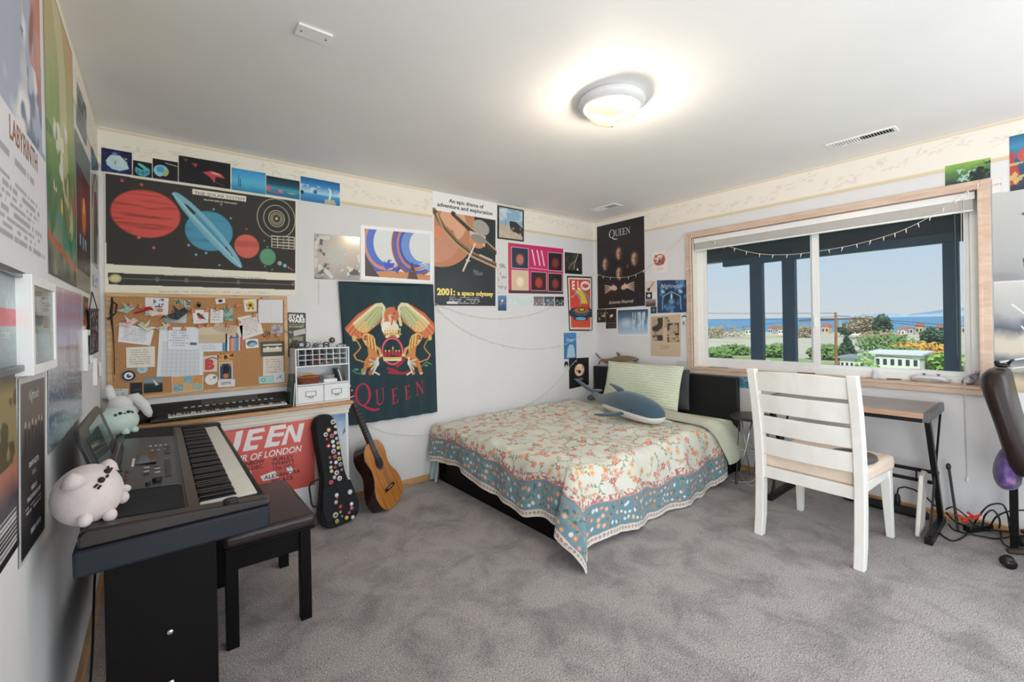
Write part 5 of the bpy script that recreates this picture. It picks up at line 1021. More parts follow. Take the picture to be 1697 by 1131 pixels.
# lions, one each side
def lion(sg, cx):
    f = lambda x, y: (cx + sg * x, y)
    tlin([f(0, 700), f(20, 740), f(25, 790), f(5, 815)], 40, '#d08a4c'); te(*f(8, 712), 26, 28, '#d9a860'); te(*f(-4, 702), 20, 22, '#e0bc78'); te(*f(-8, 700), 11, 12, '#c87a48'); te(*f(-12, 696), 3, 3, '#2a2420'); te(*f(-14, 708), 6, 3, '#7a2c28')
    tlin([f(24, 735), f(52, 752), f(58, 778)], 13, '#d9a05c'); tlin([f(24, 755), f(48, 790), f(62, 782)], 12, '#c98a4c'); te(*f(62, 780), 7, 6, '#e8cc98')
    tlin([f(8, 800), f(-8, 830), f(-16, 860)], 18, '#c97a44'); tlin([f(26, 800), f(30, 830), f(14, 862)], 16, '#b56a3c'); te(*f(-18, 862), 10, 6, '#d9b070')
    tlin([f(-12, 812), f(-50, 800), f(-60, 780), f(-42, 760), f(-32, 745), f(-44, 720), f(-62, 702)], 6, '#c9904c'); te(*f(-60, 704), 9, 13, '#d9b870')
    for k in range(6): tlin([f(-4 + k * 7, 688 + k * 4), f(2 + k * 7, 730 + k * 6)], 5, ('#a86a34', '#e6c884')[k % 2])
lion(1, 262); lion(-1, 485)
# fairies and leaf scrolls
for sg, cx in ((1, 305), (-1, 448)):
    te(cx, 815, 9, 14, '#e6e2d4'); te(cx + sg * 2, 795, 6, 7, '#e8d2b8'); tlin([(cx, 825), (cx - sg * 15, 855), (cx + sg * 10, 868)], 7, '#ddd8c8')
    for k in range(4): tlin([(cx, 812), (cx - sg * (34 - 5 * k), 800 + 22 * k)], 6, '#c3d0c0')
tlin([(195, 850), (215, 862), (245, 866)], 4, '#5f8a72'); tlin([(500, 835), (530, 812), (548, 822)], 4, '#6f9a80'); te(212, 845, 10, 5, '#5f8a62'); te(528, 828, 10, 5, '#5f8a62'); te(240, 850, 8, 10, '#7aa070')
u0, v0 = TP(228, 1000); u1, v1 = TP(520, 955)
W_ = 1.0
def big(ch, x, y, h, w):
    u, v = TP(x, y); gw, polys = SERIF[ch]; A2 = np.linalg.norm(tq[0] - tq[1]) / np.linalg.norm(tq[0] - tq[3]); k = .13 if ch != 'Q' else 0
    m = np.zeros(a.u.shape)
    for p in polys: m = np.maximum(m, a.polym([(u + (x_ - gw / 2) * h * w / A2, v - y_ * h - (x_ - gw / 2) * h * k) for x_, y_ in p]))
    a.blend(m, '#c4204a')
big('Q', 250, 1005, .155, .82); big('U', 322, 1002, .115, .85); big('E', 386, 996, .11, .85); big('E', 440, 976, .10, .85); big('N', 497, 958, .105, .85)
def sag(u, v): return .012 * np.sin(u * 19 + v * 3) ** 2 * (.3 + v) + .008 + .01 * np.exp(-((u - .6) * 9) ** 2) * v
tqq = [np.array(p) for p in tq]
o = put('tapestry', tqq, a, 'dark green cloth tapestry with a winged crest and red lettering', 'tapestry', 'cloth_print', thick=.002, curve=sag, edge='#17343c', lift=.0012)
# sagging top edge: lower the upper rows of the cloth towards the middle
vz = np.empty(len(o.data.vertices) * 3, np.float32); o.data.vertices.foreach_get('co', vz); vz = vz.reshape(-1, 3)
zrel = (vz[:, 2] - vz[:, 2].min()) / np.ptp(vz[:, 2]); xr = (vz[:, 0] - vz[:, 0].min()) / np.ptp(vz[:, 0])
vz[:, 2] -= (.045 * np.clip(zrel - .35, 0, 1) ** 1.3 * 4 * xr * (1 - xr)).astype(np.float32)
vz[:, 0] -= (.02 * np.sin(PI * zrel) * (xr - .5)).astype(np.float32); o.data.vertices.foreach_set('co', vz.ravel()); o.data.update()
for x, y in ((561, 467), (716, 472)): p = at(x, y, Y=L - .02); B().lathe([(.004, 0), (.005, .003), (.0, .005)], n=10).build('pin', mat('brass', '#b99a50', .3, .9), o, loc=Vector(p) - o.location, rot=(PI / 2, 0, 0))

# ================================================================== furniture
BLK = mat('black_laminate', '#0f0d0e', 0.5, spec=.15, var=.15, vscale=6, stretch=(1, 1, .1))
BLKG = mat('black_satin', '#23242a', 0.35)
IVORY = mat('key_ivory', '#e9e6dc', 0.25); KEYB = mat('key_black', '#141416', 0.28)
STEEL = mat('chrome', '#c4c6c8', 0.18, 1.0)

# ---------------------------------------------------------------- digital piano on its stand
pn = wthing('digital_piano', 'big black digital piano on a wooden stand along the left wall', 'piano', (0.3, 2.2, 0))
PY0, PY1 = 1.505, 2.925
B().box(.12, .38, 1.66, 1.70, 0, .69).build('side_panel', BLK, pn, bevel=.003)
for z in (.15, .33, .50):
    pass
B().box(.12, .38, 2.74, 2.78, 0, .69).build('side_panel', BLK, pn, bevel=.003)
B().box(.14, .16, 1.70, 2.74, .22, .46).build('back_board', BLK, pn)
for z in (.255, .405): B().ell((.262, 1.658, z), (.009, .005, .009), 12, 8).build('screw_cap', STEEL, pn, smooth=True)
B().box(.075, .505, PY0, PY1, .695, .764).build('stand_tray', mat('tray_dark', '#1f242d', .45, spec=.3), pn, bevel=.008)
body = B(); prof = [(.085, .765), (.085, .80), (.10, .812), (.318, .792), (.322, .768), (.492, .768), (.500, .774), (.505, .772), (.505, .765)]
body.prism(prof, (0, PY0 + .05, 0), (1, 0, 0), (0, 0, 1), (0, PY1 - PY0 - .10, 0)); bd = body.build('body', mat('piano_plastic', '#1c1c1f', .38), pn, bevel=.003)
for ya, yb in ((PY0, PY0 + .05), (PY1 - .05, PY1)):
    B().prism([(.085, .765), (.085, .797), (.10, .811), (.32, .797), (.49, .786), (.509, .780), (.509, .765)], (0, ya, 0), (1, 0, 0), (0, 0, 1), (0, yb - ya, 0)).build('end_block', mat('piano_brown_black', '#241e1c', .3), pn, bevel=.006)
B().prism([(.305, .795), (.335, .790), (.335, .769), (.305, .769)], (0, PY0 + .05, 0), (1, 0, 0), (0, 0, 1), (0, PY1 - PY0 - .1, 0)).build('name_rail', mat('piano_brown_black', '#241e1c'), pn, bevel=.002)
# 52 white keys, 36 black
KY0 = 1.62; kw = 1.235 / 52
wk = B()
for k in range(52): y = KY0 + k * kw; wk.box(.338, .488, y + .0006, y + kw - .0006, .7685, .7755)
wk.build('white_keys', IVORY, pn, bevel=.0012, seg=1)
bk = B(); notes = [0, 2, 3, 5, 6]       # from the bass end (far from nothing: pattern A . C D . F G)
for k in range(51):
    if (k % 7) in (0, 2, 3, 5, 6):
        y = KY0 + (k + 1) * kw; bk.prism([(.338, .77), (.338, .789), (.428, .787), (.436, .774)], (0, y - .0062, 0), (1, 0, 0), (0, 0, 1), (0, .0124, 0))
bk.build('black_keys', KEYB, pn, bevel=.0015, seg=1)
# control panel
cp_ = B().prism([(.125, .8092), (.292, .7945), (.292, .797), (.125, .812)], (0, 1.80, 0), (1, 0, 0), (0, 0, 1), (0, .84, 0)).build('control_panel', mat('panel_black', '#17181a', .3), pn)
def pz(x): return .812 - (x - .125) * .09
def btn(x, y, lx, ly, m_, name='button', h=.004): return B().box(x - lx / 2, x + lx / 2, y - ly / 2, y + ly / 2, pz(x) - .001, pz(x) + h).build(name, m_, cp_, bevel=.001, seg=1)
GB = mat('button_grey', '#a9abad', .4); DB = mat('button_dark', '#3d4043', .4)
for i in range(4): btn(.215 + i * .017, 2.43, .010, .012, GB)
for i in range(3): btn(.222 + i * .02, 2.34, .009, .010, GB)
for i in range(4): btn(.205 + i * .004, 2.02 - i * 0, .0, .0, DB) if False else None
for i in range(4):
    for j in range(2): btn(.208 + j * .03, 1.98 + i * .026, .016, .012, GB if (i + j) % 2 else DB)
for i in range(10): btn(.268, 1.93 + i * .024, .018, .016, DB)
for i in range(7): btn(.14 + (i % 2) * .016, 1.9 + i * .026, .007, .009, mat('led_red', '#a04040') if i in (3,) else DB)
for i in range(5): btn(.27, 2.28 + i * .03, .02, .018, DB)
B().box(.175, .235, 2.12, 2.30, pz(.175) - .001, pz(.175) + .002).build('display', mat('lcd_off', '#222a36', .08), cp_)
B().box(.165, .172, 2.10, 2.2, pz(.165), pz(.165) + .006).build('slider', IVORY, cp_)
kn = B().lathe([(.013, 0), (.013, .009), (.010, .011)], (.238, 1.88, pz(.238)), 20).build('volume_knob', BLKG, cp_)
B().lathe([(.007, 0), (.007, .006), (.006, .007)], (.215, 1.845, pz(.215)), 16).build('knob', BLKG, cp_)
B().box(.39, .425, 1.515, 1.553, .79, .795).ell((.407, 1.535, .797), (.02, .012, .006)).build('pitch_wheel', BLKG, pn, smooth=True)
# speaker grilles each side of the panel
grl = mat('speaker_cloth', '#1b1c1f', .9, bump=.4, bscale=900)
for ya, yb in ((1.56, 1.79), (2.65, 2.86)): B().prism([(.12, .8105), (.30, .7945), (.30, .7965), (.12, .8128)], (0, ya, 0), (1, 0, 0), (0, 0, 1), (0, yb - ya, 0)).build('speaker_grille', grl, pn)
# tilted music rest with a window-like clear sheet
mr = thing('music_rest', 'dark tilted music rest standing on the digital piano against the wall', 'music rest', (.108, 2.10, .808))
fr = B(); hh = .205; wd = .30; ln = (-.28, 0, 1)
def rr(w, h, r, n=6): return [(sx * (w - r) + r * math.cos(t0 + PI / 2 * i / n), (h - r if sy > 0 else r) + r * math.sin(t0 + PI / 2 * i / n)) for sx, sy, t0 in ((1, 1, 0), (-1, 1, PI / 2), (-1, -1, PI), (1, -1, 1.5 * PI)) for i in range(n + 1)]
aY, uV = Vector((0, 1, 0)), Vector((-.30, 0, .954)); nV = Vector((.954, 0, .30))
fr.prism(rr(wd, hh, .045), (0, 0, 0), aY, uV, nV * .012).build('board', mat('rest_dark', '#2c2f33', .3), mr, bevel=.003)
B().prism([(p[0], p[1] + .01) for p in rr(.26, .03, .01)], nV * .012, aY, uV, nV * .02).build('ledge', mat('rest_dark', '#2c2f33'), mr, bevel=.003)
B().prism([(p[0] + .04, p[1] + .07) for p in rr(.16, .11, .006)], nV * .0122, aY, uV, nV * .0016).build('inset', mat('rest_green', '#6d8f86', .12), mr)
B().prism([(p[0] - .08, p[1] + .03) for p in rr(.14, .13, .006)], nV * .013, aY, uV, nV * .0012).build('inset', mat('rest_clear', '#4b5a58', .06), mr)

# ---------------------------------------------------------------- piano bench
bn = wthing('piano_bench', 'dark padded piano bench with four square legs, beside the digital piano', 'bench', (.615, 2.4, 0))
leath = mat('brown_black_leather', '#2d2122', .32, var=.1, vscale=10, bump=.25, bscale=120)
for x, y in ((.467, 2.132), (.746, 2.134), (.48, 2.668), (.764, 2.668)): B().box(x - .022, x + .022, y - .022, y + .022, 0, .405).build('leg', BLK, bn, bevel=.002)
B().box(.46, .76, 2.125, 2.147, .31, .405).box(.46, .76, 2.655, 2.677, .31, .405).box(.455, .477, 2.147, 2.655, .31, .405).box(.745, .767, 2.147, 2.655, .31, .405).build('apron', BLK, bn, bevel=.002)
B().box(.435, .79, 2.10, 2.70, .405, .465).build('seat', leath, bn, bevel=.022, seg=4)
B().box(.44, .785, 2.105, 2.695, .398, .41).build('seat_board', BLK, bn, bevel=.003)

# ---------------------------------------------------------------- second keyboard on the low wall
kb = wthing('portable_keyboard', 'small black electronic keyboard lying on the ledge of the low wall', 'keyboard', (.56, 3.22, .778))
kx0, kx1 = .205, .925; pr = [(3.145, .785), (3.150, .800), (3.225, .806), (3.24, .830), (3.325, .866), (3.33, .785)]
B().prism(pr, (kx0, 0, 0), (0, 1, 0), (0, 0, 1), (kx1 - kx0, 0, 0)).box(kx0 + .03, kx0 + .06, 3.15, 3.17, .778, .786).box(kx1 - .06, kx1 - .03, 3.15, 3.17, .778, .786).box(kx0 + .03, kx0 + .06, 3.30, 3.32, .778, .786).box(kx1 - .06, kx1 - .03, 3.30, 3.32, .778, .786).build('body', mat('keyboard_plastic', '#1d1d20', .4), kb, bevel=.006)
w_ = B(); n = 36; k0, k1 = .285, .895
for k in range(n): x = k0 + (k1 - k0) * k / n; w_.prism([(3.142, .800), (3.142, .8065), (3.228, .8115), (3.228, .80)], (x + .0006, 0, 0), (0, 1, 0), (0, 0, 1), ((k1 - k0) / n - .0012, 0, 0))
w_.build('white_keys', IVORY, kb)
w_ = B()
for k in range(n - 1):
    if k % 7 in (0, 1, 3, 4, 5): x = k0 + (k1 - k0) * (k + 1) / n; w_.box(x - .0042, x + .0042, 3.178, 3.228, .806, .8185)
w_.build('black_keys', KEYB, kb, bevel=.001, seg=1)
for i in range(14): c = ('#b9b9b9', '#b9b9b9', '#c8705a', '#c9b060', '#79b0a0')[(i // 2) % 5]; x = .36 + i * .035; B().prism([(3.245, .8315), (3.245, .8335), (3.255, .838), (3.255, .836)], (x, 0, 0), (0, 1, 0), (0, 0, 1), (.018, 0, 0)).build('button', mat('kb_btn' + c[1:], c, .4), kb)
B().prism([(3.262, .8388), (3.262, .8403), (3.318, .8643), (3.318, .8628)], (.45, 0, 0), (0, 1, 0), (0, 0, 1), (.3, 0, 0)).build('label_panel', mat('panel_grey', '#4b4c50', .3), kb)

# ---------------------------------------------------------------- desk organizer on the ledge
ox0, ox1, oy0, oy1, oz0, oz1 = .952, 1.307, 3.165, 3.327, .778, 1.155
org = wthing('desk_organizer', 'white shelf organizer with cubbies and two drawers on the right end of the ledge', 'organizer', ((ox0 + ox1) / 2, 3.24, oz0))
OW = mat('organizer_white', '#eceef1', .35); t = .009
B().box(ox0, ox0 + t, oy0, oy1, oz0, oz1).box(ox1 - t, ox1, oy0, oy1, oz0, oz1).box(ox0 + t, ox1 - t, oy0, oy1, oz1 - t, oz1).box(ox0 + t, ox1 - t, oy0, oy1, oz0, oz0 + t).box(ox0 + t, ox1 - t, oy0, oy1, .905, .905 + t).box(ox0 + t, ox1 - t, oy0, oy1, 1.030, 1.030 + t).box(ox0 + t, ox1 - t, oy1 - .004, oy1, oz0 + t, oz1 - t).build('body', OW, org, bevel=.0015, seg=1)
g = B(); cx = [ox0 + .02 + (ox1 - ox0 - .04) * k / 7 for k in range(8)]; cz = [1.042 + .034 * k for k in range(4)]
for x in cx: g.box(x - .0018, x + .0018, oy0 + .001, oy1 - .004, 1.040, 1.146)
for z in cz[1:3]: g.box(cx[0], cx[-1], oy0 + .0015, oy1 - .004, z - .0018, z + .0018)
g.build('cubby_grid', OW, org)
for k in range(2):
    xa = ox0 + t + .002 + k * .169; xb = xa + .166
    dr = B().box(xa, xb, oy0 + .002, oy1 - .01, oz0 + t + .002, .902).build('drawer', OW, org, bevel=.002)
    xm = (xa + xb) / 2; zm = .85
    B().box(xm - .03, xm + .03, oy0 - .001, oy0 + .002, zm - .014, zm + .014).build('label_card', mat('card_white', '#f4f2ee', .6), dr)
    B().obox((xm - .032, oy0 - .003, zm - .016), (xm - .032, oy0 - .003, zm + .016), .003, .003).obox((xm + .032, oy0 - .003, zm - .016), (xm + .032, oy0 - .003, zm + .016), .003, .003).obox((xm - .032, oy0 - .003, zm + .016), (xm + .032, oy0 - .003, zm + .016), .003, .003, up=(0, 1, 0)).obox((xm - .032, oy0 - .003, zm - .016), (xm + .032, oy0 - .003, zm - .016), .003, .003, up=(0, 1, 0)).tube([(xm - .012, oy0 - .003, zm - .018), (xm - .008, oy0 - .014, zm - .026), (xm + .008, oy0 - .014, zm - .026), (xm + .012, oy0 - .003, zm - .018)], .0022, 8).build('handle', mat('old_steel', '#7d7a76', .35, .9), dr)
ordn = ['top', 'middle', 'bottom']; colw = ['first', 'second', 'third', 'fourth', 'fifth', 'sixth', 'seventh']
rnd = random.Random(12)
fill = [('#243038', 6), ('#23262b', 9), ('#2c2f34', 4), ('#3d5560', 5), ('#8a9098', 3), ('#e8e8ea', 1), None, ('#4d565e', 4), ('#2b3f50', 5), ('#8c2f2a', 7), ('#c04a3c', 4), ('#2f4f6b', 4), ('#d9c9b0', 3), ('#1d4f66', 6), ('#3a3d42', 5), ('#1b1c20', 9), ('#7b2a2c', 8), ('#9fb0b8', 3), ('#d9a184', 3), ('#c9c2b4', 2), None]
for i, f_ in enumerate(fill):
    if not f_: continue
    r_, c_ = i // 7, i % 7; x = (cx[c_] + cx[c_ + 1]) / 2; z = cz[2 - r_] + .002
    cnm = {'#8c2f2a': 'dark red', '#c04a3c': 'red', '#7b2a2c': 'maroon', '#d9a184': 'peach', '#e8e8ea': 'white', '#d9c9b0': 'cream', '#1d4f66': 'teal', '#c9c2b4': 'beige', '#8a9098': 'grey', '#9fb0b8': 'pale blue'}.get(f_[0], 'dark')
    t_ = B()
    for k in range(f_[1]):
        px_ = x + ((k % 4) - 1.5) * .0088; pz_ = z + .005 + (k // 4) * .0095
        t_.cyl((px_, 3.185 + rnd.random() * .02, pz_), (px_, 3.31, pz_), .0040, n=8)
    tag(t_.build('pen_bundle', mat('pens_' + f_[0][1:], f_[0], .4)), 'bundle of %s pens in the %s row, %s cubby from the left' % (cnm, ordn[r_], colw[c_]), 'pens', group='pens in the organizer cubbies')
# basket with pencils, tin, white box, leaning books
bs = wthing('basket', 'brown woven basket on the open shelf of the organizer', 'basket', (1.04, 3.225, .9145))
wick = mat_wood('wicker', '#6a3228', '#95503c', .6, 60, (1, 1, 3))
wv = B()
for k in range(7): s_ = 1 + k * .035; wv.loft([((1.045 + .062 * s_ * math.cos(a_), 3.222 + .036 * s_ * math.sin(a_), .919 + k * .0058), .0036) for a_ in np.linspace(0, 2 * PI, 26)], 6)
wv.box(.985, 1.105, 3.188, 3.256, .9145, .919).build('woven_body', wick, bs)
B().loft([((1.045 + .076 * math.cos(a_), 3.222 + .045 * math.sin(a_), .961), .0042) for a_ in np.linspace(0, 2 * PI, 26)], 6).build('rim', mat('wicker_rim', '#b07a48', .6), bs)
tag(B().cyl((.985, 3.19, .972), (1.07, 3.23, .975), .004, n=8).cyl((.975, 3.20, .968), (1.06, 3.21, .982), .004, n=8).cyl((.98, 3.215, .970), (1.075, 3.205, .973), .0035, n=8).build('pencil_bundle', mat('pencil_yellow', '#d29a3e', .5)), 'yellow pencils lying across the brown basket', 'pencils')
tag(B().box(1.135, 1.225, 3.18, 3.27, .9145, .937).build('white_box', mat('card_white', '#f4f2ee'), bevel=.003), 'flat white box under the round clear tub, open shelf of the organizer', 'box')
tag(B().lathe([(.040, 0), (.044, .018), (.046, .018), (.046, .026), (.02, .029)], (1.175, 3.225, .937), 28).build('round_tub', mat('tub_grey', '#9a9ea2', .2), smooth=False), 'round grey tub with lid on the flat white box', 'tub')
for i, (c, lb) in enumerate((('#20304a', 'dark blue notebook leaning on the organizer shelf, left of the cream one'), ('#e2dccb', 'cream notebook leaning at the right end of the organizer shelf'), ('#3f6a5a', 'green notebook leaning behind the cream one on the organizer shelf'))):
    x = 1.245 + i * .014; tag(B().prism([(0, 0), (.009, 0), (-.014, .085), (-.023, .085)], (x, 3.195 + .01 * i, .915), (1, 0, 0), (0, 0, 1), (0, .09, 0)).build('notebook', mat('book_' + c[1:], c, .5), bevel=.001), lb, 'notebook', group='notebooks on the organizer shelf')
# metal models on top
IR = mat('pewter', '#77787a', .3, .95)
mm = wthing('metal_model', 'little metal motorcycle sculpture, leftmost on top of the organizer', 'figurine', (1.01, 3.24, 1.155))
for x in (.975, 1.045): B().loft([((x + .019 * math.cos(a_), 3.235, 1.176 + .019 * math.sin(a_)), .003) for a_ in np.linspace(0, 2 * PI, 20)], 6).tube([(x - .018, 3.235, 1.176), (x + .018, 3.235, 1.176)], .001).tube([(x, 3.235, 1.158), (x, 3.235, 1.194)], .001).build('wheel', IR, mm)
B().tube([(.975, 3.235, 1.176), (.99, 3.235, 1.2), (1.02, 3.235, 1.196), (1.045, 3.235, 1.176)], .003).tube([(1.045, 3.235, 1.176), (1.032, 3.235, 1.215), (1.03, 3.225, 1.218)], .002).box(.995, 1.02, 3.228, 3.242, 1.168, 1.19).ell((1.005, 3.235, 1.203), (.014, .006, .006)).build('frame', IR, mm)
mm = wthing('metal_model', 'spiky metal spacecraft figure, second from left on top of the organizer', 'figurine', (1.1, 3.22, 1.155))
B().ell((1.095, 3.22, 1.172), (.02, .012, .012)).tube([(1.07, 3.22, 1.157), (1.095, 3.22, 1.172), (1.13, 3.215, 1.186)], .003).tube([(1.09, 3.21, 1.156), (1.1, 3.22, 1.175), (1.12, 3.235, 1.157)], .003).build('body', IR, mm)
B().obox((1.075, 3.20, 1.18), (1.12, 3.25, 1.192), .012, .0015).obox((1.08, 3.25, 1.192), (1.12, 3.20, 1.176), .01, .0015).build('wing', IR, mm)
mm = wthing('metal_model', 'metal creature with a round ball head, third on top of the organizer', 'figurine', (1.18, 3.22, 1.155))
B().ell((1.165, 3.22, 1.18), (.026, .013, .014)).cyl((1.15, 3.212, 1.155), (1.152, 3.215, 1.175), .004).cyl((1.15, 3.228, 1.155), (1.152, 3.225, 1.175), .004).cyl((1.182, 3.212, 1.155), (1.18, 3.215, 1.175), .004).cyl((1.182, 3.228, 1.155), (1.18, 3.225, 1.175), .004).build('body', IR, mm, smooth=True)
B().ell((1.205, 3.22, 1.203), .021).build('head', IR, mm, smooth=True); B().obox((1.14, 3.22, 1.19), (1.125, 3.22, 1.208), .008, .004).build('tail', IR, mm)
mm = wthing('metal_model', 'flat metal vehicle figure, rightmost on top of the organizer', 'figurine', (1.265, 3.215, 1.155))
B().obox((1.235, 3.215, 1.166), (1.297, 3.215, 1.166), .022, .006).ell((1.262, 3.215, 1.173), (.014, .009, .007)).build('body', IR, mm)
for x in (1.243, 1.287): B().cyl((x, 3.198, 1.1625), (x, 3.232, 1.1625), .0075, n=14).build('wheel', IR, mm)
# green folder, poster and small framed card by the organizer
tag(B().obox((.915, 3.23, .779), (.945, 3.25, .985), .14, .004, up=(1, 0, 0)).build('green_folder', mat('folder_green', '#24493c', .35), bevel=.001), 'dark green folder standing between keyboard and organizer', 'folder')
tag(B().obox((.935, 3.18, .779), (.946, 3.18, .93), .05, .003, up=(1, 0, 0)).build('white_card', mat('card_white', '#f4f2ee')), 'white card standing against the left side of the organizer', 'card')
q = back_q([(476, 518), (506.5, 519), (507, 590), (476, 592)]); a = A_(q, '#17181a', 1.5)
a.text('STAR', .5, .13, .085, '#eceae4', bold=.05, wide=1.1); a.text('WARS', .5, .225, .085, '#eceae4', bold=.05, wide=1.0); a.text('RETURN OF THE JEDI', .5, .285, .03, '#b9b48a', wide=.8); a.text('IN CONCERT', .5, .34, .04, '#d8cf8a', bold=.02, wide=.9)
a.poly([(.3, .42), (.95, .36), (.98, .48), (.35, .54)], '#c8c6c0', .8); a.blobs(.55, '#8a8a5a', 7, seed=5, soft=.08, box=(.1, .55, .9, 1)); put('concert_flyer', q, a, 'black concert flyer standing on the wall above the organizer')
# black bag behind the plushes at the left end of the ledge
bg_ = tag(B().ell((.15, 3.22, .815), (.05, .07, .037), 16, 10).ell((.19, 3.25, .82), (.045, .05, .042), 16, 10, rot=(0, .4, 0)).build('black_pouch', mat('black_fabric', '#191a1c', .8, bump=.4, bscale=60), smooth=True), 'crumpled black pouch at the left end of the ledge', 'pouch')

# ---------------------------------------------------------------- plush toys
def fur(n, c): return mat(n, c, .95, var=.05, vscale=30, bump=.5, bscale=260, sheen=.4)
def face_marks(t_, c, r, dirv, upv, col='#2a1c1c', s=1.0, parent=None):
    d = Vector(dirv).normalized(); u = Vector(upv); u = (u - d * u.dot(d)).normalized(); s_ = d.cross(u)
    mk = mat('stitch_dark', col, .7)
    def pt(a_, b_): v = (d + s_ * a_ + u * b_).normalized(); return Vector(c) + Vector((v.x * r[0], v.y * r[1], v.z * r[2])) * 1.012
    for sg in (-1, 1): B().ell(pt(sg * .26 * s, 0), (.0075, .0075, .0075)).build('eye', mk, t_, smooth=True)
    B().tube([pt(-.07 * s, -.06), pt(-.03 * s, -.1), pt(0, -.06), pt(.03 * s, -.1), pt(.07 * s, -.06)], .0022).build('mouth', mk, t_)
    for sg in (-1, 1):
        for k in (0, 1): B().tube([pt(sg * .48 * s, .02 - .1 * k), pt(sg * .68 * s, .05 - .13 * k)], .0028).build('whisker', mk, t_)
cc = Vector((.097, 1.60, .872)); ct = wthing('plush_cat', 'round pinkish grey plush cat lying on the near left end of the digital piano', 'plush toy', (.1, 1.6, .795))
PK = fur('plush_pink_grey', '#d8cbc9')
cb = B().ell(cc, (.072, .074, .077), 32, 20)
cb.build('body', PK, ct, smooth=True)
for dy, dx in ((-.05, -.02), (.04, .035)): B().loft([(cc + Vector((dx, dy, .045)), .026), (cc + Vector((dx * 1.1, dy * 1.1, .064)), .017), (cc + Vector((dx * 1.15, dy * 1.15, .074)), .004)], 12).build('ear', PK, ct, smooth=True)
for dx, dy, dz in ((.066, .035, -.035), (.045, -.045, -.052), (.0, -.066, -.045)): B().ell(cc + Vector((dx, dy, dz)), (.015, .015, .017)).build('paw', PK, ct, smooth=True)
B().loft([(cc + Vector((.055, .06, -.02)), .013), (cc + Vector((.074, .07, -.022)), .011), (cc + Vector((.080, .073, -.025)), .007)], 10).build('tail', PK, ct, smooth=True)
face_marks(ct, cc, (.073, .075, .078), (.50, -.55, .68), (-.55, -.1, .6), s=.8)
WH = fur('plush_white', '#e9eae8'); MT = fur('plush_mint', '#cfe3d9')
wc = Vector((.085, 3.215, .845)); wp = wthing('plush_rabbit', 'floppy white plush toy slumped on the ledge in the room corner', 'plush toy', (.085, 3.2, .778))
B().ell(wc, (.075, .08, .067), 28, 18).ell(wc + Vector((0, -.01, .055)), (.055, .055, .045), 24, 16).build('body', WH, wp, smooth=True)
B().loft([(wc + Vector((-.03, .0, .07)), .018), (wc + Vector((-.045, .0, .115)), .021), (wc + Vector((-.05, .0, .15)), .017), (wc + Vector((-.05, 0, .162)), .006)], 14).build('ear', WH, wp, smooth=True)
B().loft([(wc + Vector((.02, -.01, .08)), .02), (wc + Vector((.06, -.02, .085)), .026), (wc + Vector((.095, -.03, .04)), .026), (wc + Vector((.115, -.04, -.01)), .020), (wc + Vector((.12, -.04, -.03)), .008)], 14).build('ear', WH, wp, smooth=True)
mc = Vector((.092, 2.83, .865)); mp_ = wthing('plush_seal', 'pale mint plush toy sitting on the far end of the digital piano', 'plush toy', (.09, 2.83, .81))
B().ell(mc, (.078, .082, .066), 28, 18).build('body', MT, mp_, smooth=True)
for dx, dy in ((.06, -.03), (.03, -.065)): B().ell(mc + Vector((dx, dy, -.045)), (.016, .016, .016)).build('paw', MT, mp_, smooth=True)
face_marks(mp_, mc, (.078, .082, .066), (.35, -.70, .75), (-.3, .5, .7), s=.8)

# ---------------------------------------------------------------- cork board
cbz = .02
bq5 = lambda pts, d=cbz: zq(150, 470, 4.849, pts, back_q, d)
cq = bq5([(122, 83), (1575, 98), (1560, 815), (135, 960)], 0.0)
cbd = wthing('cork_board', 'large wood-framed cork board covered with papers and pins, above the ledge', 'cork board', tuple((cq[2] + cq[3]) / 2))
xL, xR = cq[0][0], cq[1][0]; zT = (cq[0][2] + cq[1][2]) / 2; zBm = (cq[2][2] + cq[3][2]) / 2
f_ = .022; B().box(xL, xR, L - .018, L - .001, zT - f_, zT).box(xL, xR, L - .018, L - .001, zBm, zBm + f_).box(xL, xL + f_, L - .018, L - .001, zBm + f_, zT - f_).box(xR - f_, xR, L - .018, L - .001, zBm + f_, zT - f_).build('frame', mat_wood('board_frame', '#c49a6c', '#d9b384', .45, 10, (1, 1, 6)), cbd, bevel=.002)
B().box(xL + f_, xR - f_, L - .012, L - .003, zBm + f_, zT - f_).build('cork_panel', mat('cork', '#bb8a5c', .9, var=.22, vscale=170, bump=.5, bscale=200), cbd)
def cork(name, pts, base, label, cat='paper', draw=None, lay=0, mm=1.6, group=None):
    q = bq5(pts, .0125); a = A_(q, base, mm, 160)
    if draw: draw(a)
    return put(name, q, a, label, cat, 'matte_paper', off=.0016 + .0014 * lay, thick=.0004, group=group)
R4 = lambda x0, y0, x1, y1, sk=0: [(x0, y0), (x1, y0 + sk), (x1, y1 + sk), (x0, y1)]
def txtlines(n, seed=1, v0=.12, v1=.9, c='#9aa0ac'): return lambda a: a.lines_text(.1, v0, .9, v1, n, c, .7, seed)
cork('letter', [(232, 315), (510, 375), (480, 500), (220, 470)], '#e9e8ec', 'crooked white letter pinned upper left on the cork board, under the paper birds', draw=txtlines(7, 2), lay=1)
cork('receipt', [(286, 515), (518, 505), (518, 670), (288, 680)], '#e6e0d6', 'cream typed sheet at the left of the cork board, above the round black sticker', draw=txtlines(7, 3, c='#b09a90'))
def cal(a):
    a.rect(.1, .30, .9, .98, '#d6dae0'); [a.line([(.1 + k * .1, .3), (.1 + k * .1, .98)], .006, '#b4bac6') for k in range(9)]; [a.line([(.1, .3 + k * .085), (.9, .3 + k * .085)], .006, '#b4bac6') for k in range(9)]
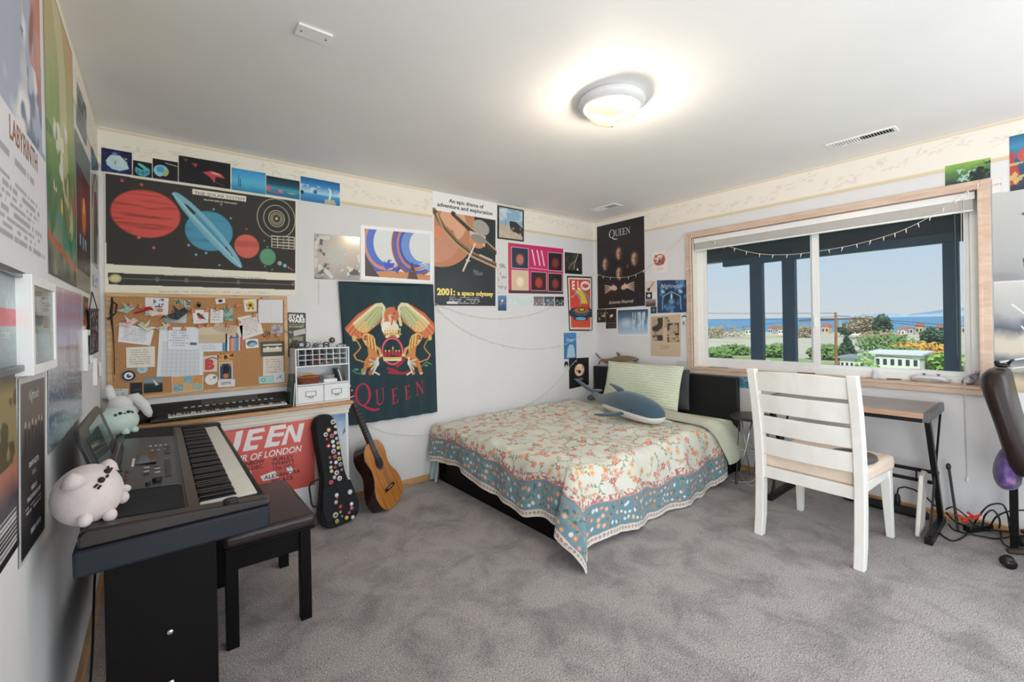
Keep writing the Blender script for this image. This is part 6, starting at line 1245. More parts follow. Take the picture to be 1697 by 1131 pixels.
cork('table_sheet', [(555, 352), (910, 352), (905, 742), (530, 750)], '#e4e6ea', 'tall white sheet with a faint table, lower middle of the cork board', draw=cal)
def tick(a): a.lines_text(.05, .1, .7, .9, 7, '#9aa0ac', .7, 4); a.rect(.72, .66, .95, .78, '#6a6e78')
cork('ticket_sheet', [(625, 352), (865, 360), (865, 535), (620, 530)], '#e3e6ee', 'white printed ticket page overlapping the tall table sheet', draw=tick, lay=2)
cork('envelope', [(868, 350), (1100, 345), (1095, 480), (870, 480)], '#d9c9ae', 'beige envelope pinned at the centre of the cork board', draw=lambda a: (a.line([(0, .5), (1, .48)], .02, '#c0ae90'), a.rect(0, .52, 1, 1, '#cdb89a')), lay=1)
cork('postcard', [(1000, 318), (1190, 345), (1160, 430), (980, 365)], '#cdb596', 'tilted tan postcard above the beige envelope', draw=txtlines(4, 6, c='#a08c74'), lay=3)
def strp(a):
    for k, c in enumerate(('#5aa0b8', '#e8e4dc', '#d86a5a', '#e6a070', '#7fb0c0', '#b9808c', '#4f8f9c', '#d8d0c4', '#c9584c')): a.rect(.0 + k * .11, .45, .11 + k * .11, 1, c)
    a.poly([(.2, .45), (.5, 0), (.8, .45)], '#6a5a78'); a.poly([(.4, .4), (.5, .1), (.62, .4)], '#e6e6ea')
cork('striped_card', [(1085, 370), (1222, 335), (1218, 540), (1085, 545)], '#d8d4d0', 'card with coloured vertical stripes at the centre of the cork board', draw=strp, lay=1)
cork('striped_strip', [(868, 482), (1092, 478), (1092, 545), (868, 550)], '#dfe3ea', 'white and blue slip under the beige envelope', draw=lambda a: (a.rect(.85, 0, 1, 1, '#5a9ab8'), a.lines_text(.1, .2, .7, .8, 3, '#a0a6b0')), lay=1)
cork('letter', [(1180, 275), (1345, 240), (1390, 400), (1220, 455)], '#e6dfd9', 'tilted pinkish white letter pinned right of centre on the cork board', draw=txtlines(8, 8, c='#b4a4a0'), lay=1)
cork('blank_sheet', [(1348, 130), (1545, 130), (1545, 318), (1345, 318)], '#dedde0', 'plain white sheet at the top right of the cork board', draw=lambda a: a.line([(.5, .1), (.55, .9)], .008, '#c2c2c8'))
cork('form', [(1385, 590), (1550, 582), (1552, 740), (1385, 745)], '#dfd6cb', 'pale pink form at the right end of the cork board', draw=txtlines(6, 9, c='#b4a296'))
def tape(a): a.rect(.04, .1, .96, .82, '#4c4f48'); a.rect(.1, .18, .9, .72, '#d6d0bc'); a.rect(.1, .3, .9, .42, '#3c4a4c'); a.circ(.3, .45, .09, '#e8e8e4'); a.circ(.7, .45, .09, '#e8e8e4')
cork('cassette_card', [(1365, 470), (1555, 462), (1555, 578), (1368, 588)], '#55564e', 'dark card printed like a cassette, right side of the cork board', 'card', tape, 1)
cork('teal_slip', [(1350, 750), (1475, 742), (1475, 800), (1352, 808)], '#a9d0cf', 'pale teal slip at the bottom right of the cork board', 'card', lambda a: (a.circ(.3, .5, .3, '#6fa8b0'), a.circ(.3, .5, .15, '#a9d0cf')), 2)
cork('white_slip', [(1470, 722), (1558, 712), (1558, 792), (1472, 800)], '#e2e4e8', 'small white slip at the bottom right corner of the cork board', 'card', lambda a: a.blobs(.62, '#6a7078', 6, seed=3, box=(.3, .3, .8, .7)), 1)
def flag(a): a.text('B', .45, .82, .55, '#c9484a', bold=.08, wide=1.0); a.line([(.1, .25), (.6, .12), (.95, .22)], .05, '#2c2a2c')
cork('red_b_sticker', [(908, 585), (1018, 575), (1018, 708), (905, 712)], '#dcc8bc', 'pale card with a big red letter B on the cork board', 'sticker', flag, 1)
cork('orange_card', [(1022, 563), (1146, 566), (1146, 628), (1022, 632)], '#d9a05c', 'small orange and black landscape card above the raven card', 'card', lambda a: a.blobs(.5, '#3a2f2c', 4, seed=4, soft=.06, box=(0, 0, 1, .7)), 1)
def raven(a): a.frame(.07, '#e0d6c8'); a.rect(.08, .06, .92, .94, '#274a5c'); a.poly([(.35, .2), (.6, .15), (.8, .4), (.6, .62), (.3, .7), (.3, .4)], '#0f1a20'); a.circ(.5, .76, .13, '#d0703c'); a.poly([(.1, .08), (.3, .08), (.1, .3)], '#d08a4c'); a.poly([(.9, .08), (.7, .08), (.9, .3)], '#d08a4c')
cork('raven_card', [(1030, 635), (1140, 632), (1142, 776), (1032, 778)], '#274a5c', 'dark teal card of a black raven on a pumpkin, on the cork board', 'card', raven, 2)
cork('caption_slip', [(1022, 780), (1162, 770), (1160, 828), (1022, 836)], '#dcdade', 'white slip with black writing under the raven card', 'card', lambda a: a.lines_text(.15, .3, .85, .75, 2, '#2c2c30', .9, 3), 1)
def rock(a):
    for i, c in enumerate(('#d9a060', '#6fb0c4', '#d88a4c', '#6aa8c0', '#e0b070', '#7fb8b8')): a.rect(.06 + (i % 3) * .3, .06 + (i // 3) * .46, .34 + (i % 3) * .3, .5 + (i // 3) * .44, c)
    a.blobs(.56, '#c9b080', 7, seed=5, soft=.06, k=.7); a.frame(.03, '#e2dccc')
cork('map_card', [(652, 748), (908, 738), (905, 855), (655, 878)], '#d0a070', 'blue and orange picture card at the bottom centre of the cork board', 'card', rock)
def drk(a): a.grad([(0, '#7f8c94'), (.3, '#8f9aa0'), (.45, '#27343c'), (1, '#141c20')]); a.poly([(.45, .1), (.8, .5), (.62, .55)], '#d8dcde')
cork('seascape_photo', [(428, 758), (580, 752), (580, 870), (430, 882)], '#27343c', 'dark photo of sea and spray, bottom left of the cork board', 'photo', drk)
cork('night_photo', [(318, 800), (415, 795), (417, 890), (320, 902)], '#1a252c', 'nearly black small photo left of the seascape photo', 'photo', lambda a: a.line([(.2, .62), (.9, .58)], .03, '#5f7078'))
def rnd_(name, cxp, cyp, r, art_f, label, lay=1):
    p = bq5([(cxp - r, cyp - r), (cxp + r, cyp - r), (cxp + r, cyp + r), (cxp - r, cyp + r)], .0125); c = (p[0] + p[2]) / 2; rad = np.linalg.norm(p[1] - p[0]) / 2
    t_ = wthing(name, label, 'sticker', (c[0], L - .0125 - .0016 * lay, c[2])); yb = L - .0125 - .0012 * lay
    for i, (k, dx, dz, col) in enumerate(art_f): B().cyl((c[0] + dx * rad, yb, c[2] + dz * rad), (c[0] + dx * rad, yb - .0006 - .0003 * i, c[2] + dz * rad), rad * k, n=36).build('disc' if i == 0 else 'print', mat('st' + col[1:], col, .4), t_)
    return t_
o = rnd_('round_sticker', 306, 742, 68, ((1, 0, 0, '#17181a'), (.93, 0, 0, '#e6e6e6'), (.88, 0, 0, '#17181a'), (.55, 0, 0, '#e6e6e6'), (.3, .05, 0, '#2c2c2e'), (.2, .2, .18, '#e6e6e6')), 'round black and white sticker at the lower left of the cork board')
rnd_('round_sticker', 418, 690, 42, ((1, 0, 0, '#a9cfe0'), (.4, -.1, 0, '#88b4cc'), (.15, .3, .3, '#e6eef2')), 'round pale blue sticker half under the cream typed sheet', 0)
rnd_('round_sticker', 970, 772, 52, ((1, 0, 0, '#e9e6e2'), (.25, .5, .35, '#17181a'), (.1, .5, .35, '#e6e6e6'), (.12, 0, 0, '#d0705c')), 'round white sticker with a black dot beside the raven card', 2)
cork('round_logo_sticker', [(1385, 370), (1440, 372), (1440, 450), (1388, 455)], '#dcd6cc', 'black and white letter sticker right of the tilted letter', 'sticker', lambda a: (a.rect(0, 0, 1, 1, '#bb8a5c'), a.ring(.6, .5, .38, .45, .05, '#1b1b1d'), a.text('UP', .5, .72, .5, '#1b1b1d', bold=.01, wide=.8)), 0)
def whale_st(a): a.rect(0, 0, 1, 1, '#e6e9ec'); a.ell(.5, .5, .42, .36, '#4f7590'); a.ell(.55, .62, .3, .2, '#9fbccb'); a.circ(.3, .4, .05, '#1b2a34')
cork('whale_sticker', [(1245, 450), (1345, 445), (1350, 515), (1248, 522)], '#e6e9ec', 'white-edged blue whale sticker under the tilted letter', 'sticker', whale_st)
cork('wave_card', [(438, 112), (628, 118), (622, 255), (440, 258)], '#e4e2e2', 'white card with dark blue scribbles at the top left of the cork board', 'card', lambda a: (a.blobs(.56, '#4a6078', 8, seed=4, soft=.05, box=(.35, .05, .8, .55)), a.lines_text(.1, .6, .9, .95, 4, '#b4b4ba')))
cork('stamp', [(678, 130), (742, 132), (742, 168), (678, 166)], '#8fa090', 'left of two small green stamps at the top of the cork board', 'stamp', lambda a: (a.frame(.1, '#dedad0'), a.blobs(.5, '#4f6a5c', 3, seed=2)), 0)
cork('stamp', [(752, 134), (800, 136), (800, 188), (754, 186)], '#8fa098', 'right of two small green stamps at the top of the cork board', 'stamp', lambda a: (a.frame(.1, '#dedad0'), a.blobs(.5, '#5a7080', 3, seed=5)), 0)
cork('eye_card', [(1000, 125), (1078, 115), (1085, 155), (1010, 168)], '#e6e3e0', 'tiny tilted white card with a dark eye at the top of the cork board', 'card', lambda a: (a.ell(.5, .5, .25, .3, '#3a4048')), 0)
def sunf(a):
    for k in range(12): t = k * PI / 6; a.ell(.5 + .22 * math.cos(t), .48 + .22 * math.sin(t), .1, .1, '#e8bc3a')
    a.circ(.5, .48, .14, '#5a3a28'); a.poly([(.2, .7), (.45, .66), (.35, .9)], '#5a8a48'); a.poly([(.8, .7), (.58, .66), (.7, .9)], '#5a8a48'); a.poly([(.15, .35), (.3, .45), (.2, .55)], '#5a8a48')
cork('sunflower_card', [(1228, 132), (1332, 125), (1335, 225), (1240, 228)], '#e6dfd2', 'square card with a yellow sunflower at the top right of the cork board', 'card', sunf)
cork('green_card_strip', [(1070, 192), (1145, 192), (1145, 300), (1068, 300)], '#9fb4a8', 'narrow green and grey picture card hanging from the peg string', 'card', lambda a: a.blobs(.52, '#5a8a78', 4, seed=7, soft=.1), 2)
cork('note', [(965, 205), (1068, 215), (1065, 318), (960, 318)], '#e4e1e0', 'small white note with a grey text line hanging from the peg string', draw=txtlines(4, 5), lay=1)
def bird(a): a.ell(.5, .5, .2, .2, '#d8694a', .4); a.poly([(.4, .3), (.9, .75), (.6, .65), (.4, .5)], '#3c4248'); a.circ(.36, .32, .1, '#2c2c30'); a.line([(.2, .78), (.8, .85)], .02, '#8a7a6a')
cork('bird_card', [(815, 215), (950, 212), (945, 318), (828, 325)], '#e6e3e2', 'white card of an orange bird hanging at the top middle of the cork board', 'card', bird, 1)
cork('grey_envelope', [(590, 290), (775, 185), (768, 318), (600, 315)], '#8f98a2', 'folded grey paper behind the black paper bird', draw=lambda a: a.blend(np.clip(a.v + a.u - 1, 0, 1), '#d6dade'), lay=1)
cork('grey_plush_card', [(1450, 332), (1545, 330), (1545, 400), (1452, 405)], '#b9b6b8', 'small grey patterned card behind the pink figure', 'card', lambda a: a.blobs(.5, '#8f8c90', 5, seed=3))
# folded paper birds
def crane(px, py, s, col, label, flip=1, group='folded paper birds on the peg string', lay=6):
    p = bq5([(px, py)] * 4, .0125)[0]; y = L - .018 - .001 * lay; t_ = wthing('paper_bird', label, 'paper bird', (p[0], y, p[2]), group=group); k = s * 5.2e-6; x0, z0 = p[0], p[2]
    V = lambda a_, b_, d=0: (x0 + a_ * k * flip, y - d, z0 + b_ * k)
    B().add([V(-100, -20), V(-10, 10, .004), V(-20, -45, .004), V(100, 25), V(10, -60, .012), V(60, 60, .014)], [(0, 1, 2), (1, 3, 2), (2, 1, 4), (1, 3, 4), (1, 5, 3), (0, 2, 4)]).build('body', mat('fold_' + col[1:], col, .7), t_)
    B().add([V(-100, -20), V(-130, -60, .004), V(-88, -28, .006), V(-150, -66, .002)], [(0, 1, 2), (1, 3, 2)]).build('head', mat('fold_' + col[1:], col), t_)
    B().add([V(0, -20, .006), V(-30, 90, .016), V(40, 10, .008), V(20, -20, .01)], [(0, 1, 2), (0, 2, 3)]).build('wing', mat('fold_' + col[1:], col), t_)
crane(285, 205, 85, '#a9c0b6', 'pale green folded paper bird at the upper left of the cork board')
crane(500, 225, 95, '#e0d4cc', 'cream folded paper bird next to the red fabric fish', -1)
crane(690, 245, 120, '#3a3e46', 'black folded paper bird on the cork board')
crane(300, 315, 90, '#e0c8c8', 'pale pink folded paper bird over the crooked letter', 1)
crane(460, 345, 85, '#d6dcc4', 'pale yellow green folded paper bird over the crooked letter', -1)
crane(590, 345, 60, '#d9d6c4', 'small cream folded paper bird left of the ticket page', 1)
# wooden pegs with red hearts
hp_ = [(330, 180), (405, 190), (562, 215), (686, 222), (822, 225), (934, 218), (1018, 208), (1110, 190), (1178, 182), (1312, 258), (304, 308), (465, 340), (640, 362), (752, 365), (876, 345), (942, 338), (1100, 340), (1190, 312)]
pegm = mat('peg_wood', '#d9b384', .6); hrt = mat('heart_red', '#d2604c', .5); hy = mat('heart_yellow', '#e6a860', .5); pg0 = None
posn = ['first from the left, upper string', 'second from the left, upper string', 'third from the left, upper string', 'fourth from the left, upper string', 'left edge of the bird card', 'right edge of the bird card', 'above the small white note', 'above the green picture card', 'right of the green picture card', 'above the tilted pinkish letter', 'over the pink paper bird', 'over the yellow green paper bird', 'left corner of the ticket page', 'top of the ticket page', 'left corner of the beige envelope', 'top of the beige envelope', 'on the tan postcard', 'left corner of the tilted pinkish letter']
for i, (px, py) in enumerate(hp_):
    p = bq5([(px, py)] * 4, .0125)[0]; loc = (p[0], L - .026, p[2])
    if pg0 is None:
        pg0 = thing('heart_clothespin', 'x', 'clothespin', loc, group='clothespins with red squares and hearts on the cork board')
        B().box(-.0022, .0022, -.004, .004, -.008, .018).build('peg', pegm, pg0, bevel=.0005, seg=1)
        pl = B().box(-.0105, .0105, -.0055, -.0035, -.0095, .0085).build('red_plate', hrt, pg0, bevel=.001, seg=1)
        B().prism([(0, -.006), (.0055, 0), (.0045, .0035), (.002, .004), (0, .002), (-.002, .004), (-.0045, .0035), (-.0055, 0)], (0, -.0058, 0), (1, 0, 0), (0, 0, 1), (0, -.0008, 0)).build('heart', hy, pl)
        o = pg0
    else: o = dup(pg0, loc)
    o['label'] = 'heart clothespin, ' + posn[i]; o.rotation_euler = (0, (i * 37 % 11 - 5) * .04, 0)
def cordline(name, pts, label, d=.016, r=.0009, cat='string', m_=None):
    P = [Vector(p) for p in bq5(pts, d)]; b0 = P[0].copy(); P = [p - b0 for p in P]
    return tag(B().tube(P, r, 6).build(name, m_ or cord, loc=b0), label, cat)
cordline('peg_string', [(240, 165), (330, 172), (562, 205), (760, 214), (934, 208), (1110, 180), (1250, 165)], 'upper peg string across the cork board')
cordline('peg_string', [(240, 290), (304, 298), (465, 330), (640, 352), (850, 350), (1100, 330), (1190, 300), (1312, 248)], 'lower peg string across the cork board')
# red fish, black penguin, lanyards, pink figure
fx = bq5([(445, 220)] * 4, .02)[0]; fs_ = wthing('fabric_fish', 'red and white fabric fish hanging on the cork board', 'ornament', tuple(fx)); yy = L - .034
V3 = lambda x, y: Vector(bq5([(x, y)] * 4, .034)[0])
B().loft([(V3(345, 240), .002), (V3(375, 235), .006), (V3(415, 225), .0045), (V3(450, 205), .011), (V3(480, 200), .010), (V3(505, 215), .003)], 12).build('body', mat('fabric_red', '#b8262a', .8), fs_, smooth=True)
B().ell(V3(490, 232), (.013, .006, .009)).build('belly', mat('fabric_white', '#e4dcd8', .8), fs_, smooth=True)
pg = V3(872, 165); pt_ = wthing('penguin_ornament', 'small black and white penguin ornament at the top of the cork board', 'ornament', tuple(pg))
B().ell(pg + Vector((0, 0, -.008)), (.0095, .006, .014)).ell(pg + Vector((0, 0, .006)), (.006, .005, .006)).build('body', mat('fabric_black', '#151618', .8), pt_, smooth=True); B().ell(pg + Vector((0, -.004, .004)), (.003, .002, .003)).build('face', mat('fabric_white', '#e4dcd8'), pt_, smooth=True)
ly = wthing('lanyard', 'bundle of black lanyards with a metal clip hanging at the left of the cork board', 'lanyard', tuple(V3(170, 120)))
B().loft([(V3(172, 112), (.003, .004)), (V3(175, 160), (.007, .005)), (V3(165, 230), (.0085, .006)), (V3(170, 300), (.006, .005)), (V3(180, 380), (.004, .003)), (V3(190, 540), (.0038, .002)), (V3(193, 735), (.0036, .002))], 10).build('strap', mat('strap_black', '#17171a', .7), ly, smooth=True)
B().loft([(V3(185, 150), .003), (V3(212, 170), .004), (V3(200, 240), .0035), (V3(140, 290), .004), (V3(125, 275), .002)], 8).build('strap', mat('strap_black', '#17171a'), ly, smooth=True)
B().tube([V3(193, 740), V3(198, 770), V3(188, 790), V3(196, 810), V3(192, 840)], .0014, 6).build('clip', STEEL, ly); B().tube([V3(160, 390), V3(150, 420), V3(165, 440), V3(155, 460)], .0012, 6).build('clip', STEEL, ly)
B().box(*(lambda p: (p.x - .004, p.x + .004, p.y - .003, p.y, p.z - .004, p.z + .004))(V3(212, 612))).build('tag', mat('tag_blue', '#3a6a98', .4), ly)
la = wthing('thin_lanyard', 'thin black strap with an oval tag left of the plain white sheet', 'lanyard', tuple(V3(1375, 115)))
B().tube([V3(1348, 130), V3(1342, 200), V3(1345, 280), V3(1355, 322)], .0016, 6).build('strap', mat('strap_black', '#17171a'), la); B().ell(V3(1375, 115), (.0075, .002, .0035)).build('tag', mat('tag_navy', '#2c2c48', .3), la, smooth=True)
pk = wthing('pink_figure', 'soft pink and grey ornament hanging over the right edge of the cork board', 'ornament', tuple(V3(1600, 395)))
B().ell(V3(1605, 393), (.0105, .008, .0085)).build('body', mat('soft_pink', '#d9a0a4', .8), pk, smooth=True); B().ell(V3(1580, 388), (.0065, .009, .0055)).build('face', mat('soft_blue', '#a9c4d4', .8), pk, smooth=True)
pk = wthing('mushroom_figure', 'round grey and pink pot-shaped ornament on the right edge of the cork board', 'ornament', tuple(V3(1510, 415)))
B().ell(V3(1508, 415), (.0135, .009, .0105)).build('body', mat('soft_grey', '#b9aeb0', .8), pk, smooth=True); B().ell(V3(1500, 385), (.0075, .008, .0065)).build('cap', mat('soft_pink', '#d9a0a4'), pk, smooth=True); B().ell(V3(1522, 452), (.010, .007, .005)).build('base', mat('soft_tan', '#b98a5c', .8), pk, smooth=True)
q = bq5([(85, 850), (305, 845), (300, 930), (90, 925)], .02); a = A_(q, '#c9cfcb', 2); a.text('ID', .3, .7, .4, '#4a7a6a'); a.text('1', .8, .7, .35, '#4a7a6a'); a.lines_text(.05, .08, .9, .3, 1, '#6a7470'); put('ticket_stub', q, a, 'pale green ticket stub hanging from the lanyard clip above the plushes', 'ticket')

# ================================================================== bed
BX0, BX1, BY0, BY1 = 2.075, 4.10, 1.765, 3.29
bed = wthing('bed', 'low black bed frame with a mattress under the flowered quilt, in the room corner', 'bed', (3.1, 2.53, 0))
B().box(BX0, BX0 + .03, BY0, BY1, 0, .24).box(BX0 + .03, BX1, BY0, BY0 + .03, 0, .24).box(BX0 + .03, BX1, BY1 - .03, BY1, 0, .24).box(BX0 + .03, BX1, BY0 + .03, BY1 - .03, .12, .16).build('frame', BLK, bed, bevel=.004)
SHT = mat('sage_sheet', '#cfd2bd', .9, var=.03, vscale=6, bump=.3, bscale=14)
B().box(BX0 + .025, BX1, BY0 + .01, BY1 - .01, .16, .435).build('mattress', SHT, bed, bevel=.035, seg=4)
B().box(4.085, 4.14, 1.745, 3.325, 0, .80).build('headboard', BLKG if False else mat('headboard_black', '#17171a', .45), bed, bevel=.004)

def quilt_art(nx, ny, Lw, Lh):
    """u runs from the foot hem to the head edge, v from the wall side to the near hem"""
    a = Art(nx, ny, '#dad9cb', a=Lw / Lh); r = random.Random(5)
    S_, T_ = a.u * Lw, a.v * Lh          # metres along and across
    a.blobs(.5, '#d0d4c6', 3, seed=3, soft=.3, k=.5)
    e = np.minimum(S_, Lh - T_)          # distance to the foot hem or the near hem
    def em(x, y, rx, ry, c, rot=0, k=1.0):
        u0, u1 = int((x - max(rx, ry) * 1.3) / Lw * nx), int((x + max(rx, ry) * 1.3) / Lw * nx) + 2; v0, v1 = int((y - max(rx, ry) * 1.3) / Lh * ny), int((y + max(rx, ry) * 1.3) / Lh * ny) + 2
        u0, v0 = max(u0, 0), max(v0, 0)
        if u0 >= u1 or v0 >= v1: return
        X = S_[v0:v1, u0:u1] - x; Y = T_[v0:v1, u0:u1] - y
        if X.size == 0: return
        c_, s_ = math.cos(rot), math.sin(rot); d = np.hypot((X * c_ + Y * s_) / rx, (-X * s_ + Y * c_) / ry); m = (np.clip((1 - d) * 3 + .5, 0, 1) * k)[..., None]
        a.c[v0:v1, u0:u1] = a.c[v0:v1, u0:u1] * (1 - m) + np.array(lin(c)) * m
    def flower(x, y, s, c, c2):
        t0 = r.uniform(0, 6)
        for k in range(5): t = t0 + k * 2 * PI / 5; em(x + s * .6 * math.cos(t), y + s * .6 * math.sin(t), s * .55, s * .36, c, t)
        em(x, y, s * .3, s * .3, c2)
    def stem(x, y, ln, t, g):
        n = int(ln / .006); cx, cy = x, y
        for k in range(n):
            t += r.uniform(-.12, .12); cx += .006 * math.cos(t); cy += .006 * math.sin(t); em(cx, cy, .0045, .0026, g, t, .8)
            if k % 4 == 2: q = t + r.choice((-.8, .8)); em(cx + .014 * math.cos(q), cy + .014 * math.sin(q), .014, .0048, g, q, .85)
        return cx, cy
    GR = ['#7f8f68', '#8a9a78', '#6a7d5e', '#98a684']; RD = [('#d88a7c', '#e8b8a0'), ('#dda070', '#cc7c58'), ('#e0b0a0', '#cf8478'), ('#c9706c', '#e0c490'), ('#e2b890', '#d08c60')]
    for i in range(int(Lw / .122)):
        for j in range(int(Lh / .122)):
            x = i * .122 + r.uniform(0, .12); y = j * .122 + r.uniform(0, .12); t = r.uniform(0, 6.28)
            g = r.choice(GR); c = r.choice(RD)
            for q in (t, t + 2.3, t + 4.1)[:r.choice((2, 3))]:
                ex, ey = stem(x, y, r.uniform(.05, .10), q, g)
                if r.random() < .75: flower(ex, ey, r.uniform(.015, .024), *c)
            if r.random() < .35: flower(x, y, r.uniform(.018, .028), *r.choice(RD))
            if r.random() < .5: em(x + r.uniform(-.05, .05), y + r.uniform(-.05, .05), .006, .006, r.choice(('#c9585a', '#d9905c', '#8fa0a8')))
    # printed bands: pink vine, blue flowered band, cream hem
    def band(lo, hi, col, k=1.0): a.blend(((e >= lo) & (e < hi)) * k, col)
    band(0, .255, '#e2d8cc')
    n = vnoise(S_ * 10, T_ * 10, 9, 9, 4, 1); a.blend(((e > .215) & (e < .25)) * (n > .55) * .9, '#b5585a'); a.blend(((e > .215) & (e < .25)) * (vnoise(S_ * 10, T_ * 10, 8, 8, 9, 1) < .4) * .6, '#8f9a80')
    band(.208, .214, '#c98a84')
    band(.045, .208, '#6f919b'); band(.206, .209, '#4f6f7a')
    for side in (0, 1):
        ln = Lh if side == 0 else Lw; k = 0; pos = .03
        while pos < ln:
            for dd in (.075, .125, .175):
                p = pos + r.uniform(-.012, .012); d_ = dd + r.uniform(-.012, .012)
                x, y = (d_, p) if side == 0 else (p, Lh - d_)
                if min(x, Lh - y) < .052 or min(x, Lh - y) > .2: continue
                kind = r.random()
                if kind < .4: em(x, y, .013, .013, r.choice(('#d99a7a', '#cf8a6c', '#dcb093'))); em(x, y, .005, .005, '#e8d0b8')
                elif kind < .6: em(x, y, .009, .012, '#dfe2e2', r.uniform(0, 3))
                else:
                    t = r.uniform(0, 6)
                    for q in range(4): em(x + .013 * math.cos(t + q), y + .013 * math.sin(t + q), .011, .004, r.choice(('#4c6a62', '#8fa08a', '#b98a74')), t + q)
            pos += .036
        pos = .02
        while pos < ln:
            x, y = (.024, pos) if side == 0 else (pos, Lh - .024)
            if min(x, Lh - y) > .01: em(x, y, .010, .008, r.choice(('#8f5a50', '#6f7f6a', '#a8746a', '#7a6a80')), r.uniform(0, 3), .9); em(x, y, .003, .003, '#e2d8cc')
            pos += .026
    band(.041, .046, '#a89a90', .8); band(0, .007, '#e8e0d2')
    return a
HF, HS = .37, .50                      # drop at the foot and on the near side
qx1, qy1 = 3.70, 3.285
Lw, Lh = (qx1 - BX0) + HF, (qy1 - BY0) + HS
qa = quilt_art(640, 560, Lw, Lh)
U_, V_ = qa.u * Lw, qa.v * Lh
ax = BX0 + (U_ - HF); ay = qy1 - V_     # flat position on the bed
ox = np.clip(BX0 - ax, 0, None); oy = np.clip(BY0 - ay, 0, None)    # cloth length hanging over the foot / side
puff = .026 * (vnoise(U_, V_, 4.5, 4.5, 3, 2) - .4) + .016 * (vnoise(U_, V_, 14, 9, 8, 2) - .5)
tz = .462 + puff * 1.6
r0 = .085
def drop(o):                            # rounded shoulder, then hanging
    th = np.clip(o / r0, 0, PI / 2); dn = r0 * (1 - np.cos(th)) + np.clip(o - r0 * PI / 2, 0, None); out = r0 * np.sin(th); return dn, out
dnx, outx = drop(ox); dny, outy = drop(oy)
both = (ox > 0) & (oy > 0); hyp = np.hypot(ox, oy); ang = np.arctan2(oy, ox + 1e-9); s2 = np.sin(2 * ang); dnb, outb = drop(hyp * (1 - .10 * s2))
X = np.where(ox > 0, BX0 + .0 - outx * .55, ax); Y = np.where(oy > 0, BY0 + .0 - outy * .55, ay); Z = tz - dnx - dny
fold = np.clip(hyp / .3, 0, 1)
wv1 = .018 * np.sin(V_ * 11 + 1.2) + .010 * np.sin(V_ * 27); wv2 = .022 * np.sin(U_ * 9.5 + .6) + .010 * np.sin(U_ * 23 + 1)
wv1 = wv1 * np.clip(1 - oy * 6, 0, 1); wv2 = wv2 * np.clip(1 - ox * 6, 0, 1)
spread = .16 * s2 * np.clip(hyp / .4, 0, 1) ** 1.5
X = np.where(both, BX0 - (outb * .55 + spread) * np.cos(ang), X); Y = np.where(both, BY0 - (outb * .55 + spread) * np.sin(ang), Y); Z = np.where(both, tz - dnb, Z)
# folds in the hanging parts, flare outward
X = X - fold * (.035 + wv1) * np.cos(ang) * (ox > 0); Y = Y - fold * (.05 + wv2) * np.sin(ang) * (oy > 0)
tk = np.where(both, fold * .045 * np.sin(ang * 6) * s2, 0); X = X - tk * np.sin(ang); Y = Y + tk * np.cos(ang)
lift = .05 * np.clip((ay - 2.2) / 1.0, 0, 1) * (ox > 0) + .03 * np.sin(ay * 5) * (ox > 0) * np.clip((ay - BY0) * 5, 0, 1); Z = Z + lift * fold
lift2 = .035 * np.sin(ax * 3.1 + 1.2) * (oy > 0) * np.clip((ax - BX0) * 5, 0, 1); Z = Z + np.clip(lift2, -.01, 1) * fold
# towards the head end on the near side the quilt is folded back and hangs less
sh = np.clip((ax - 3.3) / .5, 0, 1); Z = Z + .06 * sh * fold * (oy > 0)
Z = np.maximum(Z, .006 + .004 * np.sin(U_ * 30))
nv = len(X.ravel()); P = np.stack([X, Y, Z], -1).reshape(-1, 3)
idx = np.arange(nv).reshape(X.shape); F4 = np.stack([idx[1:, :-1], idx[1:, 1:], idx[:-1, 1:], idx[:-1, :-1]], -1).reshape(-1, 4)
me = bpy.data.meshes.new('quilt'); me.vertices.add(nv); base = np.array([2.8, 2.4, .45]); me.vertices.foreach_set('co', (P - base).astype(np.float32).ravel())
me.loops.add(len(F4) * 4); me.loops.foreach_set('vertex_index', F4.astype(np.int32).ravel()); me.polygons.add(len(F4)); me.polygons.foreach_set('loop_start', (np.arange(len(F4)) * 4).astype(np.int32)); me.polygons.foreach_set('loop_total', np.full(len(F4), 4, np.int32))
me.update(calc_edges=True); ca = me.color_attributes.new('ink', 'FLOAT_COLOR', 'POINT'); ca.data.foreach_set('color', np.concatenate([np.clip(qa.c.reshape(-1, 3), 0, 1), np.ones((nv, 1))], 1).astype(np.float32).ravel())
me.materials.append(mat_print('quilt_cloth', .9, .25, 25, .2)); me.shade_smooth()
qo = bpy.data.objects.new('quilt', me); COL.objects.link(qo); qo.location = base
sd = qo.modifiers.new('thick', 'SOLIDIFY'); sd.thickness = .006; sd.offset = -1
tag(qo, 'flowered cream quilt with a blue border draped over the bed', 'quilt')
# pale aqua lining hanging at the wall end of the foot
ln_ = B(); vs = []
for i in range(12):
    for j in range(8):
        f, g = i / 11, j / 7; vs.append((BX0 - .035 - .03 * math.sin(f * 9) * g - .02 * g, 3.325 - f * .12, .25 - g * .235))
ln_.add(vs, [(i * 8 + j, (i + 1) * 8 + j, (i + 1) * 8 + j + 1, i * 8 + j + 1) for i in range(11) for j in range(7)])
tag(ln_.build('bedspread_lining', mat('aqua_cloth', '#a9c0bf', .9, var=.08, vscale=20), smooth=True), 'corner of pale aqua lining cloth hanging by the wall at the bed foot', 'cloth')
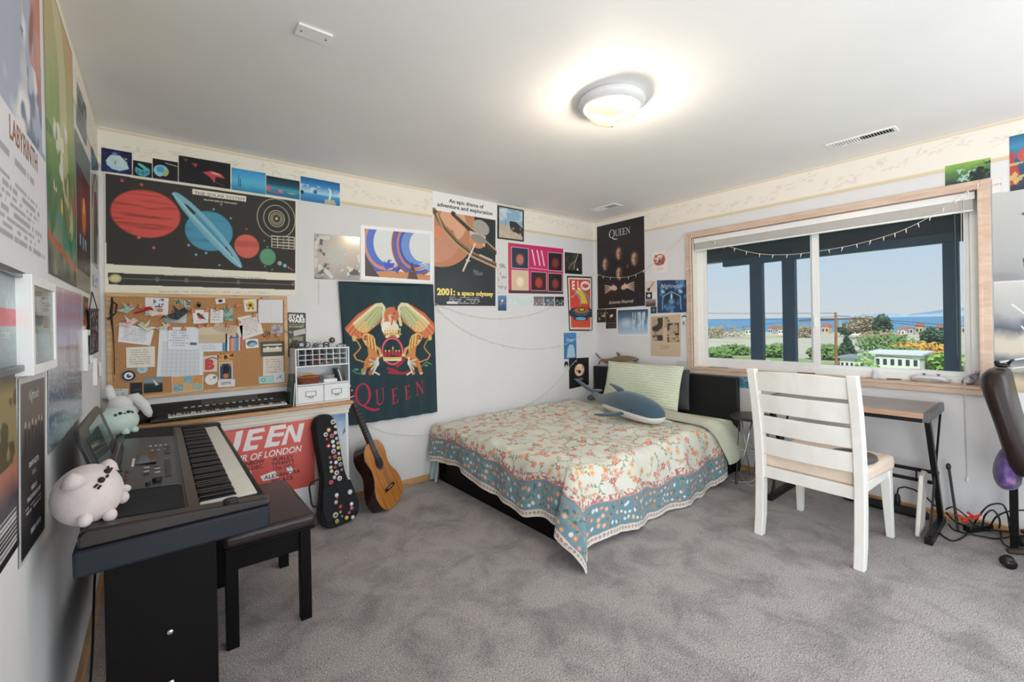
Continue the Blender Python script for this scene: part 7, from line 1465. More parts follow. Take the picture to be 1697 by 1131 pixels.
# sage flat sheet turned down over the near side at the head end
vs = []; NX, NY = 36, 30; x0s, x1s = 3.56, 3.86
for i in range(NX):
    for j in range(NY):
        f, g = i / (NX - 1), j / (NY - 1); s_ = g * 1.02; yy = 2.45 - s_; o_ = max(0, BY0 - yy)
        th = min(o_ / r0, PI / 2); dn = r0 * (1 - math.cos(th)) + max(0, o_ - r0 * PI / 2); ou = r0 * math.sin(th)
        y = yy if o_ == 0 else BY0 + .03 - ou - .08 * min(1, o_ / .3) - .03 * min(1, o_ / .2) * math.sin(f * 5 + .4)
        x = x0s + (x1s - x0s + .18 * (o_ > 0) * min(1, o_ / .3)) * f - .22 * (1 - g) * (1 - f) * 0 - .05 * math.sin(g * 3)
        x += .10 * min(1, o_ / .33)
        vs.append((x, y, .478 + .010 * math.sin(f * 9 + g * 4) - dn + (.02 * f)))
tag(B().add(vs, [(i * NY + j, (i + 1) * NY + j, (i + 1) * NY + j + 1, i * NY + j + 1) for i in range(NX - 1) for j in range(NY - 1)]).build('flat_sheet', SHT, smooth=True), 'pale sage sheet hanging over the near side at the head of the bed', 'bed sheet')
# pillows
def pillow(name, label, c, w, h, t, rot, m_, pw=2.6, n=28, trim=None):
    vs = []; fs = []
    for s_ in (1, -1):
        for i in range(n + 1):
            for j in range(n + 1):
                a_, b_ = 2 * i / n - 1, 2 * j / n - 1; k = max(0, (1 - abs(a_) ** pw)) ** .45 * max(0, (1 - abs(b_) ** pw)) ** .45
                ww = 1 - .04 * (1 - abs(a_)) ** .5 * b_ * b_; vs.append((a_ * w / 2 * (1 - .03 * (1 - b_ * b_)), b_ * h / 2 * (1 - .03 * (1 - a_ * a_)), s_ * t / 2 * k + .004 * s_ * math.sin(a_ * 6 + b_ * 4)))
    N = (n + 1) ** 2
    for i in range(n):
        for j in range(n):
            p = i * (n + 1) + j; q = [p, p + n + 1, p + n + 2, p + 1]; fs.append(q); fs.append([k + N for k in q][::-1])
    t_ = thing(name, label, 'pillow', c, rot=rot); B().add(vs, fs).build('cover', m_, t_, smooth=True)
    if trim:
        for sy in (-1,): B().tube([(sy * w / 2, -h / 2 + h * k / 10, 0) for k in range(11)], .006, 8).build('piping', trim, t_)
    return t_
gp = mat('green_pillowcase', '#dfe4cc', .9); nt = gp.node_tree; b = nt.nodes['Principled BSDF']; tc = nt.nodes.new('ShaderNodeTexCoord'); wv = nt.nodes.new('ShaderNodeTexWave'); wv.inputs['Scale'].default_value = 13; wv.inputs['Distortion'].default_value = 4; wv.inputs['Detail Scale'].default_value = 3; wv.bands_direction = 'Y'
rp_ = nt.nodes.new('ShaderNodeValToRGB'); rp_.color_ramp.elements[0].color = (*lin('#cfdcb8'), 1); rp_.color_ramp.elements[1].color = (*lin('#e6e8d6'), 1); rp_.color_ramp.elements[0].position = .3; rp_.color_ramp.elements[1].position = .6
nt.links.new(tc.outputs['Object'], wv.inputs['Vector']); nt.links.new(wv.outputs['Fac'], rp_.inputs[0]); nt.links.new(rp_.outputs[0], b.inputs['Base Color'])
def face_rot(nx, nz):  # local x -> -Y (to the right in view), local y up, local z faces the room
    z = Vector((nx, 0, nz)).normalized(); x = Vector((0, -1, 0)); y = z.cross(x); return Matrix((x, y, z)).transposed().to_euler()
pillow('bed_pillow', 'pale green zigzag pillow leaning upright against the headboard', (3.925, 2.595, .672), .86, .43, .12, face_rot(-1, .30), gp)
pillow('dark_cushion', 'charcoal cushion with white piping, upright between green pillow and headboard', (4.048, 2.40, .655), .50, .37, .05, face_rot(-1, .05), mat('charcoal_cloth', '#4a4b50', .9, bump=.3, bscale=200), trim=mat('piping_white', '#d9d6cf', .7)).rotation_euler
# whale plush
wh = wthing('plush_whale', 'blue and white plush whale lying on the quilt in front of the pillow', 'plush toy', (3.35, 2.4, .47))
BLU = fur('plush_blue', '#3a5564'); CRM = fur('plush_cream', '#dcd9d2')
hd = Vector((3.28, 2.03, .56)); tl = Vector((3.62, 2.94, .56))
def wp_(f, dz=0, side=0):  # along the body, slightly bent
    d = tl - hd; n_ = Vector((-d.y, d.x, 0)).normalized(); p = hd + d * f + n_ * (.05 * math.sin(PI * f) + side); p.z += dz; return p
sec = [(-.10, .030, .02, -.005), (-.07, .075, .06, 0), (0, .105, .085, .015), (.15, .125, .105, .035), (.32, .125, .11, .045), (.5, .095, .085, .03), (.68, .06, .055, .01), (.84, .036, .034, .01), (.97, .026, .022, .04)]
B().loft([(wp_(f, z), (a_, b_)) for f, a_, b_, z in sec], 28, up=(0, 0, 1)).build('body', BLU, wh, smooth=True, sub=1)
B().loft([(wp_(f, z - b_ * .34), (a_ * .97, b_ * .72)) for f, a_, b_, z in sec[:7]], 24, up=(0, 0, 1)).build('belly', CRM, wh, smooth=True, sub=1)
tp_ = wp_(.97, .045); d_ = (tl - hd).normalized(); sd_ = Vector((-d_.y, d_.x, 0))
fl = B()
for sg in (-1, 1): fl.loft([(tp_, (.03, .016)), (tp_ + d_ * .05 + sd_ * sg * .05 + Vector((0, 0, .02 + .02 * sg)), (.055, .016)), (tp_ + d_ * .085 + sd_ * sg * .11 + Vector((0, 0, .05 + .05 * sg)), (.042, .012)), (tp_ + d_ * .11 + sd_ * sg * .16 + Vector((0, 0, .06 + .07 * sg)), (.006, .004))], 12)
fl.build('tail_fluke', BLU, wh, smooth=True, sub=1)
p0 = wp_(.22, 0, .10)
B().loft([(wp_(.2, -.01, .09), (.034, .016)), (wp_(.24, -.03, .17), (.040, .014)), (wp_(.30, -.035, .24), (.032, .012)), (wp_(.36, -.035, .29), (.010, .006))], 12).build('flipper', BLU, wh, smooth=True, sub=1)
B().loft([(wp_(.2, -.01, -.09), (.034, .016)), (wp_(.28, -.03, -.16), (.036, .013)), (wp_(.36, -.035, -.2), (.010, .006))], 12).build('flipper', BLU, wh, smooth=True, sub=1)
B().loft([(wp_(.36, .13), (.045, .020)), (wp_(.45, .165), (.032, .014)), (wp_(.55, .175), (.014, .010)), (wp_(.58, .17), (.004, .004))], 12, up=(0, 0, 1)).build('dorsal_fin', BLU, wh, smooth=True, sub=1)
for sg in (-1, 1): e_ = wp_(.10, .030, sg * .113); B().ell(e_, .008).build('eye', mat('eye_black', '#0d0d0f', .1), wh, smooth=True)
# tiger shark on the headboard
ts = wthing('plush_shark', 'brown striped plush shark lying on top of the headboard in the corner', 'plush toy', (4.11, 3.0, .8))
STR = mat('shark_stripes', '#8a735e', .9, bump=.3, bscale=200); nt = STR.node_tree; b = nt.nodes['Principled BSDF']; tc = nt.nodes.new('ShaderNodeTexCoord'); wv = nt.nodes.new('ShaderNodeTexWave'); wv.bands_direction = 'Y'; wv.inputs['Scale'].default_value = 17; wv.inputs['Distortion'].default_value = 5; rp_ = nt.nodes.new('ShaderNodeValToRGB')
rp_.color_ramp.elements[0].color = (*lin('#5a463a'), 1); rp_.color_ramp.elements[1].color = (*lin('#a08a74'), 1); rp_.color_ramp.elements[0].position = .4; rp_.color_ramp.elements[1].position = .55; nt.links.new(tc.outputs['Object'], wv.inputs[0]); nt.links.new(wv.outputs['Fac'], rp_.inputs[0]); nt.links.new(rp_.outputs[0], b.inputs['Base Color'])
pth = [(2.735, .905, .012, .010), (2.77, .90, .028, .022), (2.84, .895, .044, .040), (2.93, .888, .050, .048), (3.02, .873, .044, .044), (3.10, .862, .030, .032), (3.17, .862, .020, .022), (3.23, .875, .014, .016)]
B().loft([((4.10, y, z), (a_, b_)) for y, z, a_, b_ in pth], 18, up=(0, 0, 1)).build('body', STR, ts, smooth=True, sub=1)
B().loft([((4.10, y, z - .02), (a_ * .9, b_ * .75)) for y, z, a_, b_ in pth[1:6]], 16, up=(0, 0, 1)).build('belly', mat('shark_belly', '#c9bca8', .9), ts, smooth=True, sub=1)
B().loft([((4.10, 2.97, .92), (.010, .03)), ((4.10, 2.99, .95), (.008, .018)), ((4.10, 3.01, .97), (.004, .005))], 10).build('dorsal_fin', STR, ts, smooth=True, sub=1)
B().loft([((4.10, 3.22, .875), (.012, .012)), ((4.10, 3.27, .915), (.010, .014)), ((4.10, 3.31, .95), (.005, .006))], 10).loft([((4.10, 3.22, .875), (.012, .012)), ((4.10, 3.25, .84), (.009, .012)), ((4.10, 3.265, .812), (.004, .005))], 10).build('tail_fin', STR, ts, smooth=True, sub=1)
B().loft([((4.075, 2.86, .865), (.02, .008)), ((4.03, 2.90, .845), (.012, .006)), ((4.01, 2.92, .835), (.003, .003))], 10).build('side_fin', STR, ts, smooth=True, sub=1)
tag(B().ell((3.85, 3.16, .49), (.05, .03, .028)).loft([((3.87, 3.15, .50), .014), ((3.87, 3.14, .56), .012), ((3.865, 3.14, .60), .004)], 10).build('grey_plush', mat('fur_grey', '#5f5f62', .95, bump=.4, bscale=200), smooth=True), 'tiny dark grey plush ear poking up beside the whale tail at the pillow', 'plush toy')

# ================================================================== guitar
def frame_m(o, ax_, nrm_):
    a_ = Vector(ax_).normalized(); n_ = Vector(nrm_); n_ = (n_ - a_ * n_.dot(a_)).normalized(); s_ = a_.cross(n_)
    if True: s_ = n_.cross(a_) * -1
    m_ = Matrix((s_, a_, n_)).transposed().to_4x4(); m_.translation = Vector(o); return m_
gt = thing('acoustic_guitar', 'brown acoustic guitar leaning in the corner by the low wall', 'guitar', (0, 0, 0))
go_, gd_ = Vector((1.575, 3.03, .008)), Vector((-.27, .205, .86))
gm4 = frame_m(go_, gd_, (.66, -.75, .12)); gt.matrix_world = gm4
OUT = [(.0, 0), (.09, .006), (.150, .035), (.182, .085), (.186, .135), (.170, .185), (.138, .235), (.120, .275), (.122, .315), (.136, .355), (.140, .395), (.128, .435), (.095, .468), (.05, .482), (.02, .484)]
def smooth_out(pts, n=4):
    P_ = [Vector((x, y)) for x, y in pts]; out = []
    for i in range(len(P_) - 1):
        p0, p1, p2, p3 = P_[max(i - 1, 0)], P_[i], P_[i + 1], P_[min(i + 2, len(P_) - 1)]
        for k in range(n): t = k / n; out.append(.5 * ((2 * p1) + (-p0 + p2) * t + (2 * p0 - 5 * p1 + 4 * p2 - p3) * t * t + (-p0 + 3 * p1 - 3 * p2 + p3) * t ** 3))
    out.append(P_[-1]); return [(p.x, p.y) for p in out]
hf = smooth_out(OUT); full = hf + [(-x, y) for x, y in hf[::-1][1:-1]]
GB_ = mat_wood('guitar_back', '#1f0f0d', '#38201a', .18, 6, (6, 1, 6), .6)
GT_ = mat_wood('guitar_top', '#a8652c', '#c98842', .25, 4, (22, .7, 1), .5)
B().prism(full, (0, 0, -.092), (1, 0, 0), (0, 1, 0), (0, 0, .092)).build('body', GB_, gt, bevel=.004)
B().prism(full, (0, 0, 0), (1, 0, 0), (0, 1, 0), (0, 0, .003)).build('soundboard', GT_, gt, bevel=.0015)
def disc(r_, z0, z1, n=36, cy=.325): return B().cyl((0, cy, z0), (0, cy, z1), r_, n=n)
disc(.056, .003, .0036).build('rosette', mat('rosette', '#6a4a34', .4), gt); disc(.044, .0036, .0041).build('soundhole', mat('hole_dark', '#120a08', .8), gt)
B().box(-.07, .07, .118, .142, .003, .010).build('bridge', mat('ebony', '#1c1512', .4), gt, bevel=.002); B().box(-.036, .036, .131, .134, .010, .014).build('saddle', IVORY, gt)
B().prism([(-.024, .44), (.024, .44), (.021, .835), (-.021, .835)], (0, 0, -.018), (1, 0, 0), (0, 1, 0), (0, 0, .022)).build('neck', mat_wood('neck_wood', '#3a1d16', '#5a3022', .3, 8), gt, bevel=.006)
fb = B().prism([(-.028, .365), (.028, .365), (.023, .835), (-.023, .835)], (0, 0, .004), (1, 0, 0), (0, 1, 0), (0, 0, .006)).build('fretboard', mat('ebony', '#1c1512'), gt, bevel=.001)
fr_ = B(); sc = .645; nut = .835
for k in range(1, 19): y = nut - sc * (1 - 2 ** (-k / 12)); fr_.box(-.027, .027, y - .0008, y + .0008, .010, .0112)
fr_.build('frets', mat('fret_wire', '#b9b4a8', .3, .9), fb)
B().box(-.023, .023, .835, .841, .004, .0125).build('nut', IVORY, gt)
B().prism([(-.024, .84), (.024, .84), (.035, .862), (.036, .97), (.028, .995), (0, .985), (-.028, .995), (-.036, .97), (-.035, .862)], (0, 0, -.016), (1, 0, 0), (0, 1, 0), (0, 0, .016)).build('headstock', mat_wood('head_wood', '#4a1d18', '#5f2a20', .25, 8), gt, bevel=.003, rot=(-.0, 0, 0))
for k in range(3):
    for sg in (-1, 1): B().cyl((sg * .03, .88 + k * .036, -.008), (sg * .055, .88 + k * .036, -.008), .004, n=8).ell((sg * .058, .88 + k * .036, -.008), (.009, .007, .004)).build('tuning_peg', mat('peg_pearl', '#d9d2c4', .3), gt, smooth=True)
st_ = B()
for k in range(6): x0_ = -.030 + k * .012; x1_ = -.018 + k * .0072; st_.cyl((x0_, .132, .0145), (x1_, .838, .0128), .0006, n=5)
st_.build('strings', STEEL, gt)
# ---------------------------------------------------------------- soft instrument case with badges
cs = thing('instrument_case', 'black soft instrument case covered in badges, leaning on the low wall', 'instrument case', (0, 0, 0))
co = Vector((1.175, 2.945, .004)); cs.matrix_world = frame_m(co, (-.075, .125, .72), (.12, -1, .18))
CO = [(0, 0), (.07, .006), (.112, .035), (.128, .085), (.120, .15), (.098, .22), (.080, .29), (.072, .36), (.072, .60), (.066, .67), (.042, .715), (0, .73)]
ch = smooth_out(CO); cf = ch + [(-x, y) for x, y in ch[::-1][1:-1]]
CB = mat('case_fabric', '#15171a', .85, bump=.5, bscale=500)
B().prism(cf, (0, 0, -.085), (1, 0, 0), (0, 1, 0), (0, 0, .085)).build('shell', CB, cs, bevel=.014, seg=4)
B().prism([(x * .84, .02 + y * .31) for x, y in ((-.13, .1), (.13, .1), (.14, .4), (.11, .8), (-.11, .8), (-.14, .4))], (0, 0, 0), (1, 0, 0), (0, 1, 0), (0, 0, .012)).build('pocket', CB, cs, bevel=.006)
zp = [Vector((x * .93, .025 + y * .95, -.03)) for x, y in cf]; zp.append(zp[0])
B().tube([(p.x * 1.085, p.y, p.z) for p in zp], .0025, 5).build('zipper', mat('zip_grey', '#2e3033', .4), cs)
B().tube([(-.115, .17, -.03), (-.158, .175, -.02), (-.165, .20, -.02), (-.162, .30, -.02), (-.15, .325, -.02), (-.085, .33, -.03)], .006, 8).build('handle', mat('strap_black', '#17171a'), cs)
def bc(x, y):   # zoom position -> case plane
    p = at(500 + x / 4.35, 640 + y / 4.35, Y=2.99); v = cs.matrix_world.inverted() @ Vector(p); return v.x, v.y
bpy.context.view_layer.update()
bad = [(260, 256, 20, '#c9c6bd'), (276, 292, 13, '#e0d0a8'), (223, 316, 18, '#c9945c'), (272, 336, 16, '#c6c2cc'), (198, 350, 18, '#d0cfc8'), (243, 360, 19, '#b9665c'), (277, 378, 14, '#b9c2b4'), (203, 383, 17, '#6a1a1e'), (247, 402, 16, '#cdd4d6'), (284, 412, 14, '#a8a8a4'), (212, 433, 19, '#b52a34'), (251, 434, 15, '#d6d6d4'), (284, 446, 15, '#d8c25a'), (248, 472, 20, '#b4bccb'), (285, 488, 13, '#c4d0cf'), (254, 512, 18, '#c04a50'), (287, 526, 17, '#d2bf7a'), (216, 517, 12, '#8a6238'), (220, 552, 18, '#4d4458'), (259, 552, 15, '#e4e0dc'), (291, 566, 17, '#8fa8b8'), (218, 588, 14, '#b9beb0'), (251, 588, 13, '#b5404a'), (221, 616, 14, '#d9cc98'), (258, 627, 20, '#d0c4c8'), (297, 605, 11, '#a88a86'), (239, 660, 15, '#c8b8b8'), (277, 667, 20, '#e0ccc6'), (212, 696, 18, '#c4545c'), (348, 675, 13, '#c2beb8'), (341, 764, 20, '#c6c8ca'), (240, 786, 16, '#d8d4cc'), (231, 836, 16, '#b0a89c'), (345, 848, 15, '#e6e4e0'), (262, 868, 16, '#b03a40'), (343, 878, 16, '#c46a70'), (220, 926, 22, '#b6b4aa'), (258, 905, 12, '#b08a40'), (322, 910, 13, '#b84a68'), (300, 945, 16, '#d8b84a'), (346, 942, 16, '#c4bcc4'), (228, 968, 17, '#a4b048'), (240, 806, 10, '#b52a34'), (268, 935, 9, '#5a9ac0')]
for i, (x, y, r_, c) in enumerate(bad):
    u, v = bc(x, y); rr_ = r_ / 4.35 * 2.62 / 733; zf = 0 if y < 745 else .012
    bb_ = B().lathe([(rr_, 0), (rr_, .0015), (rr_ * .8, .004), (rr_ * .3, .005)], (u, v, zf), 20).build('badge', mat('badge' + c[1:], c, .3), cs, smooth=True)
    if r_ > 16: B().lathe([(rr_ * .45, 0), (rr_ * .4, .0012)], (u, v, zf + .0042), 14).build('badge_print', mat('badge_ink%d' % (i % 4), ('#3a3438', '#8a3a3c', '#e6e2dc', '#4a6a84')[i % 4], .4), bb_)

# ================================================================== white chair
chw = mat_wood('chair_white_paint', '#e2e0d9', '#eae9e4', .45, 5, (2, 2, 1)); chc = mat('chair_linen', '#e2d0bd', .9, var=.04, vscale=40, bump=.3, bscale=500)
chr_ = thing('dining_chair', 'whitewashed wooden dining chair with ladder back and cream seat, at the desk', 'chair', (3.345, .905, 0), rz=-.045)
hw2 = .247
def curve_post(sy):
    pts = [(-.285, 0, .0), (-.262, 0, .12), (-.25, 0, .30), (-.25, 0, .46), (-.262, 0, .62), (-.292, 0, .80), (-.345, 0, 1.005)]
    P_ = [(Vector((x, sy * hw2, z)), ) for x, _, z in pts]; b_ = B(); vs = []
    for i, (x, _, z) in enumerate(pts):
        w = .024; d = .028 if 0 < i < 6 else .022
        vs += [(x - d, sy * hw2 - w, z), (x + d, sy * hw2 - w, z), (x + d, sy * hw2 + w, z), (x - d, sy * hw2 + w, z)]
    fs = [(0, 3, 2, 1)] + [(i * 4 + k, i * 4 + (k + 1) % 4, (i + 1) * 4 + (k + 1) % 4, (i + 1) * 4 + k) for i in range(6) for k in range(4)] + [tuple(24 + k for k in range(4))]
    return b_.add(vs, fs)
for sy in (-1, 1): curve_post(sy).build('back_post', chw, chr_, bevel=.005)
def px_at(z): return float(np.interp(z, [.46, .62, .80, 1.005], [-.25, -.262, -.292, -.345]))
def slat_(z0, z1, crown=0.0):
    N_ = 12; vs = []
    for i in range(N_ + 1):
        y = -hw2 + 2 * hw2 * i / N_; bow = -.022 * (1 - (y / hw2) ** 2)
        for z, dx in ((z0, -.009), (z1 + crown * (1 - (y / hw2) ** 2), -.009), (z1 + crown * (1 - (y / hw2) ** 2), .009), (z0, .009)): vs.append((px_at(z) + bow + dx, y, z))
    return B().add(vs, [(i * 4 + k, (i + 1) * 4 + k, (i + 1) * 4 + (k + 1) % 4, i * 4 + (k + 1) % 4) for i in range(N_) for k in range(4)] + [(0, 1, 2, 3), (N_ * 4 + 3, N_ * 4 + 2, N_ * 4 + 1, N_ * 4)])
for z0, z1, cr_ in ((.875, .985, .012), (.745, .853, 0), (.615, .722, 0), (.487, .592, 0)): slat_(z0, z1, cr_).build('back_slat', chw, chr_, bevel=.003)
def taper(x, y, dx, dy):
    vs = []
    for z, s_, ox_, oy_ in ((0, .017, dx, dy), (.42, .026, 0, 0)): vs += [(x + ox_ - s_, y + oy_ - s_, z), (x + ox_ + s_, y + oy_ - s_, z), (x + ox_ + s_, y + oy_ + s_, z), (x + ox_ - s_, y + oy_ + s_, z)]
    return B().add(vs, [(0, 3, 2, 1), (4, 5, 6, 7)] + [(k, (k + 1) % 4, 4 + (k + 1) % 4, 4 + k) for k in range(4)])
for sy in (-1, 1): taper(.245, sy * .225, .028, sy * .012).build('front_leg', chw, chr_, bevel=.003)
B().box(-.262, -.232, -hw2, hw2, .345, .41).box(.235, .262, -.225, .225, .36, .41).box(-.25, .25, -.242, -.218, .36, .41).box(-.25, .25, .218, .242, .36, .41).build('seat_rail', chw, chr_, bevel=.003)
B().add([(-.235, -.235, .40), (.28, -.265, .40), (.28, .265, .40), (-.235, .235, .40), (-.235, -.235, .485), (.28, -.265, .49), (.28, .265, .49), (-.235, .235, .485)], [(0, 3, 2, 1), (4, 5, 6, 7), (0, 1, 5, 4), (1, 2, 6, 5), (2, 3, 7, 6), (3, 0, 4, 7)]).build('seat', chc, chr_, bevel=.028, seg=4)
tag(B().lathe([(.006, 0), (.10, 0), (.112, .012), (.108, .03), (.09, .036), (.0, .034)], n=36).build('round_headrest', mat('grey_felt', '#5c5552', .9), loc=(3.33, .762, .492), smooth=True), 'small round grey cushion lying on the seat of the white chair', 'cushion')

# ================================================================== desk
dk_ = wthing('desk', 'narrow desk with grey top and black slanted metal legs under the window', 'desk', (3.88, .9, 0))
dY0, dY1, dX0, dX1 = .495, 1.33, 3.63, 4.125; DM = mat('desk_metal', '#221d1e', .4, .5)
dtop = mat_wood('desk_top_grey', '#8f8580', '#a39a95', .3, 5, (1, 1, 1))
B().box(dX0 + .004, dX1, dY0 + .012, dY1 - .012, .722, .745).build('desktop', dtop, dk_, bevel=.002)
B().box(dX0 - .004, dX0 + .004, dY0 + .012, dY1 - .012, .715, .745).build('front_edge', mat_wood('desk_edge_wood', '#b08a72', '#c29c84', .4, 8, (6, 1, 6)), dk_)
B().box(dX0 + .006, dX0 + .022, dY0 + .02, dY1 - .02, .69, .722).build('top_rail', DM, dk_); B().box(dX1 - .025, dX1 - .01, dY0 + .02, dY1 - .02, .69, .722).build('top_rail', DM, dk_)
ZC = mat('end_cap_grey', '#6f7073', .35, .6)
for y in (dY0 - .012, dY1 - .014):
    B().box(dX0 - .004, dX1, y, y + .026, .695, .748).build('end_bar', ZC, dk_, bevel=.002)
    yc = y + .013
    B().obox((dX0 + .045, yc, .70), (4.04, yc, .05), .026, .042, up=(1, 0, 0)).build('leg', DM, dk_, bevel=.002)
    B().box(dX0 + .01, 4.09, yc - .018, yc + .018, 0, .04).build('foot', DM, dk_, bevel=.003)
    B().obox((4.09, yc, .70), (dX0 + .05, yc, .04), .010, .014, up=(1, 0, 0)).build('brace', DM, dk_)
ys = (dY0, dY1)
B().obox((4.0, dY0, .325), (4.0, dY1, .325), .016, .02).obox((4.0, dY0, .26), (4.0, dY1, .26), .016, .02).obox((4.0, .60, .26), (4.0, .60, .325), .008, .008, up=(1, 0, 0)).obox((4.0, 1.2, .26), (4.0, 1.2, .325), .008, .008, up=(1, 0, 0)).build('crossbars', DM, dk_)
# black tube on the floor by the wall, power brick, white slab, folded stand
tag(B().loft([((4.045, 1.02, .028), .008), ((4.045, .99, .030), .024), ((4.042, .80, .031), .030), ((4.04, .57, .031), .030), ((4.04, .55, .031), .018)], 14).build('tripod_bag', mat('black_fabric', '#191a1c'), smooth=True), 'long black tube-shaped bag on the carpet along the wall under the desk', 'bag')
pgx = wthing('power_plug', 'black power plug standing up behind the white slab under the desk', 'plug', (4.0, .70, .06)); B().loft([((4.03, .70, .062), (.012, .012)), ((4.03, .70, .085), (.018, .014)), ((4.03, .70, .125), (.014, .012)), ((4.03, .70, .135), (.006, .006))], 12).build('plug_body', BLACK, pgx); B().tube([(4.03, .70, .133), (4.035, .695, .17), (4.04, .665, .185), (4.05, .62, .178), (4.055, .56, .14), (4.05, .52, .10)], .005).build('cord', BLACK, pgx)
tag(B().prism([(3.71, .004), (3.735, .0), (3.87, .0), (4.0, .32), (3.93, .345), (3.85, .33)], (0, .545, 0), (1, 0, 0), (0, 0, 1), (0, .022, 0)).build('white_slab', mat('slab_white', '#dcd6cc', .5, var=.05), bevel=.006), 'thin off-white slab leaning beside the right desk leg', 'board')
tag(B().obox((4.03, .455, .36), (3.99, .415, .004), .012, .020, up=(1, 0, 0)).ell((4.03, .457, .37), (.014, .012, .022)).build('folding_stand', BLKG, smooth=False), 'thin black folded stand leaning against the right end of the desk', 'stand')
# cable tangle: each cable its own thing
rc = random.Random(3)
def cable(name, pts, r_, label, m_=BLACK, grp='black cables tangled on the carpet right of the desk'):
    P_ = [Vector(p) for p in pts]; out = []
    for i in range(len(P_) - 1):
        p0, p1, p2, p3 = P_[max(i - 1, 0)], P_[i], P_[i + 1], P_[min(i + 2, len(P_) - 1)]
        for k in range(8): t = k / 8; out.append(.5 * ((2 * p1) + (-p0 + p2) * t + (2 * p0 - 5 * p1 + 4 * p2 - p3) * t * t + (-p0 + 3 * p1 - 3 * p2 + p3) * t ** 3))
    out.append(P_[-1]); b0 = out[0].copy(); return tag(B().tube([p - b0 for p in out], r_, 7).build(name, m_, loc=b0, smooth=True), label, 'cable', grp)
G_ = lambda px, py, X=None, Z=None: tuple(at(px, py, X=X)) if X else tuple(at(px, py, Z=Z))
F_ = lambda px, py, z=.008: G_(px, py, Z=z)
cable('cable', [F_(1560, 862), F_(1555, 880), F_(1575, 896), F_(1592, 893), F_(1605, 882), F_(1597, 872, .02)], .0045, 'black cable looping out nearest the desk leg')
cable('cable', [F_(1572, 868, .03), F_(1580, 878), F_(1600, 884), F_(1630, 890), F_(1655, 893), F_(1690, 886)], .0045, 'black cable running low across the front of the tangle')
cable('cable', [G_(1567, 845, X=4.02), G_(1580, 841, X=4.0), G_(1600, 855, X=4.0), G_(1612, 868, X=3.95), F_(1625, 874, .02)], .004, 'black cable arching from the desk leg into the tangle')
cable('cable', [G_(1568, 850, X=4.0), G_(1585, 866, X=3.95), F_(1612, 875, .02), F_(1640, 878, .02), F_(1670, 881, .02), F_(1697, 874, .02)], .005, 'black cable lying flat through the middle of the tangle')
cable('cable', [F_(1612, 872, .02), G_(1625, 852, X=3.95), G_(1640, 838, X=3.95), G_(1660, 836, X=3.95), G_(1669, 850, X=3.9), G_(1673, 875, X=3.85), F_(1674, 884, .01)], .0045, 'black cable rising in the tallest loop of the tangle')
cable('cable', [F_(1628, 874, .02), G_(1632, 855, X=3.92), G_(1645, 846, X=3.92), G_(1656, 860, X=3.88), F_(1655, 876, .02), F_(1640, 880, .02)], .0045, 'black cable in a small round loop inside the tallest loop')
cable('cable', [F_(1640, 877, .02), G_(1650, 858, X=3.95), G_(1672, 848, X=3.95), G_(1697, 846, X=4.0)], .0045, 'black cable bending away to the right edge above the others')
cable('cable', [F_(1658, 882, .01), F_(1662, 900), F_(1675, 908), F_(1697, 909)], .0045, 'black cable trailing forward to the right edge of the view')
tag(B().obox(F_(1602, 877, .022), F_(1640, 872, .022), .045, .036).build('power_adapter', BLACK, bevel=.006), 'black power adapter lying in the middle of the cables', 'adapter')
RED = mat('red_plastic', '#c22a24', .35)
for i, (px, py, lb) in enumerate(((1598, 862, 'left of two red clips on the cables'), (1615, 858, 'right of two red clips on the cables'))):
    p = Vector(G_(px, py, X=3.93)); tag(B().ell((0, 0, 0), (.016, .014, .012)).obox((0, 0, 0), (.0, .03, .022), .014, .010).obox((0, 0, 0), (.0, -.028, .028), .012, .010).build('red_clip', RED, loc=p, smooth=False), lb, 'clip', 'red clips on the black cables')

# ================================================================== side table by the bed
sx_, sy_ = 3.91, 1.545; CH = STEEL
stb = wthing('wire_side_table', 'small round side table with crossed chrome wire legs between bed and chair', 'side table', (sx_, sy_, 0))
B().lathe([(.155, 0), (.16, .006), (.16, .018), (.156, .022)], (sx_, sy_, .515), 44).build('table_top', mat('table_dark', '#3a3432', .35), stb)
for k in range(3):
    t = k * 2 * PI / 3 + .5; c_, s_ = math.cos(t), math.sin(t); f = lambda rr_, tt, z: (sx_ + rr_ * math.cos(tt), sy_ + rr_ * math.sin(tt), z)
    B().tube([f(.10, t - .9, .515), f(.15, t - .06, .008), f(.155, t, .004), f(.15, t + .06, .008), f(.10, t + .9, .515)], .0045, 8).build('leg', CH, stb, smooth=True)
for k in range(3):
    t = k * 2 * PI / 3 + .5; B().tube([f(.12, t - .5, .26), f(.12, t + 2.4, .26)], .003, 8).build('wire_brace', CH, stb)
cable('thin_cable', [F_(1210, 796, .006), F_(1232, 800), F_(1250, 796), (3.9, 1.5, .1), (3.97, 1.48, .22)], .003, 'thin white cable looping under the wire side table', cord, 'thin cables beside the bed')
cable('thin_cable', [F_(1218, 770, .01), F_(1228, 790), F_(1246, 806), F_(1262, 790)], .003, 'thin white cable on the carpet between bed and white chair', cord, 'thin cables beside the bed')

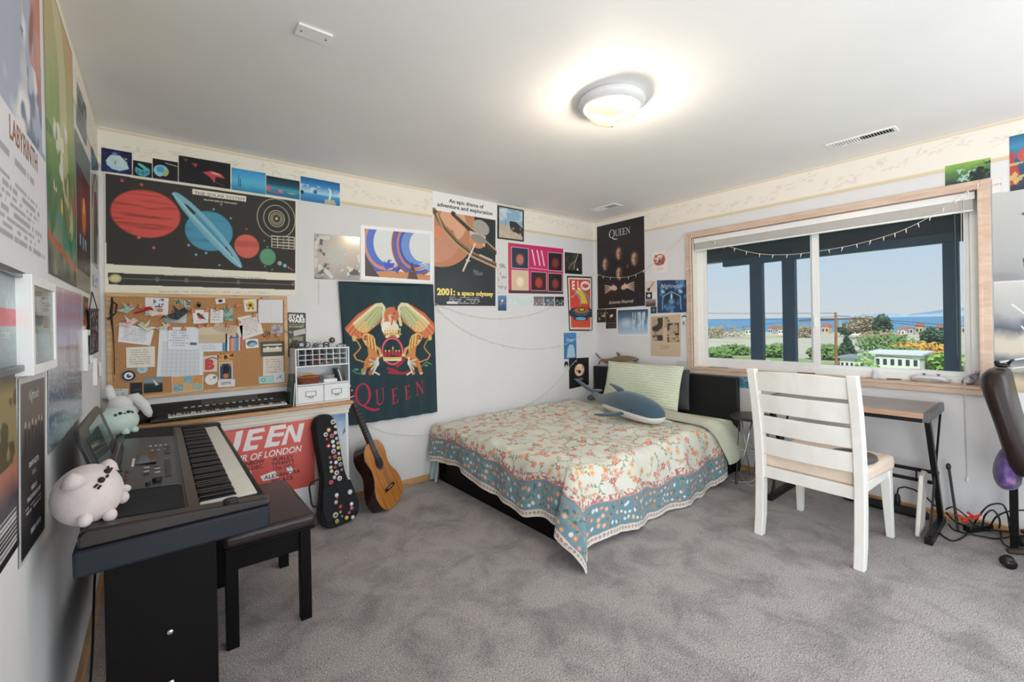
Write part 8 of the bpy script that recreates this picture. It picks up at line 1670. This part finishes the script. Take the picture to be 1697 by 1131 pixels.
# ================================================================== office chair at the right edge
oc = wthing('office_chair', 'brown leather office chair at the right edge, seen from the side', 'office chair', (3.80, -.08, 0))
BL = mat('brown_leather', '#241814', .38, var=.15, vscale=8, bump=.3, bscale=60, spec=.3)
def backsec(z, y, th, w, cx=3.80):
    n_ = 20; return [(cx + w * (abs(math.cos(t)) ** .55) * (1 if math.cos(t) > 0 else -1), y + th * (abs(math.sin(t)) ** .75) * (1 if math.sin(t) > 0 else -1), z) for t in [2 * PI * k / n_ for k in range(n_)]]
secs = [(.46, .135, .03, .17), (.52, .150, .05, .21), (.62, .165, .055, .235), (.72, .190, .05, .245), (.84, .215, .055, .25), (.93, .235, .06, .24), (.985, .235, .055, .215), (1.01, .225, .03, .17)]
vs = []; [vs.extend(backsec(*s_)) for s_ in secs]; N_ = 20
B().add(vs, [(i * N_ + k, i * N_ + (k + 1) % N_, (i + 1) * N_ + (k + 1) % N_, (i + 1) * N_ + k) for i in range(len(secs) - 1) for k in range(N_)] + [tuple(range(N_))[::-1], tuple((len(secs) - 1) * N_ + k for k in range(N_))]).build('backrest', BL, oc, smooth=True, sub=1)
B().ell((3.80, -.10, .475), (.27, .26, .065), 28, 14).build('seat', BL, oc, smooth=True)
B().cyl((3.80, -.08, .09), (3.80, -.08, .42), .028, n=20).cyl((3.80, -.08, .09), (3.80, -.08, .26), .036, n=20).build('gas_column', BLACK, oc, smooth=True)
B().box(3.76, 3.94, -.10, .14, .405, .43).build('seat_plate', BLACK, oc, bevel=.004)
for k in range(5):
    t = 2.1 + k * 2 * PI / 5; c_, s_ = math.cos(t), math.sin(t); e_ = Vector((3.80 + .32 * c_, -.08 + .32 * s_, .085))
    if e_.x > 4.1: e_.x = 4.1
    arm = B().loft([((3.80 + .03 * c_, -.08 + .03 * s_, .105), (.026, .022)), ((3.80 + .16 * c_, -.08 + .16 * s_, .10), (.022, .018)), (e_ - Vector((0, 0, .0)), (.017, .013))], 12).build('base_arm', mat('base_brown', '#3a302c', .4), oc, smooth=True)
    B().cyl(e_ + Vector((-s_ * .022, c_ * .022, -.058)), e_ + Vector((-s_ * .006, c_ * .006, -.058)), .026, n=20).cyl(e_ + Vector((s_ * .022, -c_ * .022, -.058)), e_ + Vector((s_ * .006, -c_ * .006, -.058)), .026, n=20).ell(e_ + Vector((0, 0, -.042)), (.024, .024, .022)).build('caster', BLACK, arm, smooth=True)
pc = wthing('galaxy_cushion', 'purple and blue galaxy print cushion squeezed behind the office chair seat', 'cushion', (3.76, .2, .38))
gx = mat('galaxy_cloth', '#4a3568', .5, sheen=.2); nt = gx.node_tree; b = nt.nodes['Principled BSDF']; tc = nt.nodes.new('ShaderNodeTexCoord'); nz_ = nt.nodes.new('ShaderNodeTexNoise'); nz_.inputs['Scale'].default_value = 13; nz_.inputs['Detail'].default_value = 6; rp_ = nt.nodes.new('ShaderNodeValToRGB')
for p_, c in ((0.0, '#1f1d48'), (.45, '#3c2f6a'), (.55, '#6a4a88'), (.66, '#b07a98'), (1.0, '#e0b8c0')):
    e = rp_.color_ramp.elements.new(p_) if p_ not in (0.0, 1.0) else rp_.color_ramp.elements[0 if p_ == 0 else -1]; e.color = (*lin(c), 1)
nt.links.new(tc.outputs['Object'], nz_.inputs[0]); nt.links.new(nz_.outputs[0], rp_.inputs[0]); nt.links.new(rp_.outputs[0], b.inputs['Base Color'])
B().loft([((3.76, .19, .375), (.03, .02)), ((3.76, .195, .40), (.14, .05)), ((3.76, .205, .46), (.17, .055)), ((3.77, .195, .53), (.15, .05)), ((3.78, .18, .59), (.10, .035)), ((3.79, .165, .625), (.03, .012))], 20, up=(0, 1, 0)).build('cover', gx, pc, smooth=True, sub=1)
tag(B().ell((0, 0, 0), (.02, .03, .012)).ell((.01, .02, .014), (.010, .012, .010)).loft([((0, -.02, .01), .008), ((0, -.035, .03), .006), ((0, -.045, .032), .003)], 8).build('black_ornament', BLACK, loc=(3.80, .215, 1.025), smooth=True), 'small black ornament perched on top of the office chair back', 'ornament')

tag(B().box(-.02, .02, -.016, .016, 0, .37).build('black_leg', BLK, loc=(3.87, .185, 0), bevel=.003), 'black square leg standing at the right edge under the office chair back', 'furniture leg')

# ================================================================== window sill things
def sillp(px, py, x=W + .04): return Vector(at(px, py, X=x))
zs = WZ0
gc = sillp(1540, 628); t_ = thing('game_controller', 'white game controller lying on the window sill', 'game controller', (W + .026, gc.y, zs + .003), rz=PI / 2); t_.scale = (1.15, 1.15, 1.15)
GC = mat('controller_white', '#dedede', .35)
B().loft([((-.072, .0, .014), (.012, .010)), ((-.060, .004, .022), (.022, .014)), ((-.03, .006, .026), (.026, .013)), ((0, .006, .026), (.026, .013)), ((.03, .006, .026), (.026, .013)), ((.060, .004, .022), (.022, .014)), ((.072, 0, .014), (.012, .010))], 16).loft([((-.058, 0, .02), .017), ((-.070, -.025, .016), .015), ((-.078, -.045, .014), .009)], 12).loft([((.058, 0, .02), .017), ((.070, -.025, .016), .015), ((.078, -.045, .014), .009)], 12).build('shell', GC, t_, smooth=True)
for x in (-.04, .02): B().lathe([(.005, 0), (.005, .008), (.009, .011), (.007, .013)], (x, .0, .036), 14).build('thumbstick', mat('stick_grey', '#6f7173', .5), t_, smooth=True)
B().ell((.052, .006, .035), (.004, .004, .004)).build('button', mat('button_dark', '#3d4043'), t_)
bgp = sillp(1612, 620); t_ = thing('draw_string_bag', 'small white patterned drawstring bag in the right corner of the sill', 'bag', (W + .05, WY0 + .045, zs), rot=(0, 0, .2))
dm = mat_wood('bag_pattern', '#d9d4d6', '#6a5a74', .8, 30); B().loft([((0, .035, .006), (.02, .01)), ((0, .02, .02), (.03, .022)), ((0, -.002, .042), (.03, .026)), ((0, -.02, .062), (.018, .014)), ((0, -.026, .072), (.008, .007)), ((0, -.03, .088), (.016, .012))], 14).build('pouch', dm, t_, smooth=True); B().loft([((0 + .013 * math.cos(a_), -.026 + .011 * math.sin(a_), .070), .0025) for a_ in np.linspace(0, 2 * PI, 14)], 6).build('cord', mat('cord_purple', '#4a3a54', .7), t_)
t_ = thing('small_jar', 'small clear jar with a lid beside the top corner of the chair, on the sill', 'jar', (W + .04, sillp(1450, 612).y, zs)); B().lathe([(.014, 0), (.017, .004), (.017, .038), (.013, .044)], n=20).build('glass_body', mat('jar_glass', '#c9d6dc', .1), t_, smooth=True); B().lathe([(.015, .044), (.015, .056), (.012, .058)], n=20).build('lid', mat('lid_white', '#e2e2e0', .4), t_)
for nm, p_, q_, r_, c, lb, ct_ in (('brown_feather', 1322, 1350, .006, '#8a6a48', 'brown shell strip on the sill behind the chair back', 'shell'), ('white_pen', 1296, 1335, .004, '#d9d6ce', 'white pen on the sill left of the brown strip', 'pen'), ('black_pen', 1470, 1493, .0045, '#1d1d20', 'black pen on the sill left of the game controller', 'pen'), ('brown_pencil', 1436, 1452, .004, '#a8743c', 'short brown pencil on the sill left of the small jar', 'pencil'), ('dark_pen', 1176, 1206, .0035, '#33363c', 'dark pen lying at the left end of the window sill', 'pen')):
    ya, yb = sillp(p_, 615).y, sillp(q_, 615).y; tag(B().cyl((0, 0, 0), (.02, yb - ya, 0), r_, n=10).build(nm, mat('sill' + c[1:], c, .5), loc=(W + .03, ya, zs + r_ + .0005)), lb, ct_)

# ================================================================== string lights
SLM = mat('light_wire', '#d9d3c6', .5); BUL = mat('bulb_clear', '#ece8dc', .15)
def string_lights(label, pts, nb, bulbs=True):
    P_ = [Vector(p) for p in pts]; out = []
    for i in range(len(P_) - 1):
        p0, p1, p2, p3 = P_[max(i - 1, 0)], P_[i], P_[i + 1], P_[min(i + 2, len(P_) - 1)]
        for k in range(6): t = k / 6; out.append(.5 * ((2 * p1) + (-p0 + p2) * t + (2 * p0 - 5 * p1 + 4 * p2 - p3) * t * t + (-p0 + 3 * p1 - 3 * p2 + p3) * t ** 3))
    out.append(P_[-1]); t_ = wthing('string_lights', label, 'string lights', tuple(out[0]), group='clear string lights on thin wire')
    B().tube(out, .0019, 6).build('wire', SLM, t_)
    n = len(out); r_ = random.Random(len(pts))
    for k in range(nb):
        f = (k + .5) / nb * (n - 1); i = int(f); p = out[i].lerp(out[min(i + 1, n - 1)], f - i); d = Vector((0, -.004, -.011)).lerp(Vector((r_.uniform(-.006, .006), -.004, .006)), .3 if k % 3 == 0 else 0)
        if abs(p.x - W) < .08: d = Vector((-.004, r_.uniform(-.004, .004), -.016))
        B().cyl(p, p + d, .0032, .0030, 8).cyl(p + d, p + d * 1.9, .0026, .0008, 8).build('bulb', BUL, t_, smooth=False)
bk_ = lambda *a_: [tuple(at(x, y, Y=L - .012)) for x, y in a_]; wn_ = lambda *a_: [tuple(at(x, y, X=W - .03)) for x, y in a_]
string_lights('upper string of lights sagging from the film poster to the round disc craft poster', bk_((717, 502), (735, 509), (770, 521), (810, 528), (850, 527), (890, 519), (922, 506), (945, 494), (972, 470), (985, 452)), 22)
string_lights('middle string of lights sagging deep across the back wall to the blue poster', bk_((717, 502), (735, 522), (765, 545), (800, 562), (840, 574), (880, 579), (915, 576), (938, 570), (960, 558), (984, 545)), 20)
string_lights('low string of lights rising from the quilt to the black crest poster', bk_((853, 683), (880, 668), (905, 652), (928, 628), (945, 608), (956, 596)), 11)
string_lights('short string of lights between tapestry and quilt, near the floor', bk_((604, 702), (640, 717), (680, 722), (712, 721), (740, 716)), 7)
string_lights('string of lights across the tall black band poster to the window corner', wn_((988, 454), (1005, 459), (1035, 460), (1060, 452), (1090, 432), (1115, 408), (1140, 386)), 12)
string_lights('string of lights hanging in a shallow curve across the top of the window', wn_((1140, 386), (1180, 399), (1215, 411), (1260, 421), (1310, 422), (1360, 416), (1410, 407), (1460, 394), (1500, 380), (1545, 357), (1590, 326), (1628, 300)), 24)
# thin wire hanging under the silver print, cable behind the piano
tag(B().tube([(0, 0, 0), (.002, 0, -.08), (-.001, 0, -.17)], .0012, 6).ell((-.001, 0, -.175), (.003, .003, .005)).build('hanging_pull', cord, loc=at(528, 463, Y=L - .006)), 'thin cord hanging straight down below the silvery print', 'cord')
cable('piano_cable', [(.055, 2.55, .70), (.05, 2.42, .55), (.045, 2.3, .35), (.045, 2.2, .16), (.05, 2.0, .02), (.07, 1.85, .01), (.09, 1.6, .008)], .004, 'black cable dropping behind the digital piano to the carpet', BLACK, 'black piano cables')
cable('piano_cable', [(.03, 1.75, .12), (.02, 1.7, .16), (.03, 1.62, .14), (.06, 1.6, .02), (.1, 1.55, .008)], .004, 'black cable looping by the baseboard below the piano', BLACK, 'black piano cables')
